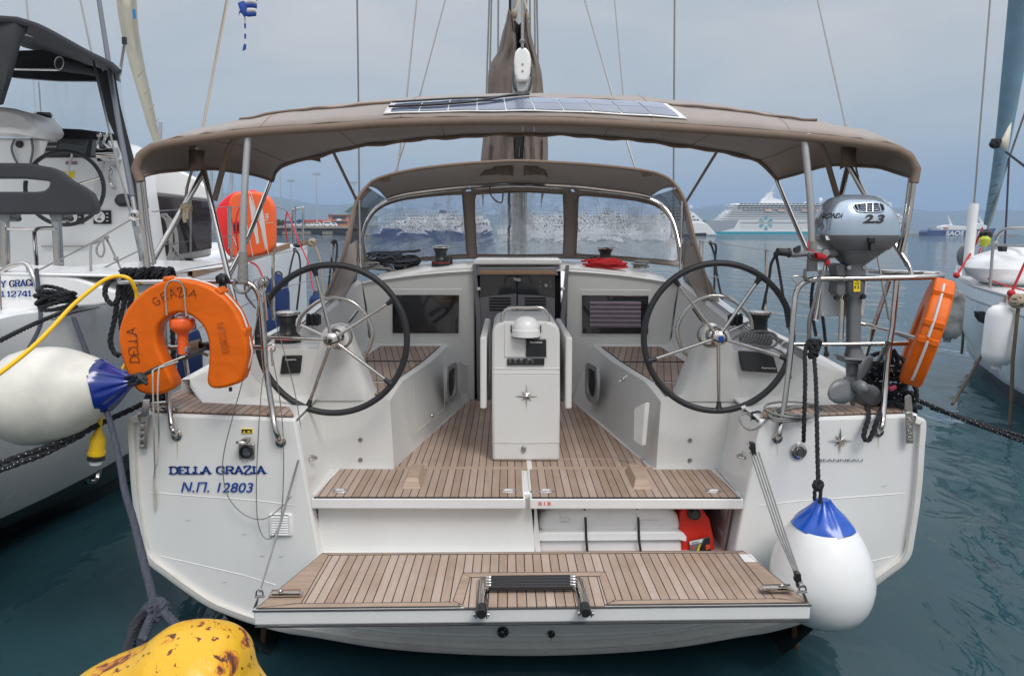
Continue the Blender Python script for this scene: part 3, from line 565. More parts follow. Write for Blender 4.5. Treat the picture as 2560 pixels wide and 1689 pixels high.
# transom panel: outline minus the stern recess
RX0, RXT = -1.135, -1.262      # recess half width at platform hinge and at the deck
zt = 1.236
def PQ(x, y):
    z = zt
    for _ in range(5): p = PZ(x, y, z); z = zt+.012+max(0, abs(p.x-X0)-1.26)*.034
    return p
tl = [Vector((X0+p.x+(.02 if p.x < -1.9 else 0), 3.85, p.z)) for p in half]
left = [B(RXT, 3.85, zt)]+tl
pan = left+[M(p) for p in reversed(left[:-1])]
rec = [B(-RXT, 3.85, zt), B(-RX0, 3.85, .46), B(RX0, 3.85, .46)]
pan = left+[M(p) for p in reversed(left[:-1])][:-1]+rec
mb = MB(); mb.prism(pan, (0, .03, 0)); mb.build('transom', GEL, Y, smooth=False, bevel=.012)
for s in (-1, 1):
    T = side(s)
    for a in ([(372, 1230), (500, 1240), (640, 1250), (738, 1262)], [(398, 1388), (520, 1416), (610, 1437), (692, 1462)], ): mb = MB(); mb.tube([T(x, y, 3.8505) for x, y in a], .0030, 6); mb.build('moulded_crease', GEL, Y)
# quarter decks (tops) and inner sides of the recess
for s in (-1, 1):
    sg = lambda x, y, z: B(x*-s if s > 0 else x, y, z)
    sg = (lambda x, y, z: B(x, y, z)) if s < 0 else (lambda x, y, z: B(-x, y, z))
    mb = MB(); mb.prism([sg(RXT, 3.884, zt-.03), sg(RX0, 3.884, .43), sg(RX0-.01, 4.4, .43), sg(RXT-.02, 4.4, zt-.03)], (.03 * s, 0, 0) if s > 0 else (-.03, 0, 0)); mb.build('recess_side', GEL, Y, bevel=.008)
    mb = MB(); mb.prism([sg(-2.13, 3.862, zt+.016), sg(RXT, 3.862, zt-.014), sg(RXT-.02, 4.42, zt-.014), sg(-2.0, 5.5, zt+.022), sg(-2.16, 5.5, zt+.026)], (0, 0, .018)); mb.build('quarter_deck', GEL, Y, bevel=.014)
    T = side(s)
    tk = [PQ(376, 1027), PQ(735, 1041), PQ(722, 1019), PQ(506, 1009), PQ(474, 960), PQ(438, 982)]
    if s > 0: tk = [M(p) for p in tk]
    mb = MB(); mb.prism(tk, (0, 0, .008)); mb.build('teak_deck', TEAK, Y, smooth=False)
    # coaming: outer top edge falling aft, its inner face and its outer face
    T0, T1, T2 = T(474, 948, 4.25), T(600, 878, 4.55), T(705, 822, 4.95)
    mb = MB(); mb.grid([[T(474, 965, 4.3), T(506, 1012, 4.10), T(722, 1021, 4.10)], [T0, T(560, 965, 4.3), T(694, 1000, 4.37)], [T1, T(612, 893, 4.39), T(650, 950, 4.39)]]); mb.build('coaming_inner', GEL2, Y)
    mb = MB(); o3 = Vector((s*.05, 0, 0)); o4 = Vector((s*.07, 0, -.42)); mb.grid([[T0, T1, T2, T(800, 770, 5.6)], [p+o3 for p in (T0, T1, T2, T(800, 770, 5.6))], [p+o4 for p in (T0, T1, T2, T(800, 770, 5.6))]]); mb.build('coaming_outer', GEL, Y)
# back panel of the recess, step structure
mb = MB(); mb.box((X0-1.17, 3.94, .40), (X0+.045, 3.97, .80)); mb.build('riser_panel', GEL, Y, bevel=.006)
mb = MB(); a = [P(1325, 1270, 3.93), P(1340, 1392, 3.93)]
mb.prism([(X0+.045, 3.94, .8), (X0+.08, 3.94, .44), (X0+.075, 4.55, .44), (X0+.04, 4.55, .8)], (-.03, 0, 0)); mb.build('locker_side', GEL2, Y, smooth=False)
mb = MB(); mb.poly([(X0+.05, 4.55, .44), (X0+1.2, 4.55, .44), (X0+1.2, 4.55, .8), (X0+.05, 4.55, .8)]); mb.poly([(X0+.05, 3.86, .445), (X0+1.17, 3.86, .445), (X0+1.2, 4.55, .445), (X0+.05, 4.55, .445)])
mb.poly([(X0+1.12, 3.98, .44), (X0+1.12, 4.55, .44), (X0+1.18, 4.55, .8), (X0+1.18, 3.98, .8)]); mb.build('locker_lining', PINK, Y, smooth=False)
mb = MB(); mb.box((X0-1.17, 3.88, .43), (X0+1.17, 3.95, .462)); mb.build('recess_sill', GEL, Y, bevel=.006)
for (x, y) in ((1836, 1290), (1845, 1362), (1866, 1345)):
    c = P(x, y, 4.1); c.x = X0+(1.165 if x < 1860 else 1.150); c.z = max(c.z, .46); n_ = 8; mb = MB()
    for kk in range(n_): mb.box((c.x-.02, c.y-.05, c.z-.055+kk*.014), (c.x-.008, c.y+.05, c.z-.047+kk*.014))
    mb.prism([(c.x-.01, c.y-.06, c.z-.065), (c.x-.01, c.y+.06, c.z-.065), (c.x-.01, c.y+.06, c.z+.065), (c.x-.01, c.y-.06, c.z+.065)], (.012, 0, 0)); mb.build('side_vent', FWH, Y, smooth=False, bevel=.004)
# step/cockpit sole
SZ = .79
mb = MB(); mb.prism([B(-1.25, 3.93, SZ-.02), B(1.25, 3.93, SZ-.02), B(1.45, 4.4, SZ-.02), B(.9, 4.5, SZ-.02), B(.55, 6.25, SZ-.02), B(-.55, 6.25, SZ-.02), B(-.9, 4.5, SZ-.02), B(-1.45, 4.4, SZ-.02)], (0, 0, .02)); mb.build('cockpit_sole', GEL2, Y, smooth=False)
f1 = [PZ(985, 1168, SZ+.002), PZ(1168, 1001, SZ+.002)]
mb = MB(); mb.prism([B(-.80, 4.40, SZ), B(.77, 4.40, SZ), B(.44, 6.2, SZ), B(-.44, 6.2, SZ)], (0, 0, .006)); mb.build('teak_sole', TEAK, Y, smooth=False)
mb = MB(); mb.box((X0-.81, 4.345, SZ), (X0+.79, 4.396, SZ+.008)); mb.build('teak_cross_plank', TMARG, Y, smooth=False)
for s in (-1, 1):
    sg = (lambda x, y, z: B(x, y, z)) if s < 0 else (lambda x, y, z: B(-x, y, z))
    mb = MB(); mb.prism([sg(-1.185, 3.855, SZ-.052), sg(-.012, 3.855, SZ-.052), sg(-.012, 4.335, SZ-.052), sg(-1.165, 4.335, SZ-.052)], (0, 0, .06)); mb.build('step_lid', GEL, Y, bevel=.008, seg=3)
    mb = MB(); mb.prism([sg(-1.168, 3.866, SZ+.008), sg(-.026, 3.866, SZ+.008), sg(-.026, 4.325, SZ+.008), sg(-1.135, 4.325, SZ+.008)], (0, 0, .007)); mb.build('teak_step', TEAK, Y, smooth=False)
    mb = MB(); mb.box((min(sg(-1.17, 0, 0).x, sg(-.024, 0, 0).x), 3.858, SZ+.007), (max(sg(-1.17, 0, 0).x, sg(-.024, 0, 0).x), 3.869, SZ+.0125)); mb.build('step_edge_seal', CAULK, Y, smooth=False)
    # wedge foot chock
    c = sg(-.655, 4.12, SZ+.014); mb = MB(); b_ = [(-.055, -.14), (.055, -.14), (.055, .16), (-.055, .16)]; t_ = [(-.032, -.085), (.032, -.085), (.032, .16), (-.032, .16)]
    mb.add([c+Vector((a, d, 0)) for a, d in b_]+[c+Vector((a, d, .05)) for a, d in t_], [[0, 1, 2, 3], [4, 5, 6, 7], [0, 1, 5, 4], [1, 2, 6, 5], [2, 3, 7, 6], [3, 0, 4, 7]]); mb.build('foot_chock', TMARG, Y, smooth=False, bevel=.003)
    for xx in (-1.045, -.105):
        c = sg(xx, 3.95, SZ+.0165); mb = MB(); q_ = [Vector((c.x+.042*math.cos(a), c.y+.026*math.sin(a), c.z)) for a in [k*math.pi/9 for k in range(18)]]; mb.tube(q_, .0045, 6, closed=True); mb.prism([Vector((c.x+.036*math.cos(a), c.y+.021*math.sin(a), c.z-.002)) for a in [k*math.pi/8 for k in range(16)]], (0, 0, .003)); mb.tube([c-Vector((.025, 0, -.003)), c+Vector((.022, 0, .003))], .006, 6); mb.build('flush_ring_pull', CHR, Y)
    # little teak side step and foot operated dark button between lid and side
    for pts in ([(764, 1161), (804, 1168), (810, 1173), (799, 1184), (768, 1173)], [(770, 1197), (790, 1198), (773, 1222)]):
        mb = MB(); q_ = [PZ(x, y, SZ+.004) for x, y in pts]; q_ = [M(p) for p in q_] if s > 0 else q_; mb.prism(q_, (0, 0, .006)); mb.build('teak_side_step', TEAK, Y, smooth=False)
    mb = MB(); c = PZ(776, 1188, SZ+.01); c = M(c) if s > 0 else c; mb.lathe([(0, .02), (.035, .02), (.037, .012), (.06, .01), (.062, 0), (0, 0)], c, (0, 0, 1), 24); mb.build('foot_button', BLK, Y)
# BIB lettering
c = P(1346, 1262, 3.852); text('B I B', 'lettering', RINK, c+Vector((.034, 0, .0)), (1, 0, 0), (0, 0, 1), .019, Y, offset=.01, width=.068)

# ---- helm blocks, benches, bulkhead
BT = P(975, 1002, 4.38).z
for s in (-1, 1):
    T = side(s); tn = 'L'
    face = [(985, 1170), (735, 1170), (690, 1060), (640, 975), (611, 902), (640, 882), (694, 872), (806, 872), (925, 985), (958, 993), (975, 1002)]
    mb = MB(); mb.poly([T(x, y, 4.38) for x, y in face])
    fp = [T(x, y, 4.38) for x, y in face]
    # top and inner wall of the helm seat block
    top0 = [T(975, 1002, 4.38), T(1004, 958, 4.85), T(1085, 905, 5.6), T(1120, 873, 6.2)]
    bot0 = [T(985, 1170, 4.38), PZ(1042, 1122, SZ), PZ(1110, 1053, SZ), PZ(1175, 999, SZ)]
    if s > 0: bot0 = [bot0[0]]+[M(p) for p in bot0[1:]]
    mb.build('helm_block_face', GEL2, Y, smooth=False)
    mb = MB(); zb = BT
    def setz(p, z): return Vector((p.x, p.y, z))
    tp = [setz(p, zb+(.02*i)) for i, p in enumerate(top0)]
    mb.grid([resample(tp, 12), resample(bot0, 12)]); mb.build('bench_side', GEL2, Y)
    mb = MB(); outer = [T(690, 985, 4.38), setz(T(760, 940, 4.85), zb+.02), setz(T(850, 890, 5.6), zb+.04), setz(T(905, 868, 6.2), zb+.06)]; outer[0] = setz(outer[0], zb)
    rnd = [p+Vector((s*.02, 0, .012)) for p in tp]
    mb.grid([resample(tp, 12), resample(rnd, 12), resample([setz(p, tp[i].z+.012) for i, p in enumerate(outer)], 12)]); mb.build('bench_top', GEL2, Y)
    # teak bench panels
    sg = (lambda x, y: (x+X0, y)) if s < 0 else (lambda x, y: (X0-x, y))
    def zz(yy): return zb+.014+(yy-4.38)/1.82*.06
    for (y0, y1) in ((4.46, 4.78), (4.82, 5.42), (5.46, 6.05)):
        def xin(yy):
            ii = 0
            q = [(p.y, p.x) for p in tp]
            for (a, b), (c, d) in zip(q, q[1:]):
                if a <= yy <= c: return b+(d-b)*(yy-a)/(c-a)
            return q[-1][1]
        def xout(yy): return sg(-1.35+(yy-4.4)*.10, 0)[0]
        g = .045*s
        pts = [Vector((xin(y0)+g, y0, zz(y0))), Vector((xin(y1)+g, y1, zz(y1))), Vector((xout(y1), y1, zz(y1))), Vector((xout(y0), y0, zz(y0)))]
        mb = MB(); mb.prism(pts, (0, 0, .007)); mb.build('teak_seat', TEAKL if s < 0 else TEAKR, Y, smooth=False)
        mb = MB(); mb.tube([p+Vector((0, 0, .003)) for p in pts], .0042, 5, closed=True); mb.build('seat_seal', CAULK, Y)
    # coaming inner wall from bulkhead corner coming aft
    up_ = [T(904, 706, 6.2), T(868, 738, 5.7), T(812, 788, 5.15), T(752, 838, 4.8)]
    lo_ = [setz(T(935, 868, 6.2), zb+.05), setz(T(905, 880, 5.7), zb+.04), setz(T(860, 890, 5.2), zb+.03), setz(T(760, 900, 4.8), zb)]
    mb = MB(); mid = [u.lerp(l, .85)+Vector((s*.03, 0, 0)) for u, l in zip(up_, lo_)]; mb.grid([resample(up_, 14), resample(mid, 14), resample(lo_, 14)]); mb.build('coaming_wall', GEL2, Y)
    ou_ = [p+Vector((s*.17, 0, .0)) for p in up_]; mb = MB(); mb.grid([resample(up_, 14), [p+Vector((0, 0, .02)) for p in resample([u.lerp(l, .15) for u, l in zip(up_, ou_)], 14)], resample(ou_, 14), [p+Vector((s*.1, 0, -.5)) for p in resample(ou_, 14)]]); mb.build('coaming_top', GEL, Y)
    mb = MB(); r0 = [p+Vector((s*.06, 0, .018)) for p in up_]; mb.tube(resample(r0, 14), .016, 6, flat=.6); mb.build('coaming_track', BLK, Y)
    mb = MB(); r0 = [p+Vector((s*.03, 0, .03)) for p in up_[1:]]; mb.tube(resample(r0, 14), .006, 6); mb.build('coaming_trim', CHR, Y)
    # winch podium: flat top of block outboard
    mb = MB(); mb.prism([T(640, 884, 4.39), T(700, 874, 4.39), T(806, 874, 4.39), T(800, 838, 4.95), T(690, 838, 4.95)], (0, 0, -.05)); mb.build('winch_podium', GEL, Y, bevel=.006)
    # wheel pedestal
    prof = [((745, 800), 1002, 930), ((747, 800), 960, 912), ((752, 802), 900, 892), ((0, 804), 850, 873), ((0, 808), 828, 866), ((0, 820), 818, 856)]
    rows = []
    for (xl, yv, xr_) in [(752, 1000, 934), (758, 975, 922), (772, 930, 906), (786, 885, 890), (797, 850, 876), (803, 830, 868), (812, 820, 860), (828, 816, 842)]:
        a, b = T(xl, yv, 4.38), T(xr_, yv, 4.38); dpt = .26 if yv > 900 else .2; th = .03
        cxx = (a.x+b.x)/2; hw = abs(b.x-a.x)/2; rr = []
        yf = 4.36 if yv < 990 else 4.37
        for kk in range(28):
            t = 2*math.pi*kk/28; cs, sn = math.cos(t), math.sin(t); e = .42
            rr.append(Vector((cxx+hw*math.copysign(abs(cs)**e, cs), yf+dpt/2+dpt/2*math.copysign(abs(sn)**e, sn), a.z)))
        rows.append(rr)
    mb = MB(); mb.grid(rows, True); mb.poly(rows[-1]); mb.build('wheel_pedestal', GEL2, Y, angle=60)
    # drain bolts on the face
    for y in (1099, 1149):
        mb = MB(); mb.lathe([(0, .006), (.006, .006), (.007, .003), (.0125, .004), (.014, 0)], T(901, y, 4.378), (0, -1, 0), 18); mb.build('cap_bolt', CHR2, Y)
# left bench locker door + lens vents on inner walls, both sides
def on_side(s, px, py):
    """point on the slanting inner bench side"""
    T = side(s); a = T(985, 1170, 4.38); b = PZ(1175, 999, SZ); b = M(b) if s > 0 else b
    d = ray(px, py) if s < 0 else None
    n_ = (b-a).cross(Vector((0, 0, 1)))
    n_ += Vector((0, 0, .06*0))
    o = Vector((0, 0, CAMZ))
    if s < 0: t = (a-o).dot(n_)/d.dot(n_); return o+d*t
    return None
for s in (-1, 1):
    def S(x, y, o=.0):
        p = on_side(-1, x, y); p = p+Vector((o, 0, 0)); return M(p) if s > 0 else p
    mb = MB(); q_ = [S(1112, 917), S(1134, 906), S(1137, 940), S(1135, 990), S(1117, 1007), S(1110, 970)]; q_ = resample(cr(q_+[q_[0]], 4), 24)
    c = sum(q_, Vector())/24; inn = [c+(p-c)*.72 for p in q_]; o1 = Vector((-s*.022, 0, 0)); mb.grid([q_, [p+o1 for p in q_], [p+o1 for p in inn], inn]); mb.build('port_frame', ALU, Y)
    mb = MB(); mb.poly([p+o1*.45 for p in inn[:-1]]); mb.build('port_glass', GLS, Y, smooth=False)
    mb = MB(); mb.tube([S(1020, 960, .03), S(1030, 1078, .03), S(1102, 1020, .03), S(1099, 905, .03)], .003, 5) if s < 0 else None
    if s < 0:
        mb.build('locker_door_seam', GELD, Y)
        mb = MB(); c = S(1069, 1039, .03); mb.ball(c, .016, 10, 8); mb.tube([c, c+Vector((.02, -.02, .03))], .005, 6); mb.build('turn_latch', CHR, Y)
        mb = MB(); mb.prism([S(1137, 903, .02), S(1160, 913, .02), S(1162, 978, .02), S(1146, 986, .02)], (.012, 0, 0)); mb.build('vent_cover', GEL2, Y, bevel=.004)
mb = MB(); q_ = [P(1584, 1020, 4.43), P(1614, 1006, 4.34), P(1604, 1114, 4.34), P(1583, 1101, 4.43)]; mb.prism(q_, (.03, .01, 0)); mb.build('open_hatch_door', GEL, Y, bevel=.006)
mb = MB(); c = P(1558, 947, 4.95); mb.ball(c, .015, 10, 8); mb.tube([c-Vector((.03, 0, .02)), c+Vector((.03, 0, .025))], .005, 6); mb.build('turn_latch', CHR, Y)
# bulkhead with two windows and the companionway
BY = 6.2
def halfb(): return [(1187, 1003), (1186, 667), (1137, 669), (1085, 674), (1004, 688), (923, 703), (904, 706), (915, 760), (928, 872), (1120, 880), (1170, 1003)]
for s in (-1, 1):
    T = side(s); mb = MB(); mb.prism([T(x, y, BY) for x, y in halfb()], (0, .05, 0)); mb.build('cabin_bulkhead', GEL2, Y, smooth=False, bevel=.01)
    mb = MB(); mb.prism([T(x, y, BY-.012) for x, y in [(981, 737), (1148, 737), (1146, 833), (981, 833)]], (0, .02, 0)); fr = mb.build('cabin_window', GLS, Y, bevel=.004)
    mb = MB(); mb.prism([T(x, y, BY-.016) for x, y in [(996, 751), (1131, 751), (1130, 818), (996, 818)]], (0, .003, 0)); mb.build('pane', SMOKE if s < -1 else GLS, fr, bevel=.002)
    if s > 0:
        mb = MB()
        for kk in range(6):
            a, b = 752+kk*11, 752+kk*11+10
            mb.add([T(1000, a, BY-.018), T(1128, a, BY-.018), T(1128, (a+b)/2, BY-.024), T(1000, (a+b)/2, BY-.024), T(1128, b, BY-.018), T(1000, b, BY-.018)], [[0, 1, 2, 3], [3, 2, 4, 5]])
        mb.build('pleated_blind', BLIND, fr, smooth=False)
    mb = MB(); f_ = [(976, 722), (1152, 722), (1152, 735), (1148, 735), (978, 735), (976, 735)]; mb.prism([T(x, y, BY-.004) for x, y in [(976, 722), (1153, 722), (1150, 839), (978, 839)]], (0, .01, 0)); mb.build('window_recess', GEL2, Y, bevel=.008)
# coach roof top
rows = []
for i, yy in enumerate((6.18, 6.25, 6.6, 7.1, 7.8, 8.6, 9.6)):
    rw = []
    for j in range(-12, 13):
        u = j/12; x = 1.48*u*(1-.06*i); rw.append(B(x, yy, (1.925, 1.965, 1.978, 1.985, 1.975, 1.93, 1.86)[i]-(.14, .14, .09, .05, .07, .1, .14)[i]*abs(u)**2.2-(.03 if abs(j) == 12 else 0)))
    rows.append(rw)
mb = MB(); mb.grid(rows); mb.build('coach_roof', GEL, Y)
for s in (-1, 1):
    mb = MB(); mb.grid([[B(s*1.46, 6.2, 1.75), B(s*1.40, 7.5, 1.75), B(s*1.2, 9.6, 1.62)], [B(s*1.56, 6.2, 1.25), B(s*1.55, 7.5, 1.25), B(s*1.4, 9.6, 1.3)]]); mb.build('cabin_side', GEL, Y)
    mb = MB(); mb.prism([B(s*1.50, 4.9, 1.27), B(s*2.15, 4.9, 1.27), B(s*2.1, 9, 1.35), B(s*1.75, 12, 1.48), B(s*.1, 16.4, 1.6), B(0, 16.4, 1.6), B(0, 9, 1.36), B(s*1.4, 9, 1.33)], (0, 0, .02)); mb.build('side_deck', NONSK, Y, smooth=False)
# companionway
cw = [(1197, 690), (1197, 1000), (1385, 1000), (1397, 690)]
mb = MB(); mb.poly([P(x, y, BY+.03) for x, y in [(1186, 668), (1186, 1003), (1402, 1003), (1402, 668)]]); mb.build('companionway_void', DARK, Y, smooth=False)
mb = MB(); mb.prism([P(x, y, BY+.0) for x, y in [(1199, 688), (1199, 1000), (1292, 1000), (1292, 688)]], (0, .018, 0)); d1 = mb.build('companionway_door', GLS, Y, bevel=.003)
mb = MB(); mb.prism([P(x, y, BY+.0) for x, y in [(1294, 688), (1294, 1000), (1388, 1000), (1388, 688)]], (0, .018, 0)); d2 = mb.build('companionway_door', GLS, Y, bevel=.003)
for d, pts, lv in ((d1, [(1199, 1000), (1199, 744), (1240, 738), (1291, 734), (1291, 1000)], (1223, 1277)), (d2, [(1295, 1000), (1295, 736), (1340, 738), (1387, 745), (1387, 1000)], (1312, 1365))):
    mb = MB(); mb.prism([P(x, y, BY-.006) for x, y in pts], (0, .005, 0)); mb.build('grey_lower_panel', SMOKE, d, smooth=False)
    mb = MB()
    for kk in range(5): mb.prism([P(x, y, BY-.010) for x, y in [(lv[0], 747.5+kk*7.3), (lv[1], 747.5+kk*7.3), (lv[1], 743.5+kk*7.3), (lv[0], 743.5+kk*7.3)]], (0, .003, 0))
    mb.build('louvre', DARK, d, smooth=False)
mb = MB(); mb.prism([P(x, y, BY-.01) for x, y in [(1283, 694), (1301, 695), (1303, 702), (1298, 704), (1284, 700)]], (0, .008, 0)); mb.build('door_pull', CHR2, d1, bevel=.002)
mb = MB(); mb.lathe([(0, .01), (.014, .01), (.016, 0)], P(1365, 713, BY-.001), (0, -1, 0), 16)
for a, b in ((1351, 704), (1376, 704), (1351, 715), (1376, 715)): mb.lathe([(0, .006), (.005, .005), (.006, 0)], P(a, b, BY-.001), (0, -1, 0), 8)
mb.build('lock_plate', CHR2, d2)
mb = MB(); mb.prism([P(x, y, BY-.05) for x, y in [(1187, 688), (1397, 688), (1388, 668), (1196, 668)]], (0, .03, 0)); h = mb.build('sliding_hatch', SMOKE, Y, bevel=.004)
mb = MB(); mb.prism([P(x, y, BY-.056) for x, y in [(1196, 685.5), (1389, 685.5), (1387, 676), (1200, 676)]], (0, .006, 0)); mb.build('teak_grip', TRAIL, h, bevel=.002)
mb = MB(); mb.prism([P(x, y, BY-.04) for x, y in [(1180, 662), (1407, 662), (1400, 646), (1190, 646)]], (0, .3, 0)); mb.build('hatch_garage', GEL, Y, bevel=.012)
for s in (-1, 1):
    T = side(s); mb = MB(); mb.prism([T(x, y, BY-.06) for x, y in [(1181, 662), (1190, 664), (1202, 790), (1203, 1000), (1193, 1000), (1190, 800)]], (0, .06, 0)); mb.build('companionway_jamb', SMOKE, Y, smooth=False, bevel=.004)
    mb = MB(); mb.obox(T(1197, 722, BY-.07), (.035, 0, 0), (0, .03, 0), (0, 0, .03)); mb.build('jamb_latch', CHR, Y, bevel=.005)

# ---- cockpit table with instruments, compass and star
TY = 4.5
def tp_(x, y, yy=TY): return P(x, y, yy)
rows = []
outl = [(1231, 1152), (1229.5, 1000), (1230, 835), (1232, 823), (1240, 811), (1253, 805), (1262, 803)]
mir = [(2*1316-x-2, y) for x, y in reversed(outl)]
pts = [tp_(x, y) for x, y in outl+[(1370, 803)]+mir[1:]]
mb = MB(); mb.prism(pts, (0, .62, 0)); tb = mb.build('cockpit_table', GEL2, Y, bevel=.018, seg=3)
mb = MB(); mb.prism([tp_(x, y, TY-.006) for x, y in [(1261, 893), (1369, 893), (1369, 806), (1261, 806)]], (0, .01, 0)); mb.build('instrument_recess', GEL2, tb, bevel=.003)
c = tp_(1315, 838, TY-.02); mb = MB(); mb.lathe([(.088, 0), (.092, .004), (.092, .045), (.086, .05), (.083, .075), (.068, .105), (.045, .122), (.02, .129), (0, .13)], c-Vector((0, -.03, .012)), (0, 0, 1), 32); mb.build('compass_dome', FWH, tb)
mb = MB(); mb.lathe([(.093, 0), (.094, .006), (.090, .006)], c-Vector((0, -.03, .014)), (0, 0, 1), 32); [mb.obox(c+Vector((s*.092, .02, .04)), (.006, 0, 0), (0, .03, 0), (0, 0, .045)) for s in (-1, 1)]; mb.build('compass_gimbal', BLK, tb)
mb = MB(); mb.prism([tp_(x, y, TY-.02) for x, y in [(1315, 892), (1366, 892), (1365.5, 848), (1315, 848)]], (0, .016, 0)); e_ = mb.build('instrument_cover', BLK, tb, bevel=.005, seg=3)
text('Raymarine', 'lettering', WINK, tp_(1340, 857, TY-.021), (1, 0, 0), (0, 0, 1), .0105, e_, offset=.02, width=.076)
mb = MB(); mb.prism([tp_(x, y, TY-.012) for x, y in [(1268, 912.5), (1361, 912.5), (1361, 896), (1268, 896)]], (0, .006, 0)); e_ = mb.build('switch_panel', BLK, tb, bevel=.001)
for xx in (1275, 1289, 1303, 1318, 1332, 1350):
    mb = MB(); r_ = .0085 if xx < 1340 else .017; mb.lathe([(r_*.75, .004), (r_, .004), (r_, 0)], tp_(xx, 904, TY-.012), (0, -1, 0), 16); mb.build('push_button', CHR2 if xx < 1340 else RUB, e_)
mb = MB()
for xx, ww in ((1275, 6), (1289, 10), (1303, 8), (1324, 10)): mb.prism([tp_(x, y, TY-.0135) for x, y in [(xx-ww/2, 898.6), (xx+ww/2, 898.6), (xx+ww/2, 897.6), (xx-ww/2, 897.6)]], (0, .001, 0))
mb.build('panel_print', WINK, e_, smooth=False)
for yy in (921, 932, 1106):
    mb = MB(); mb.tube([tp_(1232, yy, TY-.001), tp_(1315, yy+(1 if yy > 1000 else 0), TY-.001), tp_(1399, yy, TY-.001)], .0028, 5); mb.build('moulding_line', GEL if yy < 1000 else GELD, tb)
mb = MB(); c = tp_(1309, 1122, TY-.002); mb.prism([c+Vector((a*.024, 0, b*.024)) for a, b in [(-.7, .1), (-.35, .9), (.35, .9), (.7, .1), (.5, -.6), (0, -1), (-.5, -.6)]], (0, -.008, 0)); mb.lathe([(0, .016), (.007, .016), (.009, 0)], c+Vector((0, 0, .011)), (0, -1, 0), 12); mb.build('latch', CHR2, tb, bevel=.002)
def star(mb, c, r, right=Vector((1, 0, 0)), up=Vector((0, 0, 1)), hv=(1, 1, .62)):
    n_ = right.cross(up); tip = c+n_*r*.14
    for k in range(8):
        a = math.pi*k/4; rr = r*(hv[0] if k % 4 == 0 else hv[1] if k % 2 == 0 else hv[2])
        p = c+(right*math.cos(a)+up*math.sin(a))*rr; bl = r*.17
        for s in (-1, 1):
            b = a+s*math.pi/8*1.1; q = c+(right*math.cos(b)+up*math.sin(b))*bl*1.15
            mb.add([tip, p, q], [[0, 1, 2]])
for s_ in (1,): mb = MB(); star(mb, tp_(1316, 990, TY-.003), .079, hv=(.95, 1.0, .6)); mb.build('star_emblem', CHR, tb, smooth=False)
ha = cr([tp_(1255, 803, TY+.02), tp_(1258, 785, TY+.02), tp_(1268, 773, TY+.02), tp_(1285, 769, TY+.02), tp_(1317, 769, TY+.02), tp_(1348, 769, TY+.02), tp_(1362, 775, TY+.02), tp_(1369, 788, TY+.02), tp_(1371, 803, TY+.02)], 5); mb = MB(); mb.tube(ha, .0125, 12); mb.build('grab_rail', CHR, tb)
for s in (-1, 1):
    T = (lambda x, y, yy: P(x, y, yy)) if s < 0 else (lambda x, y, yy: Vector((2*X0+.01-P(x, y, yy).x, yy, P(x, y, yy).z)))
    a, b = T(1200, 842, 4.5), T(1216.5, 842, 4.5); zt_, zb_ = a.z, T(1200, 1022, 4.5).z
    mb = MB(); mb.box((min(a.x, b.x), 4.5, zb_), (max(a.x, b.x), 5.5, zt_)); mb.build('drop_leaf', GEL2, tb, bevel=.012, seg=3)

# ---- steering wheels
def spoke_wheel(s, cx, cy, tips, arc, hubmat):
    cw_ = P(cx, cy, 4.16); wr = P(cx+190, cy, 4.16).x-cw_.x; wr = .433
    w_ = bpy.data.objects.new('steering_wheel', None); COL.objects.link(w_); w_.parent = Y; w_.location = cw_-Y.location
    mb = MB(); mb.tube([cw_+Vector((wr*math.cos(a), 0, wr*math.sin(a))) for a in [2*math.pi*k/72 for k in range(72)]], .0185, 12, closed=True); mb.build('wheel_rim', LEATH, w_)
    mb = MB(); mb.lathe([(0, .05), (.018, .05), (.03, .045), (.042, .035), (.045, 0), (.04, -.02), (.05, -.03), (.05, -.1), (0, -.1)], cw_+Vector((0, -.01, 0)), (0, -1, 0), 28); mb.build('wheel_hub', CHR, w_)
    mb = MB(); mb.lathe([(0, .006), (.017 if s > 0 else .014, .005), (.018 if s > 0 else .015, 0)], cw_+Vector((0, -.058, 0)), (0, -1, 0), 6 if s < 0 else 24); mb.build('hub_cap', hubmat, w_)
    for tx, ty in tips:
        p = P(tx, ty, 4.16); d = (p-cw_); d.y = 0; d.normalize(); mb = MB(); mb.tube([cw_+d*.035+Vector((0, -.005, 0)), cw_+d*(wr-.03)], .0105, 10); sp_ = mb.build('spoke', CHR, w_)
        mb = MB(); mb.tube([cw_+d*(wr-.055), cw_+d*(wr-.03), cw_+d*(wr-.004)], [.013, .015, .026], 10); mb.build('spoke_boot', LEATH, sp_)
    mb = MB(); mb.lathe([(.06, 0), (.075, .01), (.075, .05), (.062, .055)], cw_+Vector((.02*-s, .12, .0)), (0, -1, 0), 28); mb.build('steering_bearing', CHR2, Y)
    pa = cr([P(x, y, 4.55) for x, y in arc], 6); mb = MB(); mb.tube(pa, .0125, 10); g = mb.build('helm_guard_rail', CHR, Y)
    return w_, cw_
lt_ = [(787, 676), (978, 753), (640, 842), (773, 1008), (968, 952)]
rt_ = [(1700, 717), (1893, 704), (1632, 899), (1797, 1012), (1960, 894)]
arcL = [(744, 828), (749, 800), (767, 776), (802, 751), (842, 744), (883, 756), (915, 788), (931, 829), (923, 869), (903, 900)]
arcR = [(2*1312-x, y-5) for x, y in arcL]
wl, cl = spoke_wheel(-1, 831, 848, lt_, arcL, BLK); wr_, crr = spoke_wheel(1, 1795, 843, rt_, arcR, BINK)
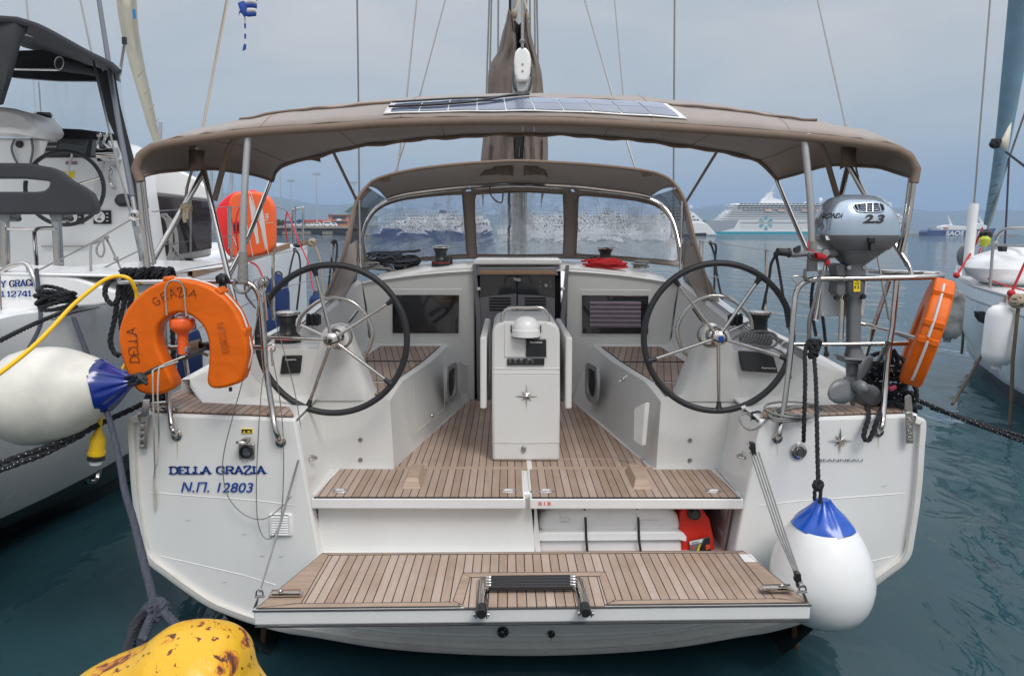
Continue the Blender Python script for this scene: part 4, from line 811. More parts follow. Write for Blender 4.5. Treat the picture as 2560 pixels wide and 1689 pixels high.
for x0, y0, x1, y1 in ((895, 775, 860, 820), (752, 811, 805, 835), (1732, 770, 1765, 815), (1871, 806, 1822, 828)): mb = MB(); mb.tube([P(x0, y0, 4.55), P(x1, y1, 4.55)], .01, 8); mb.build('guard_rail_stay', CHR, Y)
mb = MB(); a_ = R(-70); mb.tube([crr+Vector((.437*math.cos(a), 0, .437*math.sin(a))) for a in (R(-71), R(-69.3), R(-67.6))], .0198, 12); mb.build('rim_tape', FWH, wr_)
# instrument panels at each helm
mb = MB(); mb.prism([P(x, y, 4.365) for x, y in [(699, 936), (750, 933), (755, 888), (705, 889)]], (0, .02, 0)); e_ = mb.build('instrument_cover', BLK, Y, bevel=.008, seg=3)
text('Raymarine', 'lettering', WINK, P(727, 900, 4.364), (1, 0, .015), (0, 0, 1), .0095, e_, offset=.02, width=.066)
q_ = [P(1847, 876, 4.365), P(1932, 881, 4.365), P(1946, 933, 4.33), P(1858, 927, 4.33)]; mb = MB(); mb.prism(q_, (0, .04, -.005)); e_ = mb.build('instrument_cover', BLK, Y, bevel=.006, seg=3)
text('Raymarine', 'lettering', WINK, P(1921, 921, 4.332)+Vector((0, -.004, .0)), (1, 0, -.04), Vector((0, .25, 1)), .0095, e_, offset=.02, width=.084)
# ---- winches
def winch(c, r, h, par=Y, dome=True):
    c = Vector(c); w_ = bpy.data.objects.new('winch', None); COL.objects.link(w_); w_.parent = par; w_.location = c-par.location
    mb = MB(); mb.lathe([(r*1.12, 0), (r*1.15, h*.03), (r*1.1, h*.28), (r*.95, h*.3), (r*.72, h*.42), (r*.68, h*.6), (r*.74, h*.74), (r*.9, h*.8), (r*.9, h*.84), (r*.7, h*.87)], c, (0, 0, 1), 28); mb.build('drum', BLK, w_)
    mb = MB(); mb.lathe([(r*.98, h*.87), (r*1.03, h*.9), (r*1.0, h*.95), (r*.7, h*.98), (r*.3, h*.99), (r*.28, h*.96), (0, h*.96)], c, (0, 0, 1), 28); mb.obox(c+Vector((r*.9, -r*.4, h*.93)), (r*.6, 0, 0), (0, r*.3, 0), (0, 0, h*.06)); mb.build('self_tailer', CHR, w_)
    mb = MB(); mb.lathe([(r*1.125, h*.2), (r*1.14, h*.215), (r*1.125, h*.23)], c, (0, 0, 1), 28); mb.build('red_ring', RED, w_)
    return w_
winch(P(720, 864, 4.68), .074, .235); winch(P(1897, 858, 4.75), .074, .225)
winch(P(1102, 668, 6.5), .073, .20); winch(P(1513, 668, 6.5), .073, .19)
for (x, y, yy, n_) in ((784, 800, 4.9, 3), (1128, 655, 6.6, 2), (1487, 652, 6.6, 2), (1838, 800, 4.9, 3)):
    c = P(x, y, yy); mb = MB()
    for k in range(n_): mb.obox(c+Vector((k*.03-.03, 0, 0)), (.022, 0, 0), (0, .09, .0), (0, 0, .07)); mb.lathe([(0, .012), (.02, .01), (.02, -.01), (0, -.012)], c+Vector((k*.03-.03, -.02, .03)), (1, 0, 0), 12)
    mb.build('rope_clutch', BLK, Y, bevel=.005)
# ================================================================== platform, canvas, rails, rig of the middle yacht
# ---- folding swim platform
pl = bpy.data.objects.new('swim_platform', None); COL.objects.link(pl); pl.parent = Y; pl.location = B(0, 3.84, .5)-Y.location
hl, hr_, fl, fr = B(-1.125, 3.83, .498), B(1.185, 3.83, .512), P(632, 1527, 3.2), P(2028, 1512, 3.22)
dn = Vector((0, 0, -.072)); mb = MB(); mb.prism([hl+Vector((-.02, 0, 0)), hr_+Vector((.02, 0, 0)), fr, fl], dn); mb.build('platform_body', GEL, pl, bevel=.012, seg=3)
u3 = Vector((0, 0, .004))
def lerp4(u, v): return (hl.lerp(hr_, u)).lerp(fl.lerp(fr, u), v)
def slab(mb, pts, h=.005): mb.prism([p+Vector((0, 0, .0015)) for p in pts], (0, 0, h))
mb = MB(); slab(mb, [lerp4(.004, .012), lerp4(.996, .012), lerp4(.996, .97), lerp4(.628, .97), lerp4(.628, .99), lerp4(.375, .99), lerp4(.375, .97), lerp4(.004, .97)]); mb.build('teak_planks', TEAKP, pl, smooth=False)
mar = [[(.004, .012), (.996, .012), (.975, .05), (.025, .05)], [(.004, .012), (.025, .05), (.072, .905), (.0, .985)][0:0], [(.003, .98), (.37, .98), (.345, .915), (.06, .915)], [(.63, .98), (.997, .98), (.955, .915), (.655, .915)],
       [(.004, .015), (.024, .05), (.075, .913), (.003, .98)], [(.996, .015), (.976, .05), (.945, .913), (.997, .98)], [(.352, .42), (.652, .42), (.636, .50), (.37, .50)], [(.352, .42), (.37, .50), (.372, .96), (.352, .90)], [(.652, .42), (.636, .50), (.634, .96), (.652, .90)]]
for q in mar:
    if len(q) < 4: continue
    pts = [lerp4(*a)+Vector((0, 0, .006)) for a in q]; mb = MB(); mb.prism(pts, (0, 0, .002)); mb.build('teak_margin', TMARG, pl, smooth=False)
    mb = MB(); mb.tube([p+Vector((0, 0, .0015)) for p in pts], .0022, 4, closed=True); mb.build('margin_seam', CAULK, pl)
mb = MB(); mb.tube([fl+Vector((0, -.002, .001)), fr+Vector((0, -.002, .001))], .0045, 5); mb.tube([fl+dn+Vector((.01, .0, -.002)), fr+dn+Vector((-.01, .0, -.002))], .005, 5); mb.build('edge_gasket', CAULK, pl)
# ladder folded in its slot
lad = bpy.data.objects.new('boarding_ladder', None); COL.objects.link(lad); lad.parent = pl; lad.location = Vector((0, -.4, 0))
for (xa, ya, xb, yb) in ((1208, 1455, 1204, 1533), (1444, 1453, 1463, 1530)):
    a, b = P(xa, ya, 3.47), P(xb, yb, 3.17)
    mb = MB(); mb.tube([a+Vector((0, 0, .015)), b+Vector((0, 0, .018))], .019, 12, flat=.8)
    for dx in (-.024, .024): mb.prism([a+Vector((dx-.003, 0, -.002)), b+Vector((dx-.003, -.035, -.006)), b+Vector((dx-.003, -.04, .012)), a+Vector((dx-.003, 0, .018))], (.006, 0, 0))
    mb.build('side_rail', CHR, lad)
    mb = MB(); mb.lathe([(0, .012), (.02, .012), (.024, .004), (.024, -.05)], b+Vector((0, -.018, .012)), (0, -1, 0), 20); mb.build('end_cap', BLK, lad)
    for dx in (-.028, .028): mb = MB(); mb.lathe([(0, .008), (.009, .008), (.011, 0)], b+Vector((dx, -.022, .008)), (1 if dx > 0 else -1, 0, 0), 10); mb.build('pivot_bolt', CHR2, lad)
for k in range(4):
    a, b = P(1221, 1454+k*7, 3.46-.035*k), P(1432, 1452+k*7, 3.46-.035*k); mb = MB(); mb.obox((a+b)/2+Vector((0, 0, .018-k*.001)), (b-a), (0, .028, 0), (0, 0, .022)); mb.build('tread', RUB, lad, bevel=.005)
    for p in (a, b): mb = MB(); mb.obox(p+Vector((.01*(-1 if p is a else 1)*0, 0, .02)), (.03, 0, 0), (0, .02, 0), (0, 0, .026)); mb.build('tread_end', CHR, lad, bevel=.005)
for (x0, x1, y, k) in ((675, 755, 1485, -1), (1900, 1980, 1472, 1)):
    a, b = P(x0, y, 3.33), P(x1, y-1, 3.33); mb = MB(); mb.obox((a+b)/2+Vector((0, 0, .002)), b-a, (0, .045, 0), (0, 0, .006)); mb.tube([a+Vector((.01, 0, .016)), b+Vector((-.01, 0, .016))], .008, 8); mb.ball((a*.65+b*.35 if k < 0 else a*.35+b*.65)+Vector((0, -.01, .02)), .012, 8, 6); mb.build('barrel_bolt', CHR, pl)
mb = MB(); q = [P(1846, 1399, 3.78), P(1878, 1397, 3.78), P(1895, 1415, 3.68), P(1860, 1417, 3.68)]; q = [Vector((p.x, p.y, lerp4(.9, (3.83-p.y)/.62).z+.006)) for p in q]; mb.prism(q, (0, 0, .004)); mb.build('white_patch', FWH, pl, bevel=.001)
# lower transom: moulded band, two through-hulls
mb = MB()
for pts in ([(800, 1555), (1000, 1580), (1300, 1588), (1600, 1580), (1780, 1556)], [(800, 1578), (1000, 1601), (1300, 1611), (1600, 1600), (1850, 1565)]): mb.tube(cr([P(x, y, 3.846) for x, y in pts], 6), .005, 5)
mb.build('lower_moulding', GEL, Y)
mb = MB(); mb.prism(cr([P(x, y, 3.85) for x, y in [(796, 1566), (797, 1586), (960, 1608), (1300, 1620), (1600, 1610), (1848, 1572), (1846, 1556), (1600, 1590), (1300, 1600), (1000, 1590)]], 3, True), (0, -.008, 0)); mb.build('access_panel', GELS, Y, bevel=.002)
for x, y, r_ in ((1257, 1579, .032), (1378, 1584, .021)):
    mb = MB(); c = P(x, y, 3.84); mb.lathe([(r_*.35, -.01), (r_*.38, .006), (r_*.9, .008), (r_, 0)], c, (0, -1, 0), 24); o = mb.build('through_hull', BLK, Y)
    mb = MB(); [mb.lathe([(0, .003), (.004, .002), (.005, 0)], c+Vector((r_*.68*math.cos(a), -.008, r_*.68*math.sin(a))), (0, -1, 0), 8) for a in (R(60), R(180), R(300))]; mb.lathe([(r_*.34, .0), (r_*.38, .004), (r_*.42, 0)], c+Vector((0, -.007, 0)), (0, -1, 0), 16); mb.build('screw_ring', CHR2, o)
# ---- transom fittings and lettering (left)
TYY = 3.846
mb = MB(); wd = strokes(mb, 'DELLA', (0, 0, 0), (1, 0, 0), (0, 0, 1), 1, .2, ks=1.18); 
def serif_word(body, x0, x1, y0, h, name='lettering', wt=.27):
    a, b = P(x0, y0, TYY-.002), P(x1, y0-1, TYY-.002); t = MB(); w_ = strokes(t, body, (0, 0, 0), (1, 0, 0), (0, 0, 1), h, h*wt, ks=1.0); ks = (b-a).length/w_
    mb = MB(); strokes(mb, body, a, b-a, (0, 0, 1), h, h*wt, ks=ks); mb.build(name, BINK, Y, smooth=False)
serif_word('DELLA GRAZIA', 423, 664, 1184, .0395)
text('Ν.Π. 12803', 'lettering', BINK, P(541, 1229, TYY-.0025), (1, 0, -.002), (0, 0, 1), .055, Y, offset=.010, shear=.22, width=.393)
# vent grille
a = P(702, 1311, TYY); mb = MB(); mb.box((a.x-.062, TYY-.010, a.z-.062), (a.x+.062, TYY+.01, a.z+.062)); v = mb.build('vent_grille', FWH, Y, bevel=.008, seg=3)
mb = MB(); [mb.prism([(a.x-.045, TYY-.012, a.z-.042+k*.0135), (a.x+.045, TYY-.012, a.z-.042+k*.0135), (a.x+.045, TYY-.018, a.z-.050+k*.0135), (a.x-.045, TYY-.018, a.z-.050+k*.0135)], (0, .002, .0015)) for k in range(8)]; mb.build('slat', FWH, v, smooth=False)
mb = MB(); [mb.box((a.x-.045, TYY-.0112, a.z-.042+k*.0135), (a.x+.045, TYY-.0105, a.z-.035+k*.0135)) for k in range(8)]; mb.build('slat_gap', MOTG, v, smooth=False)
# shore power inlet with open lid, sticker
a = P(617, 1127, TYY); mb = MB(); mb.box((a.x-.043, TYY-.008, a.z-.043), (a.x+.043, TYY+.01, a.z+.043)); so = mb.build('shore_power_inlet', CHR2, Y, bevel=.006)
mb = MB(); mb.lathe([(.024, -.002), (.026, .014), (.035, .014), (.037, 0)], a+Vector((0, -.008, 0)), (0, -1, 0), 24); mb.build('inlet_ring', BLK, so)
mb = MB(); mb.lathe([(0, 0), (.024, 0)], a+Vector((0, -.0095, 0)), (0, -1, 0), 20); mb.build('inlet_face', SMOKE, so); mb = MB(); [mb.obox(a+Vector((.011*math.cos(t), -.014, .011*math.sin(t))), (.005, 0, 0), (0, .008, 0), (0, 0, .007)) for t in (.5, 2.6, 4.7)]; mb.build('pin', CHR, so)
mb = MB(); c = P(606, 1108, TYY-.05); mb.lathe([(0, .008), (.035, .006), (.037, -.004), (.034, -.01)], c, Vector((-.1, -.35, -1)), 22); mb.obox(c+Vector((.012, .02, .016)), (.03, 0, 0), (0, .06, 0), (0, 0, .012)); mb.build('hinged_lid', CHR, so)
mb = MB(); c = P(617, 1077, TYY); mb.box((c.x-.031, TYY-.001, c.z-.013), (c.x+.031, TYY+.01, c.z+.013)); st = mb.build('warning_sticker', YST, Y, smooth=False)
mb = MB(); mb.box((c.x-.027, TYY-.002, c.z-.009), (c.x+.027, TYY-.0012, c.z+.010)); mb.build('sticker_print', INK, st, smooth=False); mb = MB(); mb.box((c.x+.004, TYY-.003, c.z-.006), (c.x+.02, TYY-.0022, c.z+.002)); mb.prism([(c.x-.02, TYY-.003, c.z-.007), (c.x-.006, TYY-.003, c.z-.007), (c.x-.013, TYY-.003, c.z+.005)], (0, .0008, 0)); mb.build('sticker_symbol', YST, st, smooth=False)
# chain plates on both quarters
for pts, bolts, top_ in (([(348, 1122), (366, 1122), (369, 1040), (351, 1040)], [(357, 1060), (357, 1077), (356, 1093), (356, 1110)], [(351, 1041), (371, 1041), (374, 998), (357, 998)]), ([(2266, 1108), (2284, 1108), (2282, 1030), (2264, 1030)], [(2274, 1047), (2275, 1063), (2275, 1079), (2276, 1095)], [(2262, 1031), (2283, 1031), (2279, 990), (2272, 985), (2262, 992)])):
    mb = MB(); mb.prism([P(x, y, 3.812) for x, y in pts], (0, .008, 0)); mb.prism([P(x, y, 3.80+(.0 if y > 1035 else .06)) for x, y in top_], (0, .008, 0)); cp_ = mb.build('chainplate', CHR2, Y, bevel=.003)
    mb = MB(); [mb.lathe([(0, .004), (.005, .004), (.006, .002), (.012, .003), (.014, 0)], P(x, y, 3.811), (0, -1, 0), 16) for x, y in bolts]; mb.build('bolt_row', CHR, cp_)
STAIN = node_mat('rust_drip', (.62, .53, .36), .6, var=.2, vscale=20); SCF = node_mat('scuff_mark', (.25, .25, .25), .7)
for x, y0, y1, w_ in ((443, 1100, 1150, 1.4), (703, 1116, 1150, 1.1), (1378, 1592, 1622, 1.6), (2197, 1090, 1122, 1.0), (1944, 1106, 1140, 1.0)): mb = MB(); mb.poly([P(x-w_, y0, TYY-.0008), P(x+w_, y0, TYY-.0008), P(x+w_*.3, y1, TYY-.0008), P(x-w_*.3, y1, TYY-.0008)]); mb.build('rust_streak', STAIN, Y, smooth=False)
for x, y in ((655, 1389), (702, 1391), (610, 1335), (470, 1300), (2210, 1215), (560, 1455)): mb = MB(); mb.poly([P(x-9, y+1.6, TYY-.0008), P(x, y-.6, TYY-.0008), P(x+9, y-2.2, TYY-.0008), P(x+1, y+.6, TYY-.0008)]); mb.build('scuff', SCF, Y, smooth=False)
# ---- right: star, name, deck filler, cleat block
mb = MB(); star(mb, P(2101, 1101, TYY-.003), .077, hv=(.93, 1, .55)); mb.build('star_emblem', CHR, Y, smooth=False)
text('JEANNEAU', 'lettering', SMOKE, P(2104, 1153, TYY-.002), (1, 0, 0), (0, 0, 1), .0145, Y, offset=.012, width=.238)
mb = MB(); c = P(1996, 1127, TYY); mb.lathe([(0, .012), (.012, .012), (.014, .004), (.027, .004), (.031, .012), (.043, .008), (.046, 0)], c, (0, -1, 0), 28); mb.obox(c+Vector((0, -.014, 0)), (.012, 0, 0), (0, .01, 0), (0, 0, .04)); mb.build('shower_socket', CHR, Y)
mb = MB(); c = P(347, 0, 1); [mb.prism([P(x, y, 3.9) for x, y in q], (.0, .01, 0)) for q in ([(1874, 1175), (1888, 1188), (1886, 1228), (1872, 1208)],)]; mb.build('maker_plate', CHR2, Y, smooth=False)

# ---- bimini top
near = [(349, 443), (337, 421), (339, 392), (353, 375), (382, 356), (431, 346), (511, 334), (638, 319), (834, 307), (977, 296), (1238, 291), (1429, 293), (1688, 308), (1969, 328), (2131, 344), (2225, 358), (2265, 371), (2287, 394), (2296, 421), (2288, 446)]
midr = [(530, 424), (518, 400), (521, 375), (542, 352), (590, 330), (650, 308), (740, 285), (829, 267), (998, 250), (1160, 240), (1316, 237), (1480, 240), (1600, 245), (1688, 254), (1800, 268), (1900, 287), (1990, 305), (2069, 325), (2108, 345), (2124, 370), (2126, 395), (2112, 414)]
farr = [(681, 452), (689, 430), (713, 409), (762, 396), (834, 378), (910, 362), (1004, 351), (1120, 341), (1238, 335), (1310, 334), (1429, 336), (1618, 351), (1779, 374), (1851, 386), (1899, 403), (1923, 426), (1941, 449)]
NB = 61
rn, rm, rf = [resample(cr([P(x, y, yy) for x, y in l], 5), NB) for l, yy in ((near, 3.9), (midr, 4.6), (farr, 5.4))]
def bim(j, v, wav=True):
    """surface point for column j (0..NB-1) and v 0 near .. 1 far"""
    a, b, c = rn[j], rm[j], rf[j]; t = v
    p = a*((1-t)*(1-2*t)) + b*(4*t*(1-t)) + c*(t*(2*t-1))
    e = min(j, NB-1-j)/8.0; sag = .012*math.sin(v*math.pi*2)**2*(1 if e > 1 else 0)
    if wav: p = p+Vector((0, 0, -sag+.006*noise.noise(Vector((j*.35, v*5, 1)))+(.014*noise.noise(Vector((j*.9, v*4, 4))) if e < 1.6 else .004*noise.noise(Vector((j*.6, v*9, 8))))))
    return p
bm_ = bpy.data.objects.new('bimini', None); COL.objects.link(bm_); bm_.parent = Y; bm_.location = B(0, 4.6, 2.6)-Y.location
NV = 17
mb = MB(); mb.grid([[bim(j, i/(NV-1)) for j in range(NB)] for i in range(NV)]); mb.build('canvas_top', CANV, bm_, sol=.005, angle=60)
hem = [p+Vector((0, .012, -.022)) for p in rn]; mb = MB(); mb.tube(hem, .0245, 10, flat=1.0); mb.build('front_hem', CANVD, bm_)
hem = [p+Vector((0, -.008, -.008)) for p in rf]; hem = [p+Vector((0, 0, .006*math.sin(i*1.7)+.004*math.sin(i*.77))) for i, p in enumerate(hem)]; mb = MB(); mb.tube(resample(hem, 120), .014, 8); mb.build('back_hem', CANVD, bm_)
jj = range(8, NB-8); sm = [bim(j, .20)+Vector((0, 0, .010+.012*noise.noise(Vector((j*.55, 0, 9))))) for j in jj]; mb = MB(); mb.tube(cr(sm, 3), .0085, 6); mb.build('top_seam_piping', CANVD, bm_)
for j in (0, NB-1):
    mb = MB(); e_ = [bim(j, i/(NV-1)) for i in range(NV)]; mb.tube(e_, .010, 6); mb.build('side_hem', CANVD, bm_)
    e2 = [bim(3 if j == 0 else NB-4, i/(NV-1))+Vector((0, 0, -.004)) for i in range(NV)]; mb = MB(); mb.tube(e2, .003, 4); mb.build('stitch_line', CANVD, bm_)
for j in (11, 21, 39, 49): mb = MB(); mb.tube([bim(j, i/(NV-1)) for i in range(NV)], .0062, 5, flat=.7); mb.build('panel_seam', CANVD, bm_)
for x in (1307, 1335): mb = MB(); mb.tube([P(x, 318, 3.95), P(x, 328, 4.0)], .004, 5); mb.build('strap_end', WTAPE, bm_)
# frame bows under the cloth
def tubep(name, pts, r, mat, par, Yd=None, cm=5, **kw):
    mb = MB(); q = Ps(pts, Yd); mb.tube(cr(q, cm) if len(q) > 2 else q, r, 10, **kw); return mb.build(name, mat, par)
tubep('frame_leg', [(345, 440, 3.93), (357, 560, 3.95), (371, 668, 3.97)], .0135, CHR, bm_); tubep('frame_leg', [(357, 444, 3.98), (369, 560, 4.0), (385, 660, 4.02)], .0125, CHR, bm_)
tubep('frame_leg', [(2286, 446, 3.93), (2273, 540, 3.95), (2254, 632, 3.97)], .0135, CHR, bm_); tubep('frame_leg', [(2276, 446, 3.98), (2264, 540, 4.0), (2246, 628, 4.02)], .0125, CHR, bm_)
tubep('diagonal_brace', [(509, 430, 4.3), (377, 660, 4.05)], .0165, CHR, bm_); tubep('rear_leg', [(509, 422, 4.3), (549, 600, 4.2), (592, 775, 4.1)], .016, CHR, bm_)
tubep('diagonal_brace', [(2123, 416, 4.3), (2200, 552, 4.2), (2271, 664, 4.05)], .0165, CHR, bm_); tubep('brace_shackle', [(2268, 655, 4.05), (2276, 675, 4.02), (2280, 692, 3.95)], .012, CHR2, bm_); tubep('rear_leg', [(2120, 416, 4.32), (2100, 500, 4.28), (2078, 600, 4.22), (2040, 800, 4.12)], .016, CHR, bm_)
tubep('sleeved_leg', [(606, 330, 3.95), (578, 360, 4.1), (562, 405, 4.2), (536, 500, 4.25)], .017, CANVD, bm_); tubep('sleeved_leg', [(2032, 342, 3.95), (2053, 365, 4.1), (2068, 405, 4.2), (2092, 488, 4.25)], .017, CANVD, bm_)
tubep('front_leg', [(676, 452, 5.4), (621, 590, 4.9), (573, 688, 4.4)], .0165, CHR, bm_); tubep('front_leg', [(1942, 450, 5.4), (2018, 626, 4.8), (2052, 680, 4.4)], .0165, CHR, bm_)
for pts in ([(834, 382, 5.38), (862, 440, 5.8), (895, 508, 6.2)], [(1793, 378, 5.38), (1715, 505, 6.2)]): tubep('tension_strap', pts, .013, CANVD, bm_, flat=.3)
for x0, y0, x1, y1 in ((620, 335, 607, 700), (2010, 342, 2030, 672)):
    tubep('strut', [(x0, y0, 3.93), ((x0+x1)/2+(-4 if x0 < 1000 else 6), (y0+y1)/2, 3.9), (x1, y1, 3.92)], .0185, ROPEG if 0 else ALU, bm_)
    mb = MB(); c = P(x0, y0-2, 3.91); mb.obox(c, (.07, 0, 0), (0, .03, 0), (0, 0, .03)); mb.build('bow_clamp', CHR, bm_, bevel=.008)
    mb = MB(); a, b = P(x1+1, y1-70, 3.9), P(x1, y1+6, 3.9); mb.tube([a, a.lerp(b, .5), b], [.024, .027, .03], 10); mb.tube(cr([b+Vector((.045*math.cos(t), -.01, .045*math.sin(t)-.01)) for t in (2.6, 3.5, 4.4, 5.3, 6.1)], 4), .014, 8, flat=.6); mb.build('foot_wrap', WTAPE if 0 else ROPEG, bm_)
for x, y in ((484, 372), (2113, 366)):
    mb = MB(); mb.obox(P(x, y, 4.3), (.05, 0, .01), (0, .03, 0), (0, 0, .035)); mb.build('frame_knuckle', CHR, bm_, bevel=.008)
    mb = MB(); mb.grid([[P(x-12, y+2, 4.27), P(x+6, y+2, 4.27), P(x+28, y+4, 4.27)], [P(x-10, y+30, 4.28), P(x+10, y+34, 4.24), P(x+26, y+30, 4.28)], [P(x-14, y+58, 4.28), P(x+4, y+50, 4.25), P(x+30, y+52, 4.28)]]); mb.build('hanging_cloth_tab', CANVD, bm_, sol=.004)
mb = MB(); mb.prism([P(x, y, 5.38) for x, y in [(775, 393), (799, 388), (800, 405), (778, 400)]], (0, .02, 0)); mb.build('loose_flap', CANVD, bm_, smooth=False)
# ---- solar panel lying on the bimini
sp = thing('solar_panel', bim(30, .2), 'long flexible solar panel lying on top of the taupe bimini', 'solar panel')
def jx(px, v):
    best = min(range(NB), key=lambda j: abs(bim(j, v, False).x-px)); return best
def surf(x, v):
    js = [bim(j, v, False) for j in range(NB)]
    for a, b in zip(js, js[1:]):
        if a.x <= x <= b.x: return a.lerp(b, (x-a.x)/max(b.x-a.x, 1e-6))
    return js[-1]
sx0, sx1 = P(990, 270, 4.25).x, P(1655, 270, 4.25).x; nc = 30
def sol_pt(u, w_, h=.012): return surf(sx0+(sx1-sx0)*u+(.09*u-.02)*(1-w_), .025+.145*w_)+Vector((0, 0, h+.0012*math.sin(u*30)))
mb = MB(); mb.grid([[sol_pt(i/nc, k/4) for i in range(nc+1)] for k in range(5)]); mb.build('white_backing', FWH, sp, sol=.003)
SOLC = node_mat('solar_cells', (.10, .13, .20), .16, coat=.8, var=.4, vscale=5)
for c_ in range(10):
    for r_ in range(2):
        mb = MB(); u0, u1 = .02+c_*.096+.002, .02+(c_+1)*.096-.002; w0, w1 = .045+.46*r_, .045+.46*(r_+1)-.014; mb.grid([[sol_pt(u0+(u1-u0)*a/3, w0+(w1-w0)*b/2, .0185) for a in range(4)] for b in range(3)]); mb.build('cell', SOLC, sp)
mb = MB(); mb.tube(cr([sol_pt(.01, .25, .03), sol_pt(.15, .3, .028), sol_pt(.3, .45, .03), sol_pt(.42, .85, .035), sol_pt(.5, 1.08, .03)], 6), .007, 6); mb.tube(cr([sol_pt(.01, .6, .03), sol_pt(.2, .75, .028), sol_pt(.36, .8, .03), sol_pt(.48, 1.0, .03)], 6), .006, 6); mb.build('cable', BLK, sp)

# ---- spray hood
dg_ = bpy.data.objects.new('spray_hood', None); COL.objects.link(dg_); dg_.parent = Y; dg_.location = B(0, 6.6, 2.0)-Y.location
outer = [(815, 738, 5.55), (838, 688, 5.7), (864, 618, 5.9), (885, 523, 6.1), (897, 490, 6.15), (918, 464, 6.2), (947, 444, 6.2), (1031, 423, 6.2), (1138, 410, 6.2), (1240, 403, 6.2), (1300, 401, 6.2), (1429, 407, 6.2), (1530, 415, 6.2), (1620, 427, 6.2), (1655, 437, 6.2), (1680, 452, 6.2), (1702, 480, 6.15), (1717, 518, 6.1), (1740, 612, 5.9), (1763, 690, 5.7), (1782, 756, 5.55)]
inner = [(892, 700, 6.5), (897, 660, 6.7), (903, 600, 6.9), (912, 556, 7.0), (930, 524, 7.05), (950, 506, 7.05), (980, 492, 7.05), (1031, 480, 7.05), (1138, 467, 7.05), (1240, 460, 7.05), (1300, 458, 7.05), (1429, 463, 7.05), (1530, 474, 7.05), (1600, 484, 7.05), (1640, 497, 7.05), (1664, 515, 7.0), (1682, 545, 6.95), (1697, 600, 6.85), (1704, 655, 6.7), (1708, 700, 6.5)]
ND = 81
ro, ri = resample(cr(Ps(outer), 5), ND), resample(cr(Ps(inner), 5), ND)
a0, a1 = 18, ND-19
rows = [[ro[j].lerp(ri[j], t)+Vector((0, 0, .035*math.sin(math.pi*t))) for j in range(a0, a1+1)] for t in [i/8 for i in range(9)]]
mb = MB(); mb.grid(rows); mb.build('hood_roof', CANV, dg_, sol=.005, angle=70)
for rg in (range(0, a0+1), range(a1, ND)):
    rg = list(rg); rows = []
    for t in (0, .12, .24): rows.append([ro[j].lerp(ri[j], t) for j in rg])
    mb = MB(); mb.grid(rows); mb.build('hood_side_band', CANV, dg_, sol=.005)
    mb = MB(); mb.grid([[ro[j].lerp(ri[j], t) for j in rg] for t in (.24, .6, 1.0)]); mb.build('side_window', VINYL2, dg_)
tubes = [p+Vector((0, -.004, -.006)) for p in ro]; mb = MB(); mb.tube(tubes, .015, 8); mb.build('rear_hem', CANVD, dg_)
mb = MB(); mb.tube([p+Vector((0, -.02, -.03)) for p in ri[4:-4]], .012, 8); mb.build('inner_bow', CHR, dg_)
for s in (-1, 1):   # cloth skirt down to the coaming
    T = side(s); mb = MB(); rw = [[T(864, 618, 5.9), T(893, 600, 6.3)], [T(840, 685, 5.7), T(892, 650, 6.2)], [T(815, 738, 5.55), T(890, 690, 6.0)], [T(812, 752, 5.5), T(862, 745, 5.5)]]; mb.grid([resample(r, 7) for r in rw])
    for i in range(len(mb.v)): mb.v[i] = mb.v[i]+Vector((0, .02*math.sin(i*2.1), 0))
    mb.build('hood_skirt', CANV, dg_, sol=.005, angle=60); mb = MB(); mb.tube([T(897, 500, 6.2), T(899, 600, 6.2), T(902, 690, 6.2)], .0125, 8); mb.build('grab_post', CHR, dg_)
# front: one vinyl screen with cloth frame, three lights
FYY = 7.05
def FP(x, y): return P(x, y, FYY+.25*(y-470)/180*-1+.25*0)
def panel(name, outline_px, win_px, mat): pass
frame_out = [(x, y) for x, y, _ in inner]
def lerpY(y): return 7.08-.10*(y-460)/190
mbw = MB(); L0 = [(1158, 480), (1160, 560), (1166, 636)]; 
wins = {'left': [(912, 640), (908, 600), (917, 560), (938, 531), (975, 509), (1040, 495), (1150, 486), (1157, 500), (1166, 625), (1160, 637), (1060, 644), (960, 652), (925, 655)],
        'mid': [(1190, 486), (1250, 482), (1310, 480), (1400, 484), (1408, 492), (1410, 560), (1408, 628), (1400, 636), (1300, 638), (1200, 637), (1192, 630), (1188, 560)],
        'right': [(1448, 490), (1560, 498), (1620, 508), (1655, 525), (1675, 548), (1690, 600), (1694, 650), (1640, 648), (1500, 640), (1442, 634), (1440, 620), (1444, 560)]}
for kx, wpx in wins.items():
    q = [P(x, y, lerpY(y)) for x, y in cr([Vector((x, y, 0)) for x, y in wpx], 3, True) for x, y in [(x, y)]] if 0 else [P(v.x, v.y, lerpY(v.y)) for v in cr([Vector((x, y, 0)) for x, y in wpx], 3, True)]
    mb = MB(); mb.poly(q); mb.build('vinyl_window', VINYL, dg_, smooth=False)
    c = sum(q, Vector())/len(q); mb = MB(); mb.tube(q, .006, 5, closed=True); mb.build('window_piping', CANVD, dg_)
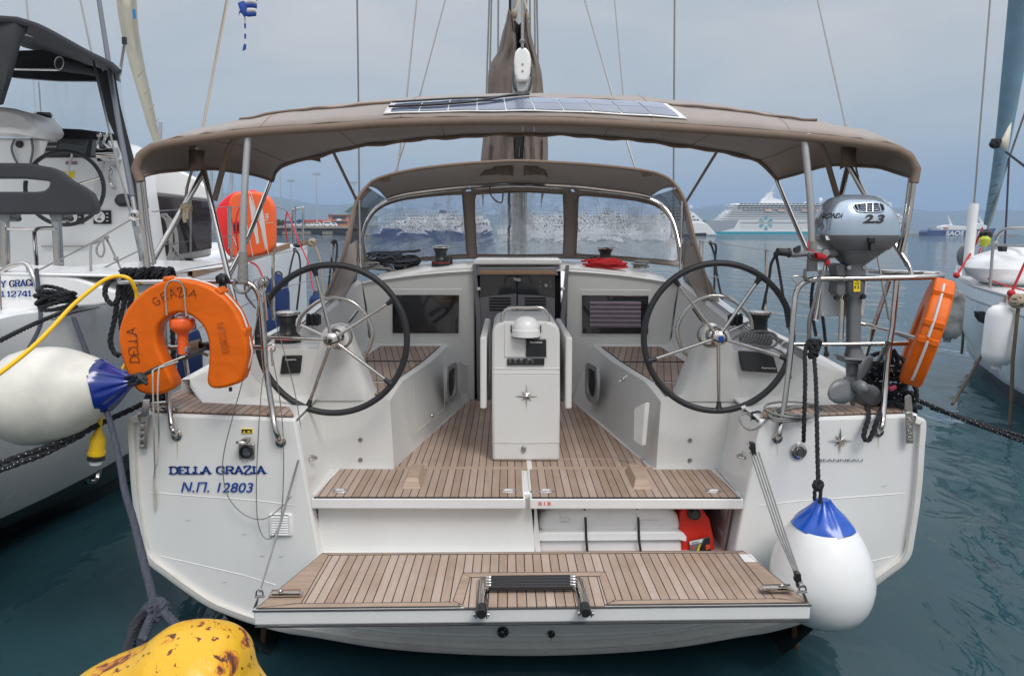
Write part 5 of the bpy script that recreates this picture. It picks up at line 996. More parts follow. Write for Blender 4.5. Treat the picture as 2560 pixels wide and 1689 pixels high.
# cloth frame strips: fill between frame_out and the windows with simple loops
def strip(a, b, name='screen_cloth'):
    n_ = 30; ra = resample([P(x, y, lerpY(y)) for x, y in a], n_); rb = resample([P(x, y, lerpY(y)) for x, y in b], n_); mb = MB(); mb.grid([ra, rb]); mb.build(name, CANV, dg_, sol=.004)
strip([(897, 660), (903, 600), (912, 556), (930, 524), (950, 506), (980, 492), (1031, 480), (1138, 467), (1175, 464)], [(921, 655), (908, 602), (919, 560), (938, 531), (962, 514), (992, 504), (1040, 495), (1130, 487), (1157, 487)])
strip([(1175, 464), (1300, 458), (1426, 463)], [(1180, 488), (1300, 480), (1430, 488)])
strip([(1426, 463), (1530, 474), (1600, 484), (1640, 497), (1664, 515), (1682, 545), (1697, 600), (1704, 655)], [(1444, 489), (1530, 496), (1590, 503), (1632, 513), (1658, 528), (1677, 552), (1690, 600), (1695, 652)])
strip([(1154, 480), (1160, 560), (1167, 645)], [(1188, 476), (1188, 560), (1194, 645)], 'screen_mullion'); strip([(1408, 478), (1410, 560), (1408, 645)], [(1448, 480), (1444, 560), (1441, 645)], 'screen_mullion')
strip([(895, 660), (960, 650), (1060, 642), (1160, 634), (1300, 636), (1440, 634), (1560, 640), (1706, 655)], [(895, 668), (960, 660), (1060, 652), (1160, 647), (1300, 648), (1440, 647), (1560, 652), (1706, 668)], 'screen_foot')
for x, y in ((970, 449), (1625, 436)): mb = MB(); mb.prism([P(x-22, y-2, 6.17), P(x+6, y-6, 6.17), P(x+4, y+4, 6.2), P(x-16, y+6, 6.2)], (0, .02, 0)); mb.build('velcro_tab', CANVD, dg_, smooth=False)
mb = MB(); mb.tube(cr(Ps([(1225, 466), (1226, 485), (1237, 500), (1248, 506), (1256, 502), (1258, 470)], 7.0), 5), .007, 6, flat=.4); mb.build('hanging_strap', CANVD, dg_)

# ---- mast, boom, stacked sail bag
MY = 9.3
ms = bpy.data.objects.new('mast', None); COL.objects.link(ms); ms.parent = Y; ms.location = Vector((P(1297, 600, MY).x, MY, 2.0))-Y.location
b0 = P(1297, 640, MY); b0.z = 1.9; mb = MB(); mb.tube([b0, b0+Vector((-.02, 0, 9))], .10, 20, flat=1.0); mb.build('mast_section', ALU, ms)
for dx, r_ in ((-.135, .012), (-.12, .008), (.07, .008), (.045, .008), (.095, .006)): mb = MB(); mb.tube([b0+Vector((dx, -.12, 0)), b0+Vector((dx*.8-.01, -.12, 9))], r_, 6); mb.build('halyard', ROPEB if dx < -.1 else ROPEG, ms)
boom = bpy.data.objects.new('boom', None); COL.objects.link(boom); boom.parent = Y; boom.location = P(1300, 330, 7)-Y.location
e0 = P(1306, 214, 6.1); e1 = P(1299, 350, 9.1); mb = MB(); mb.tube([e0, e1], .085, 16, flat=1.35); mb.build('boom_section', ALU, boom)
cap = [(1297, 118), (1315, 118), (1324, 130), (1328, 150), (1326, 180), (1321, 201), (1315, 204), (1297, 204), (1291, 201), (1286, 180), (1285, 150), (1288, 130)]
mb = MB(); mb.prism([P(x, y, 5.98) for x, y in cap], (0, .09, 0)); mb.build('boom_end_cap', FWH, boom, bevel=.02, seg=3)
mb = MB(); mb.prism([P(x, y, 6.02) for x, y in [(1291, 204), (1322, 204), (1318, 226), (1309, 232), (1297, 231), (1293, 226)]], (0, .1, 0)); mb.build('sheave_box', ALU, boom, bevel=.01)
mb = MB(); [mb.lathe([(0, .006), (.008, .006), (.009, 0)], P(1306.5, y, 5.98), (0, -1, 0), 10) for y in (161, 178)]; mb.build('cap_screw', CHR2, boom)
mb = MB(); mb.tube(cr([P(1284, 160, 6.0), P(1282, 200, 6.05), P(1290, 228, 6.1), P(1306, 234, 6.1), P(1322, 228, 6.1), P(1329, 200, 6.05), P(1330, 165, 6.0)], 6), .010, 6); mb.tube([P(1306, 104, 6.1), P(1305, -300, 7.2)], .012, 8); mb.ball(P(1306, 104, 6.0), .024, 10, 8); mb.tube([P(1306, 104, 6.0), P(1306, 120, 5.98)], .012, 8); mb.build('topping_lift', ROPEG, boom)
mb = MB(); mb.prism([P(x, y, 7.0) for x, y in [(1283, 335), (1312, 335), (1307, 420), (1286, 420)]], (0, .08, 0)); mb.build('mast_gooseneck', ALU, boom, bevel=.015); mb = MB(); mb.obox(P(1298, 380, 6.96), (.03, 0, 0), (0, .04, 0), (0, 0, .12)); mb.build('reef_shackle', CHR2, boom, bevel=.01)
# sail bag: two puckered side panels
bg_ = bpy.data.objects.new('sail_bag', None); COL.objects.link(bg_); bg_.parent = Y; bg_.location = P(1300, 330, 7.2)-Y.location
def bagside(outp, inp, name):
    n_ = 26; oo = resample(cr([P(x, y, 6.75) for x, y in outp], 4), n_); ii = resample(cr([P(x, y, 6.5) for x, y in inp], 4), n_); rows = []
    for k in range(0, 13):
        t = k/12; rr = []
        for j in range(n_):
            p = oo[j].lerp(ii[j], t); p = p+Vector((0, -.13*math.sin(math.pi*t)+.035*math.sin(t*17+j*.35)*(1-.3*t)+.03*noise.noise(Vector((t*7, j*.3, 2))), 0)); rr.append(p)
        rows.append(rr)
    bk = [p+Vector(((-.05 if outp[-1][0] < 1290 else .05), 2.2, -.2)) for p in oo]; rows.insert(0, [p.lerp(q, .5) for p, q in zip(oo, bk)]); rows.insert(0, bk)
    mb = MB(); mb.grid(rows); mb.build(name, BAG, bg_, sol=.006, angle=80)
bagside([(1268, 36), (1266, 52), (1254, 90), (1244, 130), (1226, 160), (1221, 195), (1219, 250), (1210, 330), (1202, 400), (1200, 440)], [(1279, 36), (1284, 60), (1290, 100), (1290, 150), (1286, 200), (1288, 240), (1284, 330), (1283, 400), (1283, 440)], 'bag_side')
bagside([(1318, 36), (1322, 60), (1330, 95), (1340, 135), (1352, 175), (1358, 235), (1367, 320), (1370, 380), (1368, 440)], [(1313, 34), (1311, 60), (1310, 100), (1320, 150), (1324, 200), (1316, 240), (1313, 330), (1310, 400), (1310, 440)], 'bag_side')
mb = MB(); mb.grid([[P(1281, 45, 6.8), P(1297, 62, 6.9), P(1313, 45, 6.8)], [P(1286, 100, 6.7), P(1297, 105, 6.9), P(1313, 100, 6.7)], [P(1284, 240, 6.7), P(1297, 240, 6.9), P(1318, 240, 6.7)]]); mb.build('bag_inside', DARK, bg_)
mb = MB(); mb.tube(cr([P(1300, 0, 6.9), P(1289, 25, 6.7), P(1285, 36, 6.6), P(1280, 60, 6.5), P(1276, 62, 6.5)], 4), .011, 6); mb.tube(cr([P(1311, 0, 6.9), P(1319, 38, 6.6), P(1314, 50, 6.5)], 4), .010, 6); mb.ball(P(1285, 36, 6.55), (.03, .03, .045), 8, 6); mb.ball(P(1316, 42, 6.55), (.03, .03, .045), 8, 6); mb.build('lazy_jack_knot', ROPET, bg_)
# ---- standing rigging as parts of the yacht
def wire(pts, r=.005, mat=WIRE, name='stay', par=None): mb = MB(); mb.tube(Ps(pts), r, 6); return mb.build(name, mat, par or Y)
for pts in ([(1225, -60, 9.2), (1216, 236, 9.2), (1211, 400, 9.2)], [(1230, -60, 9.4), (1225, 170, 9.4), (1222, 250, 9.4)], [(1246, -60, 9.0), (1245, 150, 9.0)], [(1324, -60, 9.2), (1326, 120, 9.2)], [(1336, -60, 9.2), (1338, 150, 9.2)], [(1341, -60, 9.3), (1346, 200, 9.3)]): wire(pts, .011)
wire([(1129, -60, 8.8), (1048, 245, 7.6), (988, 430, 7.1)], .009); wire([(1048, -60, 8.8), (1016, 248, 7.6), (992, 430, 7.1)], .009)
wire([(1444, -60, 8.8), (1531, 240, 7.5), (1566, 350, 7.3), (1588, 420, 7.1)], .009); wire([(1531, -60, 8.8), (1558, 240, 7.5)], .007)
wire([(892, -60, 8.9), (896, 240, 8.9), (899, 640, 8.9)], .011, name='shroud'); wire([(1687, -60, 8.9), (1684, 420, 8.9), (1683, 640, 8.9)], .011, name='shroud')
for d in (0, 5): wire([(576+d, -60, 6.0), (503+d*.4, 336, 4.6), (466+d*.5, 470, 4.3), (460+d*.5, 520, 4.2)], .006, ROPET if d else WIRE, 'backstay')
wire([(2030, -60, 6.0), (2120, 340, 4.6), (2157, 488, 4.3), (2190, 620, 4.1), (2223, 800, 4.0)], .006, name='backstay')

# ---- pushpits (stern rails)
for s in (-1, 1):
    pp = bpy.data.objects.new('pushpit', None); COL.objects.link(pp); pp.parent = Y; pp.location = B(s*1.8, 3.95, 1.26)-Y.location
    if s < 0:
        tubep('top_rail', [(420, 699, 4.25), (340, 697, 4.15), (300, 701, 4.03), (300, 706, 3.97), (340, 706, 3.92), (420, 705, 3.92), (592, 704, 3.92), (622, 709, 3.92), (642, 727, 3.92), (651, 762, 3.92), (658, 842, 3.9), (665, 923, 3.88), (680, 1020, 3.84), (688, 1070, 3.80), (698, 1096, 3.81), (702, 1104, 3.845)], .0155, CHR, pp)
        tubep('stanchion', [(405, 706, 3.93), (409, 800, 3.92), (418, 960, 3.9), (428, 1056, 3.84), (433, 1076, 3.81), (442, 1087, 3.845)], .0145, CHR, pp)
        tubep('mid_rail', [(398, 868, 3.93), (470, 868, 3.93), (665, 868, 3.91)], .0125, CHR, pp)
        tubep('stanchion', [(458, 705, 4.3), (460, 860, 4.3), (472, 955, 4.33)], .013, CHR, pp)
        tubep('stanchion', [(612, 712, 3.95), (616, 740, 3.98), (640, 770, 4.0)], .006, CHR2, pp)
        for x, y in ((442, 1088), (702, 1104)): mb = MB(); mb.lathe([(.017, .008), (.028, .006), (.03, 0)], P(x, y, 3.848), (0, -1, 0), 20); mb.build('foot_flange', CHR, pp)
        mb = MB(); mb.lathe([(.015, .01), (.032, .004), (.034, 0)], P(472, 957, 4.32), (0, 0, 1), 18); mb.build('foot_flange', CHR, pp)
        for a in ([(632, 710), (638, 700), (652, 697), (664, 702), (660, 716)], [(670, 865), (680, 861), (688, 868), (684, 878), (676, 876)]): tubep('rail_eye', [(x, y, 3.9) for x, y in a], .004, CHR, pp)
    else:
        tubep('top_rail', [(1943, 1094, 3.845), (1948, 1084, 3.81), (1956, 1043, 3.84), (1966, 970, 3.86), (1975, 895, 3.88), (1983, 788, 3.9), (1989, 736, 3.92), (2001, 713, 3.92), (2023, 700, 3.92), (2058, 697, 3.92), (2200, 695, 3.92), (2320, 692, 3.92), (2350, 690, 3.97), (2353, 686, 4.03), (2300, 683, 4.1), (2200, 680, 4.2)], .0155, CHR, pp)
        tubep('stanchion', [(2241, 699, 3.93), (2236, 760, 3.93), (2231, 815, 3.93), (2223, 868, 3.92), (2214, 960, 3.9), (2207, 1043, 3.84), (2203, 1066, 3.81), (2196, 1078, 3.845)], .0155, CHR, pp)
        tubep('mid_rail', [(1983, 860, 3.92), (2100, 860, 3.93), (2271, 858, 3.93)], .0125, CHR, pp)
        tubep('stanchion', [(2050, 704, 4.2), (2036, 760, 4.2), (2024, 800, 4.2), (2023, 850, 4.2)], .0125, ROPET if 0 else CHR2, pp)
        tubep('stanchion', [(2106, 700, 3.96), (2104, 793, 3.96), (2101, 850, 3.95)], .0145, CHR, pp)
        tubep('rear_stanchion', [(2223, 701, 4.3), (2185, 815, 4.35), (2170, 870, 4.4), (2150, 940, 4.45)], .0145, CHR, pp)
        tubep('side_rail', [(2150, 808, 4.35), (2185, 817, 4.3), (2277, 842, 4.0), (2290, 848, 3.96)], .0125, CHR, pp)
        for x, y in ((1943, 1094), (2196, 1078)): mb = MB(); mb.lathe([(.017, .008), (.028, .006), (.03, 0)], P(x, y, 3.848), (0, -1, 0), 20); mb.build('foot_flange', CHR, pp)
        mb = MB(); a, b = P(2221, 856, 3.84), P(2199, 902, 3.88); mb.tube([b, a], .0165, 14, caps=False); mb.tube([b, b.lerp(a, .1)], .0168, 14); mb.build('rod_holder', CHR, pp)
        mb = MB(); mb.lathe([(0, .0), (.0145, 0)], a.lerp(b, .02), a-b, 14); mb.build('rod_holder_bore', DARK, pp)
        for a in ([(1996, 712), (1982, 700), (1980, 692), (1990, 690), (2005, 692), (2010, 700)], [(1968, 852), (1958, 856), (1954, 864), (1962, 870), (1969, 870)]): tubep('rail_eye', [(x, y, 3.9) for x, y in a], .004, CHR, pp)
        tubep('guard_rail_top', [(2168, 679, 4.4), (2240, 684, 4.2), (2310, 682, 4.05)], .009, CHR2, pp)
# lifelines and stanchions running forward
for s in (-1, 1):
    T = side(s)
    for (x, y0, y1, yy) in ((648, 690, 860, 5.0), (836, 628, 760, 7.0)) if s < 0 else (): 
        pass
def stan(x, y0, y1, yy, r=.014): mb = MB(); mb.tube([P(x, y0, yy), P(x+(2 if x < 1280 else -2), y1, yy)], r, 8); mb.build('lifeline_stanchion', CHR, Y)
stan(682, 632, 800, 5.9); stan(831, 606, 700, 7.6); stan(843, 606, 690, 7.7, .010); stan(1917, 624, 830, 5.9); stan(1757, 602, 665, 7.6); stan(1750, 600, 660, 7.7, .010)
wire([(300, 704, 4.0), (682, 636, 5.9), (831, 608, 7.6), (905, 598, 9)], .0035, name='lifeline'); wire([(400, 868, 4.0), (682, 728, 5.9), (831, 683, 7.6)], .0035, name='lifeline')
wire([(2330, 694, 4.0), (2030, 655, 4.9), (1917, 626, 5.9), (1757, 603, 7.6), (1700, 594, 9)], .0035, name='lifeline'); wire([(2270, 846, 4.0), (2050, 775, 4.9), (1917, 730, 5.9), (1757, 682, 7.6)], .0035, name='lifeline')
# tow eyes on the inner recess walls
for s, (x, y) in ((-1, (748, 1144)), (1, (1890, 1140))):
    c = P(x, y, 4.0); c.x = X0+s*1.235; mb = MB(); mb.tube([c+Vector((-s*(.045*math.sin(a)), -.03*math.cos(a)-.0, .012*math.cos(a)*0)) for a in [math.pi*k/10 for k in range(11)]], .008, 8); mb.obox(c, (.006, 0, 0), (0, .10, 0), (0, 0, .04)); mb.build('pad_eye', CHR, Y)
    mb = MB(); c2 = P(740, 1125, 3.98) if s < 0 else P(1898, 1115, 3.98); c2.x = X0+s*1.245; mb.lathe([(0, .004), (.018, .004), (.02, 0)], c2, (-s, 0, 0), 16); mb.build('drain_fitting', BLK, Y)
# ================================================================== loose things on and around the middle yacht
# ---- outboard motor on its bracket board
OY = 3.97
mb = MB(); mb.prism([P(x, y, OY+.06) for x, y in [(2061, 676), (2172, 676), (2160, 788), (2157, 791), (2057, 791), (2053, 788)]], (0, .03, 0)); br = mb.build('motor_bracket_board', PLG, Y, bevel=.008)
mb = MB(); [mb.lathe([(0, .004), (.009, .004), (.011, 0)], P(x, y, OY+.06), (0, -1, 0), 12) for x, y in ((2072, 684), (2163, 684), (2065, 782), (2154, 782))]; mb.build('bracket_bolt', PLG, br)
ob = thing('outboard_motor', P(2137, 690, OY), 'small silver and grey outboard motor clamped to the right stern rail', 'outboard motor')
def sect(y, xl, xr, ry, yc=OY, e=.62, n_=36, dz=0):
    a, b = P(xl, y, yc), P(xr, y, yc); c = (a+b)/2; hw = (b.x-a.x)/2; out = []
    for k in range(n_):
        t = 2*math.pi*k/n_; cs, sn = math.cos(t), math.sin(t); out.append(Vector((c.x+hw*math.copysign(abs(cs)**e, cs), yc+ry*math.copysign(abs(sn)**e, sn), a.z+dz*sn)))
    return out
prof = [(2043, 588, 2234), (2043, 578, 2233), (2046, 555, 2230), (2054, 530, 2222), (2064, 510, 2210), (2075, 498, 2199), (2088, 491, 2186), (2104, 488, 2170)]
rys = [.17, .17, .165, .15, .125, .10, .075, .045]
rows = [sect(y, a, b, r) for (a, y, b), r in zip(prof, rys)]
mb = MB(); mb.grid(rows, True); mb.poly(rows[-1]); mb.build('cowl', MOT, ob, angle=60)
lowp = [(2041, 587, 2236, .178), (2041, 592, 2235, .176), (2046, 600, 2230, .17), (2053, 610, 2222, .16), (2066, 621, 2211, .145)]
for k in range(9): y = 623+k*4.4; f = k/8; lowp += [(2067+f*36, y, 2210-f*45, .14-.075*f), (2074+f*35, y+1.0, 2202-f*44, .130-.072*f), (2074+f*35, y+3.0, 2202-f*44, .130-.072*f)]
lowp.append((2106, 663, 2160, .06))
rows = [sect(y, a, b, r, e=.7) for a, y, b, r in lowp]; mb = MB(); mb.grid(rows, True); mb.poly(rows[0]); mb.build('lower_cowl', MOTG, ob, angle=50)
def onc(x, y, d=.0): return P(x, y, 0)
def fy(y_):     # front surface depth of the cowl at picture row y
    for (a, q, b), r, (a2, q2, b2), r2 in zip(prof, rys, prof[1:], rys[1:]):
        if q2 <= y_ <= q: t = (q-y_)/(q-q2); return OY-(r+(r2-r)*t)
    return OY-.178
cz = [(P(a, q, OY).z, P(a, q, OY).x, P(b, q, OY).x, r) for (a, q, b), r in zip(prof, rys)]
def cowl_y(x, z):
    for (z0, a0, b0, r0), (z1, a1, b1, r1) in zip(cz, cz[1:]):
        if z0 <= z <= z1: t = (z-z0)/(z1-z0); a, b, r = a0+(a1-a0)*t, b0+(b1-b0)*t, r0+(r1-r0)*t; break
    else: a, b, r = cz[0][1], cz[0][2], cz[0][3]
    u = min(abs((x-(a+b)/2)/((b-a)/2)), .999); return OY-r*(1-u**(2/.62))**(.31)
def cf(x, y, o=.003):
    Yc = OY-.15
    for _ in range(6): p = P(x, y, Yc); Yc = cowl_y(p.x, p.z)-o
    return P(x, y, Yc)
mb = MB(); q_ = [(2134, 511), (2160, 508), (2200, 508), (2211, 517), (2210, 527), (2195, 530), (2150, 529), (2139, 524)]; qq = [cf(x, y, .004) for x, y in q_]; mb.poly(qq); mb.build('air_intake', DARK, ob, smooth=False); mb = MB(); mb.tube(cr(qq, 3, True), .0035, 6, closed=True); mb.tube([cf(2142, 510, .006), cf(2149, 529, .006)], .003, 5); mb.tube([cf(2197, 508, .006), cf(2203, 529, .006)], .003, 5); [mb.tube([cf(2150, y, .005), cf(2198, y, .005)], .002, 5) for y in (514, 519, 524)]; [mb.tube([cf(x, 509, .005), cf(x, 529, .005)], .0016, 5) for x in (2166, 2182)]; mb.build('intake_grille', MOT, ob)
def wrap_text(body, name, mat, x0, x1, yb, h, hx=0, par=ob, **kw):
    a, b = cf(x0, yb), cf(x1, yb); up = (cf(x0, yb-h)-a); o = text(body, name, mat, (a+b)/2, (b-a), up, up.length, par, width=(b-a).length, **kw)
    bm = bmesh.new(); bm.from_mesh(o.data); bmesh.ops.triangulate(bm, faces=bm.faces[:]); bmesh.ops.subdivide_edges(bm, edges=[e for e in bm.edges if e.calc_length() > .008], cuts=2, use_grid_fill=False); bmesh.ops.triangulate(bm, faces=bm.faces[:])
    for v in bm.verts: q = v.co+par.location; v.co.y = cowl_y(q.x, q.z)-.003-par.location.y
    bm.to_mesh(o.data); bm.free(); return o
wrap_text('2.3', 'lettering', INK, 2155, 2211, 557, 21, shear=.3, offset=.045)
wrap_text('HONDA', 'lettering', INK, 2060, 2104, 546, 13, shear=.15, offset=.015)
mb = MB(); c = cf(2178, 597, .0); mb.obox(P(2178, 600, 3.79), (.035, 0, 0), (0, .02, 0), (0, 0, .03)); mb.obox(P(2179, 615, 3.80), (.026, 0, 0), (0, .03, 0), (0, .01, .05)); mb.build('cowl_latch', BLK, ob, bevel=.004)
mb = MB(); mb.prism([P(x, y, 3.865) for x, y in [(2063, 589), (2074, 591), (2075, 600), (2066, 600)]], (0, .002, 0)); mb.build('sticker', WINK, ob, smooth=False)
mb = MB(); rows = [sect(y, a, b, r, e=.6) for a, y, b, r in [(2104, 660, 2159, .055), (2104, 690, 2158, .055), (2108, 735, 2156, .05), (2118, 742, 2152, .038), (2118, 770, 2149, .035), (2118, 868, 2149, .033), (2114, 886, 2158, .04), (2115, 892, 2165, .045)]]; mb.grid(rows, True); mb.build('leg', MOTG, ob, angle=50)
mb = MB(); mb.prism([P(x, y, OY-.06) for x, y in [(2134, 699), (2151, 699), (2150.5, 729), (2134, 729)]], (0, .004, 0)); st = mb.build('yellow_sticker', YST, ob, smooth=False)
mb = MB(); tri = [P(x, y, OY-.0625) for x, y in [(2138, 709), (2148, 709), (2143, 701)]]; mb.tube(tri, .0016, 4, closed=True); mb.prism([P(x, y, OY-.063) for x, y in [(2137, 714), (2139.5, 714), (2139.5, 721), (2137, 721)]], (0, .001, 0)); mb.prism([P(x, y, OY-.063) for x, y in [(2145, 713), (2147, 713), (2147, 722), (2145, 722)]], (0, .001, 0)); mb.build('sticker_symbols', INK, st, smooth=False)
mb = MB(); mb.prism([P(x, y, OY-.04) for x, y in [(2088, 664), (2100, 658), (2115, 662), (2115, 735), (2098, 742), (2090, 730), (2095, 690)]], (0, .10, 0)); mb.build('clamp_bracket', MOTG, ob, bevel=.006)
for x, y in ((2088, 743), (2115, 745), (2154, 740), (2117, 668), (2155, 668)): mb = MB(); mb.lathe([(0, .03), (.012, .03), (.016, .02), (.012, .0)], P(x, y, OY-.03), (0, -1, 0), 10); mb.build('clamp_screw', BLK if y > 700 else CHR2, ob)
mb = MB(); mb.prism([P(x, y, OY-.055) for x, y in [(2112, 893), (2180, 898), (2172, 903), (2165, 912), (2116, 908)]], (0, .12, .0)); mb.prism([P(x, y, OY-.07) for x, y in [(2112, 896), (2182, 900), (2160, 903), (2114, 900)]], (0, .14, 0)); mb.build('cavitation_plate', MOTG, ob, bevel=.003)
mb = MB(); rows = [sect(y, a, b, r, e=.6) for a, y, b, r in [(2118, 905, 2142, .04), (2119, 940, 2139, .035), (2121, 985, 2140, .02), (2128, 1014, 2136, .012)]]; mb.grid(rows, True); mb.build('skeg_leg', MOTG, ob)
pc = P(2145, 964, OY-.09); ax = Vector((.25, -1, -.15)).normalized(); mb = MB(); mb.lathe([(.02, -.1), (.038, -.04), (.038, .03), (.03, .05), (.012, .06), (0, .065)], pc, ax, 20); mb.build('propeller_hub', MOTG, ob)
for tx, ty, wd in ((2163, 932, 1), (2112, 976, 1), (2180, 992, 1)):
    tip = P(tx, ty, OY-.10); d = (tip-pc); d = (d-ax*d.dot(ax)); ln = d.length*2.0; d.normalize(); e = ax.cross(d); mb = MB(); rows = []
    for k in range(9):
        t = k/8; w_ = .068*math.sin(math.pi*min(.08+t*.9, 1))**.55; rows.append([pc+d*(.02+ln*t)+(e*math.cos(.5-t*.2)+ax*math.sin(.5-t*.2))*w_*u+ax*(-.01) for u in (-1, -.4, .3, 1)])
    mb.grid(rows); mb.build('propeller_blade', MOTG, ob, sol=.004, angle=25)
mb = MB(); mb.tube(cr(Ps([(2092, 628, 3.93), (2070, 634, 3.9), (2030, 633, 3.86), (1985, 636, 3.84), (1974, 633, 3.84)]), 4), [.028]*4+[.022]*4+[.016]*9, 10); mb.build('tiller_arm', MOTG, ob)
mb = MB(); mb.tube(Ps([(1975, 632, 3.84), (1943, 629, 3.83)]), .021, 14); mb.lathe([(.026, 0), (.027, .01), (.022, .014)], P(1975, 632, 3.84), (-1, 0, 0), 14); mb.obox(P(1992, 624, 3.84), (.03, 0, .015), (0, .03, 0), (0, 0, .03)); mb.build('twist_grip', RUB, ob, bevel=0)
mb = MB(); mb.lathe([(0, .02), (.02, .02), (.022, 0)], P(2061, 632, 3.87), (0, -1, 0), 16); mb.build('pivot_bolt', CHR2, ob); mb = MB(); mb.obox(P(2042, 594, 3.95), (.05, 0, 0), (0, .06, 0), (0, 0, .035)); mb.build('side_handle', MOTG, ob, bevel=.005)
mb = MB(); mb.tube(cr(Ps([(2022, 632, 3.82), (2026, 646, 3.8), (2050, 652, 3.8), (2068, 647, 3.8), (2073, 640, 3.82)]), 4), .006, 6); mb.build('fuel_hose', BLK, ob)
co = MB(); pts = [P(2040+24*t, 640+7*t, 3.83)+Vector((0, .018*math.cos(t*44), .018*math.sin(t*44))) for t in [i/60 for i in range(61)]]; co.tube(pts, .0045, 5); co.tube(cr(Ps([(2036, 628, 3.85), (2022, 625, 3.85), (2020, 610, 3.86), (2024, 603, 3.87)]), 4), .004, 5); co.ball(P(2068, 655, 3.82), (.016, .012, .022), 8, 6); tag(seat(co.build('kill_cord', RED)), 'curly red kill cord hanging under the outboard tiller', 'cord')

# ---- horseshoe lifebuoys
HS = [(294, 840), (299, 881), (317, 938), (336, 971), (356, 984), (398, 987), (434, 968), (425, 938), (402, 888), (391, 858), (391, 824), (407, 801), (430, 785), (455, 783), (478, 791), (501, 810), (515, 835), (521, 870), (520, 915), (516, 950), (524, 968), (547, 972), (581, 964), (604, 950), (616, 904), (618, 870), (613, 835), (593, 782), (558, 739), (512, 711), (467, 700), (425, 697), (388, 709), (352, 732), (317, 771), (301, 805)]
LY = 3.66
def horseshoe(name, fn, nrm, label, letters=True):
    t = thing(name, fn(456, 985), label, 'lifebuoy', 'horseshoe lifebuoys on the stern rails')
    pts = cr([Vector((x, y, 0)) for x, y in HS], 2, True); f_ = [fn(p.x, p.y) for p in pts]; th = .105; n_ = len(f_)
    c_ = [sum((Vector((x, y, 0)) for x, y in HS), Vector())/len(HS)]
    rows = []
    def ins(d):
        out = []
        for i, p in enumerate(f_):
            tt = (f_[(i+1) % n_]-f_[i-1]).normalized(); nn = tt.cross(nrm); out.append(p-nn*d)
        return out
    A = ins(0)
    sgn = 1
    # decide which way is inward by comparing spans
    if max((p-sum(A, Vector())/n_).length for p in ins(.01)) > max((p-sum(A, Vector())/n_).length for p in A): sgn = -1
    prof_ = [(.016, .0), (.007, .003), (.001, .011), (0, .02), (0, th-.02), (.002, th-.010), (.008, th-.003), (.018, th)]
    rows = [[p+nrm*(-h) for p in ins(sgn*d)] for d, h in prof_]
    mb = MB(); mb.grid(rows, True); mb.poly(rows[0]); mb.poly(rows[-1])
    mb.build('foam_body', ORG, t, angle=55)
    return t, ins, sgn
lb, ins, sgn = horseshoe('horseshoe_lifebuoy', lambda x, y: P(x, y, LY), Vector((0, -1, 0)), 'orange horseshoe lifebuoy hand lettered in black hanging on the left stern rail')
mb = MB()
def arc_path(cx, cy, rr, a0, sgn_=1):
    c = P(cx, cy, LY-.002)
    def f(x):
        a = a0-sgn_*x/rr; d = Vector((math.cos(a), 0, math.sin(a))); return c+d*rr+Vector((0, -.002, 0)), Vector((math.sin(a)*sgn_, 0, -math.cos(a)*sgn_)), d*sgn_
    return f
strokes(mb, 'GRAZIA', (0, 0, 0), (1, 0, 0), (0, 0, 1), .042, .0032, serif=False, ks=1.15, path=arc_path(460, 838, .198, R(133)), jit=.09)
def lin_path(x0, y0, x1, y1):
    a, b = P(x0, y0, LY-.004), P(x1, y1, LY-.004); r_ = (b-a).normalized(); u_ = Vector((-r_.z, 0, r_.x)) if True else None
    u_ = Vector((-r_.z, 0, r_.x)); return lambda x: (a+r_*x, r_, u_)
strokes(mb, 'DELLA', (0, 0, 0), (1, 0, 0), (0, 0, 1), .045, .0036, serif=False, ks=1.12, path=lin_path(348, 908, 336, 795), jit=.05)
mb.build('hand_lettering', INK, lb, smooth=False)
mb = MB(); strokes(mb, 'NP12803', (0, 0, 0), (1, 0, 0), (0, 0, 1), .034, .003, serif=False, ks=.95, path=lin_path(541, 808, 566, 925), jit=.07); mb.build('faded_lettering', node_mat('faded_ink', (.42, .10, .015), .6), lb, smooth=False)
mb = MB()
for seg in ([(352, 734), (388, 712), (410, 702)], [(425, 698), (467, 700), (512, 712), (545, 729)], [(552, 735), (575, 760), (594, 785), (608, 822)], [(610, 838), (620, 880), (617, 905), (610, 925)]):
    a = cr([P(x+1, y-1, LY)+Vector((0, .05, 0)) for x, y in seg], 4); mb.tube(a, .0095, 6, flat=.5)
mb.build('white_tape', WTAPE, lb)
for x, y, ang in ((415, 698, 80), (545, 728, 45), (608, 832, 0), (606, 905, 0)):
    c = P(x, y, LY)+Vector((0, .052, 0)); mb = MB(); d = Vector((math.cos(R(ang)), 0, math.sin(R(ang)))); mb.obox(c, d*.022, (0, .10, 0), Vector((-d.z, 0, d.x))*.04); mb.build('tape_loop', ORG, lb, bevel=.006)
mb = MB(); mb.prism([P(x, y, LY+.03) for x, y in [(572, 968), (579, 968), (579, 978), (572, 978)]], (0, .01, 0)); mb.build('strap_tail', BLK, lb, smooth=False)
hk = MB(); hk.tube(cr([P(x, y, LY-.03) for x, y in [(418, 788), (414, 740), (414, 722), (422, 706), (437, 701), (452, 706), (460, 722), (463, 750), (466, 790)]], 5), .0055, 8); hk.build('buoy_hook', CHR, lb)
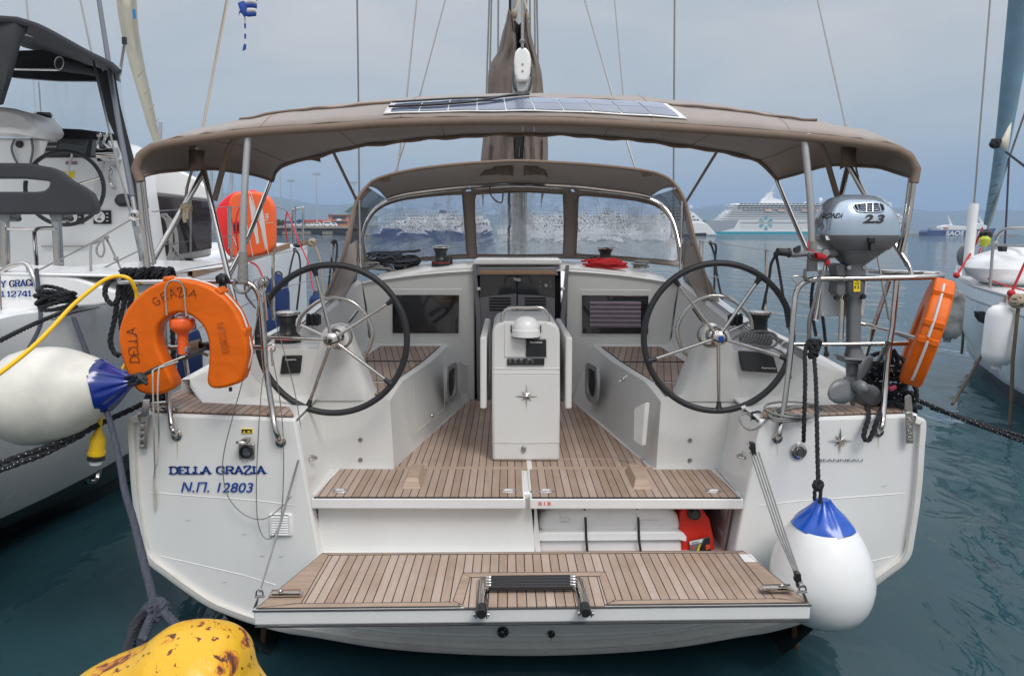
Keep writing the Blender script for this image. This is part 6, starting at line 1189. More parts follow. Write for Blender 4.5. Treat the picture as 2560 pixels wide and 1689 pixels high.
# strobe light
lt = thing('rescue_light', P(458, 885, 3.74), 'orange floating rescue light hanging inside the left horseshoe lifebuoy', 'rescue light')
mb = MB(); c = P(458, 884, 3.72); zt2 = P(458, 884, 3.72).z
Z_ = lambda y: P(458, y, 3.72).z-c.z
mb.lathe([(0, Z_(885)), (.018, Z_(885)), (.026, Z_(883)), (.026, Z_(838)), (.03, Z_(832)), (.055, Z_(822)), (.062, Z_(814)), (.062, Z_(801)), (.056, Z_(796)), (.03, Z_(794)), (0, Z_(793))], c, (0, 0, 1), 28); mb.build('float_body', ORG2, lt)
mb = MB(); mb.lathe([(.03, Z_(794)), (.033, Z_(790)), (.02, Z_(785)), (0, Z_(784))], c, (0, 0, 1), 20); mb.build('lamp_lens', PLG, lt); mb = MB(); mb.obox(P(468, 873, 3.72), (.02, 0, 0), (0, .04, 0), (0, 0, .03)); mb.build('clip', CHR2, lt, bevel=.003)
# right lifebuoy seen nearly edge on: same shape on another plane
uu = Vector((.46, .88, .02)).normalized(); vv = Vector((.30, -.02, 1.0)).normalized(); vv = (vv-uu*uu.dot(vv)).normalized(); nn = vv.cross(uu); nn = nn if nn.x < 0 else -nn
oo = P(2290, 816, 4.02)
def rmap(x, y): return oo+uu*((x-456)*.00200)+vv*(-(y-842)*.00207)
rb_, ins2, sg2 = horseshoe('horseshoe_lifebuoy', rmap, nn, 'orange horseshoe lifebuoy seen edge on at the right end of the stern rail')
mb = MB()
for seg in ([(294, 840), (301, 805), (317, 771), (352, 732), (388, 709)], [(294, 850), (299, 881), (317, 938), (330, 962)]): mb.tube(cr([rmap(x-3, y)-nn*(.045 if seg[0][1] < 845 else .05) for x, y in seg], 4), .011, 6, flat=.6)
mb.build('white_tape', WTAPE, rb_)
for x, y in ((301, 805), (296, 850), (352, 732)): mb = MB(); c = rmap(x, y)-nn*.05; tt = (rmap(x, y+4)-rmap(x, y)).normalized(); mb.obox(c, tt*.035, nn*.10, uu*.022); mb.build('tape_loop', ORG, rb_, bevel=.005)

# ---- ball fenders
def ball_fender(base, ax, prof_w, prof_b, label, matw, grp='ball fenders with blue tops', ridges=.0, mb_=None):
    t = thing('ball_fender', base, label, 'fender', grp); mb = MB(); mb.lathe(prof_w, base, ax, 48); mb.build('white_ball', matw, t)
    ax = Vector(ax).normalized(); u = ax.orthogonal().normalized(); w_ = ax.cross(u); rows = []
    for r, h in prof_b:
        rr = []
        hm = prof_b[0][1]; t_ = (h-hm)/(prof_b[-1][1]-hm)
        for k in range(64):
            a = 2*math.pi*k/64; q = r*(1+.13*t_*math.sin(a*9+1)+.05*t_*math.sin(a*17)); hh = h+(.012*math.sin(a*3+.6) if t_ < .02 else 0); rr.append(base+ax*hh+(u*math.cos(a)+w_*math.sin(a))*q)
        rows.append(rr)
    mb = MB(); mb.grid(rows, True); mb.poly(rows[-1]); mb.build('blue_neck', mb_ or BLU, t)
    return t
FYR = 3.58; pxs = FYR/1800
base = P(2050, 1553, FYR)
pw = [(0, 0), (30, 1.5), (55, 7), (78, 17), (98, 33), (113, 54), (122, 78), (126.5, 103), (127, 122), (124, 145), (118, 170), (108, 196), (96, 220), (84, 240), (76, 250)]
pb = [(77.5, 248), (72, 256), (60, 269), (46, 281), (34, 292), (25, 302), (18, 311), (15, 317)]
ball_fender(base, (0, 0, 1), [(r*pxs, h*pxs*1.02) for r, h in pw], [(r*pxs+.0015, h*pxs*1.02) for r, h in pb], 'large clean white ball fender with blue top hanging by the right stern quarter', FWH)
rp = thing('fender_rope', P(2045, 1225, FYR), 'black rope holding the clean white ball fender to the right stern rail', 'rope')
mb = MB(); mb.rope(cr(Ps([(2046, 1222, 3.52), (2043, 1100, 3.62), (2040, 960, 3.75), (2034, 880, 3.86), (2028, 862, 3.88)]), 5), .0115); mb.build('line', ROPEB, rp)
mb = MB(); mb.rope(cr(Ps([(2022, 852, 3.87), (2013, 880, 3.85), (2013, 960, 3.78), (2010, 1060, 3.74), (2009, 1104, 3.76)]), 5), .0115); mb.build('line_tail', ROPEB, rp)
def knot(mb, c, r, rr, n_=3, seed=1, rope=True):
    rnd = random.Random(seed)
    for k in range(n_):
        ax = Vector([rnd.uniform(-1, 1) for _ in range(3)]).normalized(); u = ax.orthogonal().normalized(); w_ = ax.cross(u); q = [c+(u*math.cos(a)+w_*math.sin(a)*.75)*r+ax*rnd.uniform(-.4, .4)*r*math.sin(a*2) for a in [2*math.pi*i/14 for i in range(15)]]
        (mb.rope(q, rr) if rope else mb.tube(q, rr, 6))
mb = MB(); knot(mb, P(2036, 862, 3.86), .035, .0115, 4, 3); knot(mb, P(2033, 885, 3.85), .025, .0115, 3, 5); mb.build('rail_knot', ROPEB, rp)
mb = MB(); knot(mb, P(2045, 1212, 3.52), .024, .0105, 4, 8); mb.rope(Ps([(2037, 1225, 3.5), (2036, 1250, 3.5)]), .010); mb.rope(Ps([(2052, 1222, 3.5), (2050, 1258, 3.49)]), .010); mb.build('fender_knot', ROPEB, rp)
# left fender, hanging on its side between the hulls
LYF = 3.62; k_ = LYF/1800; tip = P(327, 953, LYF); cen = P(120, 986, LYF); ax = (tip-cen).normalized(); basel = cen-ax*(.262)
pw2 = [(0, 0), (35, 2), (62, 9), (86, 22), (104, 40), (116, 64), (121, 92), (121.5, 120), (119, 150), (112, 180), (102, 205), (91, 226), (81, 246), (72, 262), (66, 276)]
pb2 = [(68, 272), (65, 279), (55, 291), (43, 305), (31, 319), (20, 333), (12, 345), (11, 350)]
ball_fender(basel, ax, [(r*k_, h*k_) for r, h in pw2], [(r*k_+.0015, h*k_) for r, h in pb2], 'scuffed white ball fender with blue cone lying sideways between the left hulls', FWD, mb_=BLUD)
lr = thing('fender_lashing', P(345, 950, 3.6), 'black cord running from the scuffed ball fender across the left lifebuoy', 'cord'); mb = MB(); mb.tube(cr(Ps([(322, 955, 3.6), (345, 944, 3.585), (380, 926, 3.57), (430, 905, 3.57), (480, 888, 3.7), (515, 870, 3.9)]), 5), .0105, 8); mb.tube(cr(Ps([(310, 946, 3.6), (330, 939, 3.58), (355, 938, 3.57), (365, 950, 3.56), (345, 958, 3.57), (320, 962, 3.6)]), 5), .009, 8); mb.build('line', LEATH, lr)
mb = MB(); knot(mb, P(350, 943, 3.57), .02, .0095, 3, 2, False); mb.tube(Ps([(350, 946, 3.56), (368, 960, 3.55)]), .009, 8); mb.build('cord_knot', LEATH, lr)
# tan lashing with black bobbin inside the lifebuoy, white danglers
mb = MB(); a, b = P(476, 868, 3.9), P(500, 862, 3.9); mb.tube([a.lerp(b, t)+Vector((0, .028*math.cos(t*50), .028*math.sin(t*50))) for t in [i/80 for i in range(81)]], .006, 5); mb.tube(cr(Ps([(465, 880, 3.9), (440, 905, 3.88), (436, 925, 3.88)]), 4), .008, 6); mb.tube(cr(Ps([(500, 880, 3.9), (520, 888, 3.9)]), 4), .008, 6); tag(seat(mb.build('tan_lashing', ROPET)), 'tan cord wound on the mid rail inside the left lifebuoy', 'cord')
mb = MB(); mb.tube([P(498, 866, 3.93), P(530, 864, 3.93)], [.022, .026], 10); tag(seat(mb.build('tape_roll', BLK)), 'black wrapping on the rail behind the left lifebuoy opening', 'wrapping')
mb = MB(); mb.tube(cr(Ps([(462, 890, 3.6), (430, 902, 3.56), (402, 915, 3.55), (397, 925, 3.545), (394, 980, 3.545), (396, 1040, 3.60), (397, 1092, 3.8), (394, 1150, 3.8), (385, 1190, 3.82), (388, 1270, 3.83), (391, 1240, 3.83), (386, 1200, 3.83)]), 5), .0042, 6); mb.tube(cr(Ps([(445, 903, 3.56), (410, 915, 3.55), (384, 925, 3.545), (382, 950, 3.545), (385, 1080, 3.62), (387, 1180, 3.8), (386, 1200, 3.82)]), 5), .0042, 6); tag(seat(mb.build('light_lanyard', ROPEW)), 'thin white cord dangling over the left lifebuoy down the transom', 'cord')
# ---- platform lanyards
for s, pts, lab in ((-1, [(649, 1490, 3.26), (700, 1310, 3.5), (746, 1150, 3.82)], 'thin double lanyard from the left platform corner up to the recess wall'), (1, [(2006, 1478, 3.24), (1952, 1330, 3.42), (1886, 1130, 3.82)], 'grey tackle line from the right platform corner up to the recess wall')):
    t = thing('platform_lanyard', P(*pts[0]), lab, 'lanyard'); q = Ps(pts); n_ = 2 if s < 0 else 4; mb = MB()
    for k in range(n_): d = Vector(((k-(n_-1)/2)*(.005 if s < 0 else .013), 0, 0)); mb.tube([q[0]+d*.3+Vector((0, 0, .02)), q[1]+d, q[2]+d*1.2], .0036 if s < 0 else .0048, 6)
    mb.build('line', WIRE if s < 0 else ROPEG, t)
    mb = MB(); c = q[0]; mb.tube([c+Vector((.016*math.cos(a), 0, .012+.022*math.sin(a))) for a in [R(-40+i*26) for i in range(11)]], .0042, 8); mb.tube([c+Vector((-.022, 0, 0)), c+Vector((.022, 0, 0))], .006, 8); mb.build('shackle', CHR, t)
    mb = MB(); mb.prism([c+Vector((-.004, -.006, .0)), c+Vector((s*.012, -.008, -.045)), c+Vector((s*.03, -.008, -.055)), c+Vector((s*.008, -.006, 0))], (0, .015, 0)); mb.build('anchor_tang', CHR2, t, bevel=.002)
    if s > 0:
        for f in (.05, .93):
            c = q[0].lerp(q[2], f) if f < .5 else q[2]; mb = MB(); mb.lathe([(0, .012), (.016, .012), (.018, 0), (.016, -.012), (0, -.012)], c+Vector((-.012, 0, .025)), (0, -1, 0), 14); mb.prism([c+Vector((-.03, -.016, .06)), c+Vector((.0, -.016, .055)), c+Vector((.006, -.016, -.01)), c+Vector((-.012, -.016, -.02))], (0, .03, 0)); mb.build('tackle_block', BLK, t, bevel=.004)
# loose thin wires hanging over the left quarter
tw = thing('trailing_wires', P(640, 1280, 3.7), 'thin wire loops hanging down from the left stern rail over the transom', 'wire')
for pts in ([(648, 718, 3.8), (645, 780, 3.78), (620, 900, 3.75), (585, 1030, 3.76), (562, 1120, 3.78), (557, 1175, 3.8), (570, 1240, 3.8), (610, 1285, 3.8), (658, 1297, 3.8), (700, 1270, 3.8), (728, 1240, 3.8)],
            [(656, 716, 3.8), (664, 800, 3.8), (668, 900, 3.8), (655, 960, 3.8), (645, 1100, 3.8), (641, 1230, 3.8), (646, 1310, 3.8), (665, 1346, 3.8), (690, 1330, 3.8), (705, 1270, 3.8), (709, 1120, 3.8), (700, 1000, 3.8), (681, 890, 3.8), (678, 868, 3.88)],
            [(660, 720, 3.8), (690, 810, 3.9), (716, 900, 3.9), (738, 985, 3.92), (756, 1100, 3.95), (752, 1145, 3.95)]):
    mb = MB(); mb.tube(cr(Ps(pts), 6), .0026, 6); mb.build('wire', WIRE, tw)
for x, y, x2, y2 in ((648, 740, 643, 790), (662, 740, 668, 800), (654, 712, 646, 745), (658, 712, 662, 745), (678, 870, 682, 915)): mb = MB(); mb.tube([P(x, y, 3.79), P(x2, y2, 3.79)], .0055, 8); mb.build('swaged_end', CHR, tw)
mb = MB(); mb.ball(P(655, 708, 3.8), (.025, .02, .03), 10, 8); knot(mb, P(660, 705, 3.8), .03, .005, 3, 4, False); mb.build('shackle_cluster', CHR2, tw)
# tape knot on the left top rail
mb = MB(); knot(mb, P(556, 698, 3.9), .028, .011, 4, 12, False); mb.tube(cr(Ps([(552, 712, 3.88), (546, 730, 3.88), (548, 750, 3.9)]), 4), .010, 6); mb.tube(cr(Ps([(562, 712, 3.88), (566, 735, 3.88), (567, 755, 3.9)]), 4), .010, 6); tag(seat(mb.build('cord_knot', LEATH)), 'black cord knotted round the left top rail next to the strut foot', 'cord')

# ---- life raft canister and jerry can in the locker
t = thing('liferaft_canister', P(1520, 1390, 4.05), 'white two part life raft canister with black straps in the stern locker', 'life raft')
CY0 = 4.0
def csec(pts, dy=.42): return [P(x, y, CY0) for x, y in pts]
top_ = [(1346, 1332), (1346, 1310), (1352, 1292), (1368, 1278), (1392, 1272), (1500, 1270), (1650, 1270), (1680, 1275), (1697, 1290), (1703, 1310), (1706, 1332)]
mb = MB(); mb.prism([P(x, y, CY0) for x, y in top_], (0, .42, 0)); mb.build('upper_shell', FWH, t, bevel=.055, seg=6)
mb = MB(); mb.prism([P(x, y, CY0-.005) for x, y in [(1348, 1352), (1350, 1400), (1704, 1400), (1706, 1352)]], (0, .42, 0)); mb.build('lower_shell', FWH, t, bevel=.02, seg=3)
mb = MB(); mb.prism([P(x, y, CY0-.03) for x, y in [(1338, 1352), (1337, 1342), (1344, 1334), (1360, 1331), (1500, 1330), (1690, 1329), (1708, 1332), (1717, 1342), (1716, 1354), (1700, 1350), (1500, 1352), (1360, 1353)]], (0, .5, 0)); mb.build('flange', FWH, t, bevel=.006)
for xa, xb in ((1459, 1467), (1591, 1601)): mb = MB(); mb.grid([[P(xa, 1270, CY0-.002)+Vector((0, .02, .001)), P(xa+2, 1300, CY0-.004), P(xa+3, 1331, CY0-.034), P(xa+4, 1352, CY0-.036), P(xb, 1394, CY0-.012)], [P(xa+6, 1270, CY0-.002)+Vector((0, .02, .001)), P(xa+8, 1300, CY0-.004), P(xa+9, 1331, CY0-.034), P(xa+10, 1352, CY0-.036), P(xb+6, 1394, CY0-.012)]]); mb.build('strap', BLK, t, sol=.003)
mb = MB(); mb.tube(cr([P(x, y, CY0-.003) for x, y in [(1400, 1278), (1402, 1295), (1418, 1292), (1424, 1300), (1400, 1304), (1426, 1306)]], 3), .0012, 4); mb.tube([P(x, y, CY0-.003) for x, y in [(1584, 1278), (1600, 1299), (1646, 1299)]], .0012, 4); mb.build('tape_residue', GELD, t)
jc = thing('fuel_can', P(1745, 1390, 3.98), 'red plastic fuel can with black cap beside the life raft canister', 'fuel can')
mb = MB(); mb.prism([P(x, y, 4.0) for x, y in [(1702, 1395), (1700, 1290), (1706, 1272), (1718, 1262), (1752, 1262), (1762, 1280), (1775, 1298), (1784, 1340), (1791, 1395)]], (0, .24, 0)); mb.build('can_body', node_mat('red_polyethylene', (.72, .028, .012), .35, var=.1), jc, bevel=.014, seg=3)
mb = MB(); mb.lathe([(0, .05), (.02, .05), (.024, .04), (.034, .035), (.036, 0), (.03, -.02)], P(1733, 1283, 3.98), (0, -.9, .3), 20); mb.build('cap', BLK, jc)
mb = MB(); mb.prism([P(x, y, 3.984) for x, y in [(1723, 1352), (1774, 1341), (1781, 1395), (1728, 1395)]], (0, .003, 0)); l_ = mb.build('label_sticker', SMOKE, jc, smooth=False)
mb = MB(); mb.prism([P(x, y, 3.982) for x, y in [(1724, 1353), (1758, 1346), (1754, 1355), (1725, 1361)]], (0, .001, 0)); mb.build('label_white_field', WINK, l_, smooth=False); mb = MB(); mb.prism([P(x, y, 3.982) for x, y in [(1762, 1345), (1774, 1342), (1780, 1392), (1738, 1394)]], (0, .001, 0)); mb.build('label_black_field', INK, l_, smooth=False)
mb = MB(); mb.prism([P(x, y, 3.980) for x, y in [(1748, 1361), (1752, 1358), (1745, 1386), (1736, 1390)]], (0, .001, 0)); mb.build('label_yellow_bar', YST, l_, smooth=False); mb = MB(); mb.prism([P(x, y, 3.980) for x, y in [(1764, 1362), (1775, 1359), (1777, 1370), (1765, 1374)]], (0, .001, 0)); mb.build('label_red_field', RINK, l_, smooth=False); mb = MB(); mb.prism([P(x, y, 3.980) for x, y in [(1729, 1368), (1733, 1363), (1737, 1367), (1733, 1372)]], (0, .001, 0)); mb.build('label_diamond', RINK, l_, smooth=False)
text('SEAFLO', 'lettering', INK, P(1738, 1357, 3.980), Vector((1, 0, .2)), (0, 0, 1), .010, l_, offset=.02, width=.044)

# ---- coils of rope on deck
def coil(name, c, rx, ry, n_, rr, mat, label, rope=False, dz=.012, seed=1, jit=.25, cat='rope', h=0.0, grp=None):
    rnd = random.Random(seed); mb = MB(); pts = []
    for k in range(n_):
        a0 = rnd.uniform(0, 6.28); sx = rnd.uniform(1-jit, 1+jit*.4); sy = rnd.uniform(1-jit, 1+jit*.4); ox, oy = rnd.uniform(-.2, .2)*rx, rnd.uniform(-.2, .2)*ry
        for i in range(9): a = a0+2*math.pi*i/9; pts.append(c+Vector((ox+rx*sx*math.cos(a), oy+ry*sy*math.sin(a), rr+dz*k+rnd.uniform(0, rr*1.5)+h*rnd.random())))
    q = cr(pts, 4); (mb.rope(q, rr) if rope else mb.tube(q, rr, 6)); return tag(seat(mb.build(name, mat)), label, cat, grp)
coil('rope_tail_pile', P(972, 674, 6.55), .20, .12, 9, .0085, ROPEN, 'dark tangled rope tails on the coach roof beside the left roof winch', dz=.014, seed=3, jit=.5, h=.05)
coil('rope_tail_pile', P(940, 680, 6.5), .14, .10, 6, .007, ROPEG, 'grey rope tails under the left edge of the dark tangle on the roof', dz=.010, seed=5, jit=.5, h=.03)
mb = MB(); mb.tube(cr(Ps([(956, 660, 6.6), (962, 640, 6.6), (976, 637, 6.6), (988, 652, 6.6), (1000, 648, 6.6), (1008, 641, 6.6), (1016, 655, 6.6), (1030, 664, 6.6)]), 5), .011, 8); mb.ball(P(1026, 652, 6.7), (.10, .05, .06), 12, 8); knot(mb, P(1000, 660, 6.55), .05, .013, 5, 9, False); tag(seat(mb.build('rope_bundle', ROPEB)), 'black rope bundle with a raised bight at the foot of the left vinyl window', 'rope')
coil('red_rope_coil', P(1511, 672, 6.35), .17, .09, 8, .0095, RED, 'red rope coiled round the right roof winch', dz=.008, seed=8, jit=.25)
mb = MB(); c = P(1513, 650, 6.5); [mb.tube([c+Vector((.085*math.cos(a), .085*math.sin(a), .012*k-.01)) for a in [2*math.pi*i/20 for i in range(21)]], .009, 6) for k in range(3)]; tag(seat(mb.build('red_rope_turns', RED)), 'turns of red rope wrapped on the drum of the right roof winch', 'rope')
coil('grey_rope_coil', P(1602, 672, 6.4), .065, .05, 7, .007, ROPEG, 'small grey rope hank on the roof right of the red rope', dz=.009, seed=4)
def hank(a, b, r_, rr, turns, mat, name, label, cat='rope'):
    mb = MB(); d = (b-a); pts = [a+d*t+Vector((0, -r_*.6*math.cos(t*turns*6.283), r_*math.sin(t*turns*6.283)))+d.normalized()*(.35*r_*math.sin(t*turns*6.283)) for t in [i/(turns*16) for i in range(turns*16+1)]]; mb.tube(pts, rr, 7)
    return mb, name, label, mat, cat
mb, n_, l_, m_, c_ = hank(P(1850, 842, 4.52), P(1928, 852, 4.5), .030, .0085, 10, ROPEG, 'grey_rope_hank', 'grey rope hank lying beside the right coaming winch')
mb.tube(cr(Ps([(1830, 852, 4.5), (1850, 836, 4.52), (1900, 828, 4.55), (1935, 835, 4.5), (1943, 855, 4.45), (1925, 868, 4.4), (1880, 862, 4.42)]), 5), .0085, 7); mb.tube(cr(Ps([(1925, 868, 4.4), (1955, 880, 4.36), (1966, 900, 4.3), (1978, 945, 4.2)]), 5), .006, 7); tag(seat(mb.build(n_, m_)), l_, c_)
mb = MB()
for k in range(5):
    pts = [P(1985+(74-9*((k*7)%4))*math.cos(a+.2*k)+((k*5)%3)*7, 1022+(18-2.5*((k*3)%4))*math.sin(a)+k*2.5+(4*math.cos(a)), 3.92+.10*math.sin(-a)) for a in [2*math.pi*i/16 for i in range(17)]]; zq = P(1985, 1040, 3.9).z
    pts = [Vector((p.x, p.y, max(p.z, zt+.012+.004*k))) if p.y > 3.86 else Vector((p.x, p.y-.02, p.z)) for p in pts]; mb.tube(cr(pts, 3), .0065, 6)
mb.tube(cr(Ps([(1930, 1030, 3.9), (1905, 1060, 3.84), (1880, 1074, 3.86), (1858, 1064, 3.9), (1850, 1042, 3.94), (1862, 1033, 3.97), (1878, 1040, 4.0), (1880, 1060, 4.0), (1890, 1125, 4.0)]), 5), .0065, 6); tag(seat(mb.build('grey_line_coil', ROPEG)), 'flat grey line coil lying over the edge of the right teak quarter', 'rope')
mb = MB(); c = P(1889, 1045, 4.0); mb.lathe([(0, .02), (.022, .02), (.026, 0), (.022, -.02), (0, -.02)], c, (0, -1, .1), 14); mb.obox(c+Vector((.0, 0, .02)), (.05, 0, .01), (0, .04, 0), (0, 0, .035)); mb.build('turning_block', BLK, Y, bevel=.006)
# big black rope pile on the right quarter
bp_ = thing('mooring_rope_pile', P(2215, 1022, 4.1), 'big pile of black three strand mooring rope on the right stern quarter', 'rope')
rnd = random.Random(21); cc = P(2212, 965, 4.12); pts = []
for k in range(17):
    lvl = k/16; rr_ = .16*(1-.35*lvl)*rnd.uniform(.75, 1.1); ax = Vector((rnd.uniform(-.35, .35), rnd.uniform(-.7, .2), 1)).normalized(); u = ax.orthogonal().normalized(); w_ = ax.cross(u); o_2 = Vector((rnd.uniform(-.03, .03), rnd.uniform(-.03, .03), -.125+.24*lvl)); a0 = rnd.uniform(0, 6)
    for i in range(8): a = a0+2*math.pi*i/8; pts.append(cc+o_2+(u*math.cos(a)+w_*math.sin(a))*rr_)
mb = MB(); mb.rope(cr(pts, 4), .0135, pitch=.085); mb.build('heap', ROPEB, bp_)
mb = MB(); mb.rope(cr(Ps([(2230, 905, 4.05), (2228, 880, 4.02), (2235, 876, 4.0), (2243, 900, 4.0), (2240, 930, 4.0)]), 5), .013); mb.rope(cr(Ps([(2200, 930, 4.0), (2196, 912, 3.98), (2204, 908, 3.96), (2212, 940, 3.98)]), 5), .013); mb.rope(cr(Ps([(2265, 950, 4.0), (2285, 962, 3.98), (2292, 985, 3.97), (2285, 1005, 3.98), (2262, 1000, 4.0)]), 5), .0135); mb.build('raised_loop', ROPEB, bp_); mb = MB()
mb.rope(cr(Ps([(2168, 1015, 3.95), (2172, 1040, 3.84), (2162, 1075, 3.80), (2160, 1095, 3.79), (2172, 1100, 3.79), (2184, 1075, 3.79), (2195, 1045, 3.8), (2205, 1020, 3.9)]), 6), .0135); mb.build('hanging_bight', ROPEB, bp_)
mb = MB(); mb.tube(Ps([(2223, 972, 3.93), (2239, 967, 3.93)]), .013, 8); mb.build('pink_whipping', node_mat('pink_tape', (.7, .08, .14), .6), bp_)
fl_ = MB()
for k in range(90):
    a = rnd.uniform(0, 6.28); e = rnd.uniform(-1, 1); p = cc+Vector((.165*math.cos(a)*math.sqrt(1-e*e*.6), -.16*abs(math.sin(a)), .13*e)); fl_.ball(p, .0035, 5, 4)
fl_.build('pale_tracer_fleck', WTAPE, bp_)
# mooring lines
def mline(name, label, segs, mat, r_, flecks=0, cat='mooring line'):
    t = thing(name, P(*segs[0][0]), label, cat)
    for s_ in segs: mb = MB(); mb.rope(cr(Ps(s_), 6), r_); mb.build('line', mat, t)
    if flecks:
        mb = MB()
        for s_ in segs:
            q = resample(cr(Ps(s_), 6), flecks)
            for p in q: mb.ball(p+Vector((random.uniform(-.3, .3)*r_, -r_*.9, random.uniform(-.5, .8)*r_)), r_*.2, 5, 4)
        mb.build('pale_tracer_fleck', WTAPE, t)
    return t
mline('mooring_line', 'black doubled mooring line running right from the stern quarter rope pile', [[(2282, 995, 3.98), (2338, 1019, 4.1), (2440, 1060, 4.3), (2600, 1118, 4.6)], [(2330, 1020, 4.12), (2420, 1048, 4.3), (2500, 1074, 4.5), (2600, 1102, 4.7)]], ROPEB, .0145, 26)
mline('mooring_line', 'black doubled mooring line crossing below the scuffed left ball fender', [[(352, 1010, 3.98), (345, 1015, 3.9), (269, 1050, 3.75), (210, 1080, 3.62), (113, 1118, 3.5), (0, 1157, 3.4), (-60, 1176, 3.35)], [(210, 1084, 3.63), (113, 1132, 3.5), (50, 1156, 3.42), (0, 1174, 3.38), (-60, 1192, 3.33)]], ROPEB, .0155, 30)
mb = MB(); c = P(392, 1000, 4.05); knot(mb, c, .06, .013, 6, 33); tag(seat(mb.build('cleated_rope', ROPEB)), 'black rope turned on the cleat below the left lifebuoy', 'rope'); mb = MB(); mb.tube([P(352, 1012, 3.98), P(430, 1006, 3.98)], .012, 8); mb.build('stern_cleat', CHR, Y); mb = MB(); mb.lathe([(.028, 0), (.05, .004), (.045, .012), (0, .014)], P(425, 1023, 3.9)*1, (0, 0, 1), 20); mb.build('deck_filler_cap', CHR, Y)
# black coil hung on the left top rail
bk = thing('hanging_rope_coil', P(330, 700, 4.0), 'black rope coil hung over the left end of the stern rail behind the lifebuoy', 'rope')
mb = MB(); rnd = random.Random(5)
pts = []
for k in range(9):
    x = 300+k*14; pts += [P(x, 690-rnd.uniform(2, 14), 4.0), P(x+14, 672+rnd.uniform(-3, 3), 4.03), P(x+22, 690, 4.06), P(x+8, 700, 4.03)]
mb.rope(cr(pts, 4), .0145); mb.build('top_turns', ROPEB, bk)
for q in ([(285, 695, 4), (268, 710, 3.98), (262, 732, 3.97), (270, 752, 3.97), (284, 760, 3.97), (297, 740, 3.98), (300, 705, 4)], [(300, 700, 4), (292, 760, 3.98), (286, 800, 3.98), (276, 845, 3.98), (280, 870, 3.98), (292, 888, 3.98), (300, 884, 4)], [(312, 700, 4), (310, 760, 3.99), (302, 790, 3.98), (305, 830, 3.99)], [(325, 700, 4.02), (318, 745, 4.0), (305, 745, 4.0), (316, 700, 4.0)], [(420, 690, 4.05), (428, 760, 4.05), (432, 840, 4.05), (434, 900, 4.05)], [(338, 700, 4.02), (330, 740, 4.0), (322, 770, 4.0)]): mb = MB(); mb.rope(cr(Ps(q), 5), .0145); mb.build('hanging_loop', ROPEB, bk)
# yellow shore power cable and plug
yc = thing('shore_power_cable', P(300, 690, 3.9), 'thick yellow shore power cable looping over the left stern rail', 'cable')
mb = MB(); mb.tube(cr(Ps([(-60, 972, 2.9), (0, 932, 3.0), (75, 873, 3.2), (129, 820, 3.35), (180, 765, 3.55), (229, 723, 3.7), (265, 698, 3.8), (296, 690, 3.85), (323, 697, 3.86), (336, 718, 3.88), (342, 740, 3.9), (340, 800, 3.9), (322, 890, 3.86), (305, 925, 3.8), (285, 960, 3.75), (262, 1000, 3.72), (253, 1040, 3.7), (248, 1078, 3.7)]), 6), .0105, 10); mb.build('cable', YEL, yc)
c = P(246, 1080, 3.7); mb = MB(); dn_ = Vector((-.12, 0, -1)); mb.lathe([(.012, -.02), (.02, 0), (.037, .035), (.038, .10), (.042, .10), (.042, .118), (.036, .125), (.03, .13)], c, dn_, 24); mb.build('plug_body', YEL, yc); mb = MB(); mb.lathe([(.036, .125), (.043, .13), (.043, .145), (.03, .15)], c, dn_, 24); mb.build('plug_ring', BLK, yc); mb = MB(); mb.lathe([(.03, .148), (.03, .168), (0, .17)], c, dn_, 20); mb.build('plug_end', FWH, yc)
# heavy navy mooring rope to the bollard
hv = thing('mooring_hawser', P(384, 1510, 2.2), 'thick navy grey mooring rope with a bowline down to the yellow bollard', 'mooring line')
path = [(184, 795, 4.4), (218, 885, 4.1), (267, 1026, 3.6), (296, 1137, 3.2), (312, 1225, 2.95), (334, 1300, 2.75), (356, 1390, 2.5), (380, 1485, 2.3), (386, 1512, 2.25)]
mb = MB(); mb.rope(cr(Ps(path), 8), .0138, pitch=.045, seg=6); mb.build('standing_part', ROPEN, hv)
mb = MB(); knot(mb, P(384, 1524, 2.17), .030, .0135, 5, 14); knot(mb, P(404, 1520, 2.15), .018, .013, 2, 15); mb.rope(cr(Ps([(368, 1515, 2.2), (366, 1535, 2.15), (384, 1546, 2.12), (402, 1538, 2.12), (408, 1512, 2.14), (396, 1500, 2.18)]), 5), .0135, pitch=.06)
mb.build('bowline_knot', ROPEN, hv)
mb = MB(); mb.rope(cr(Ps([(400, 1530, 2.16), (415, 1535, 2.1), (432, 1552, 2.0), (455, 1580, 1.8)]), 5), .013, pitch=.08); mb.build('bollard_loop', ROPEN, hv); mb = MB(); mb.rope(cr(Ps([(376, 1540, 2.15), (366, 1575, 2.0), (355, 1600, 1.85)]), 5), .014, pitch=.05); mb.build('bollard_loop', ROPEN, hv)
mb = MB(); mb.rope(cr(Ps([(368, 1530, 2.17), (350, 1545, 2.1), (336, 1570, 2.0), (328, 1600, 1.9), (318, 1640, 1.8)]), 5), .0155, pitch=.09); mb.build('bollard_loop', ROPEB, hv)

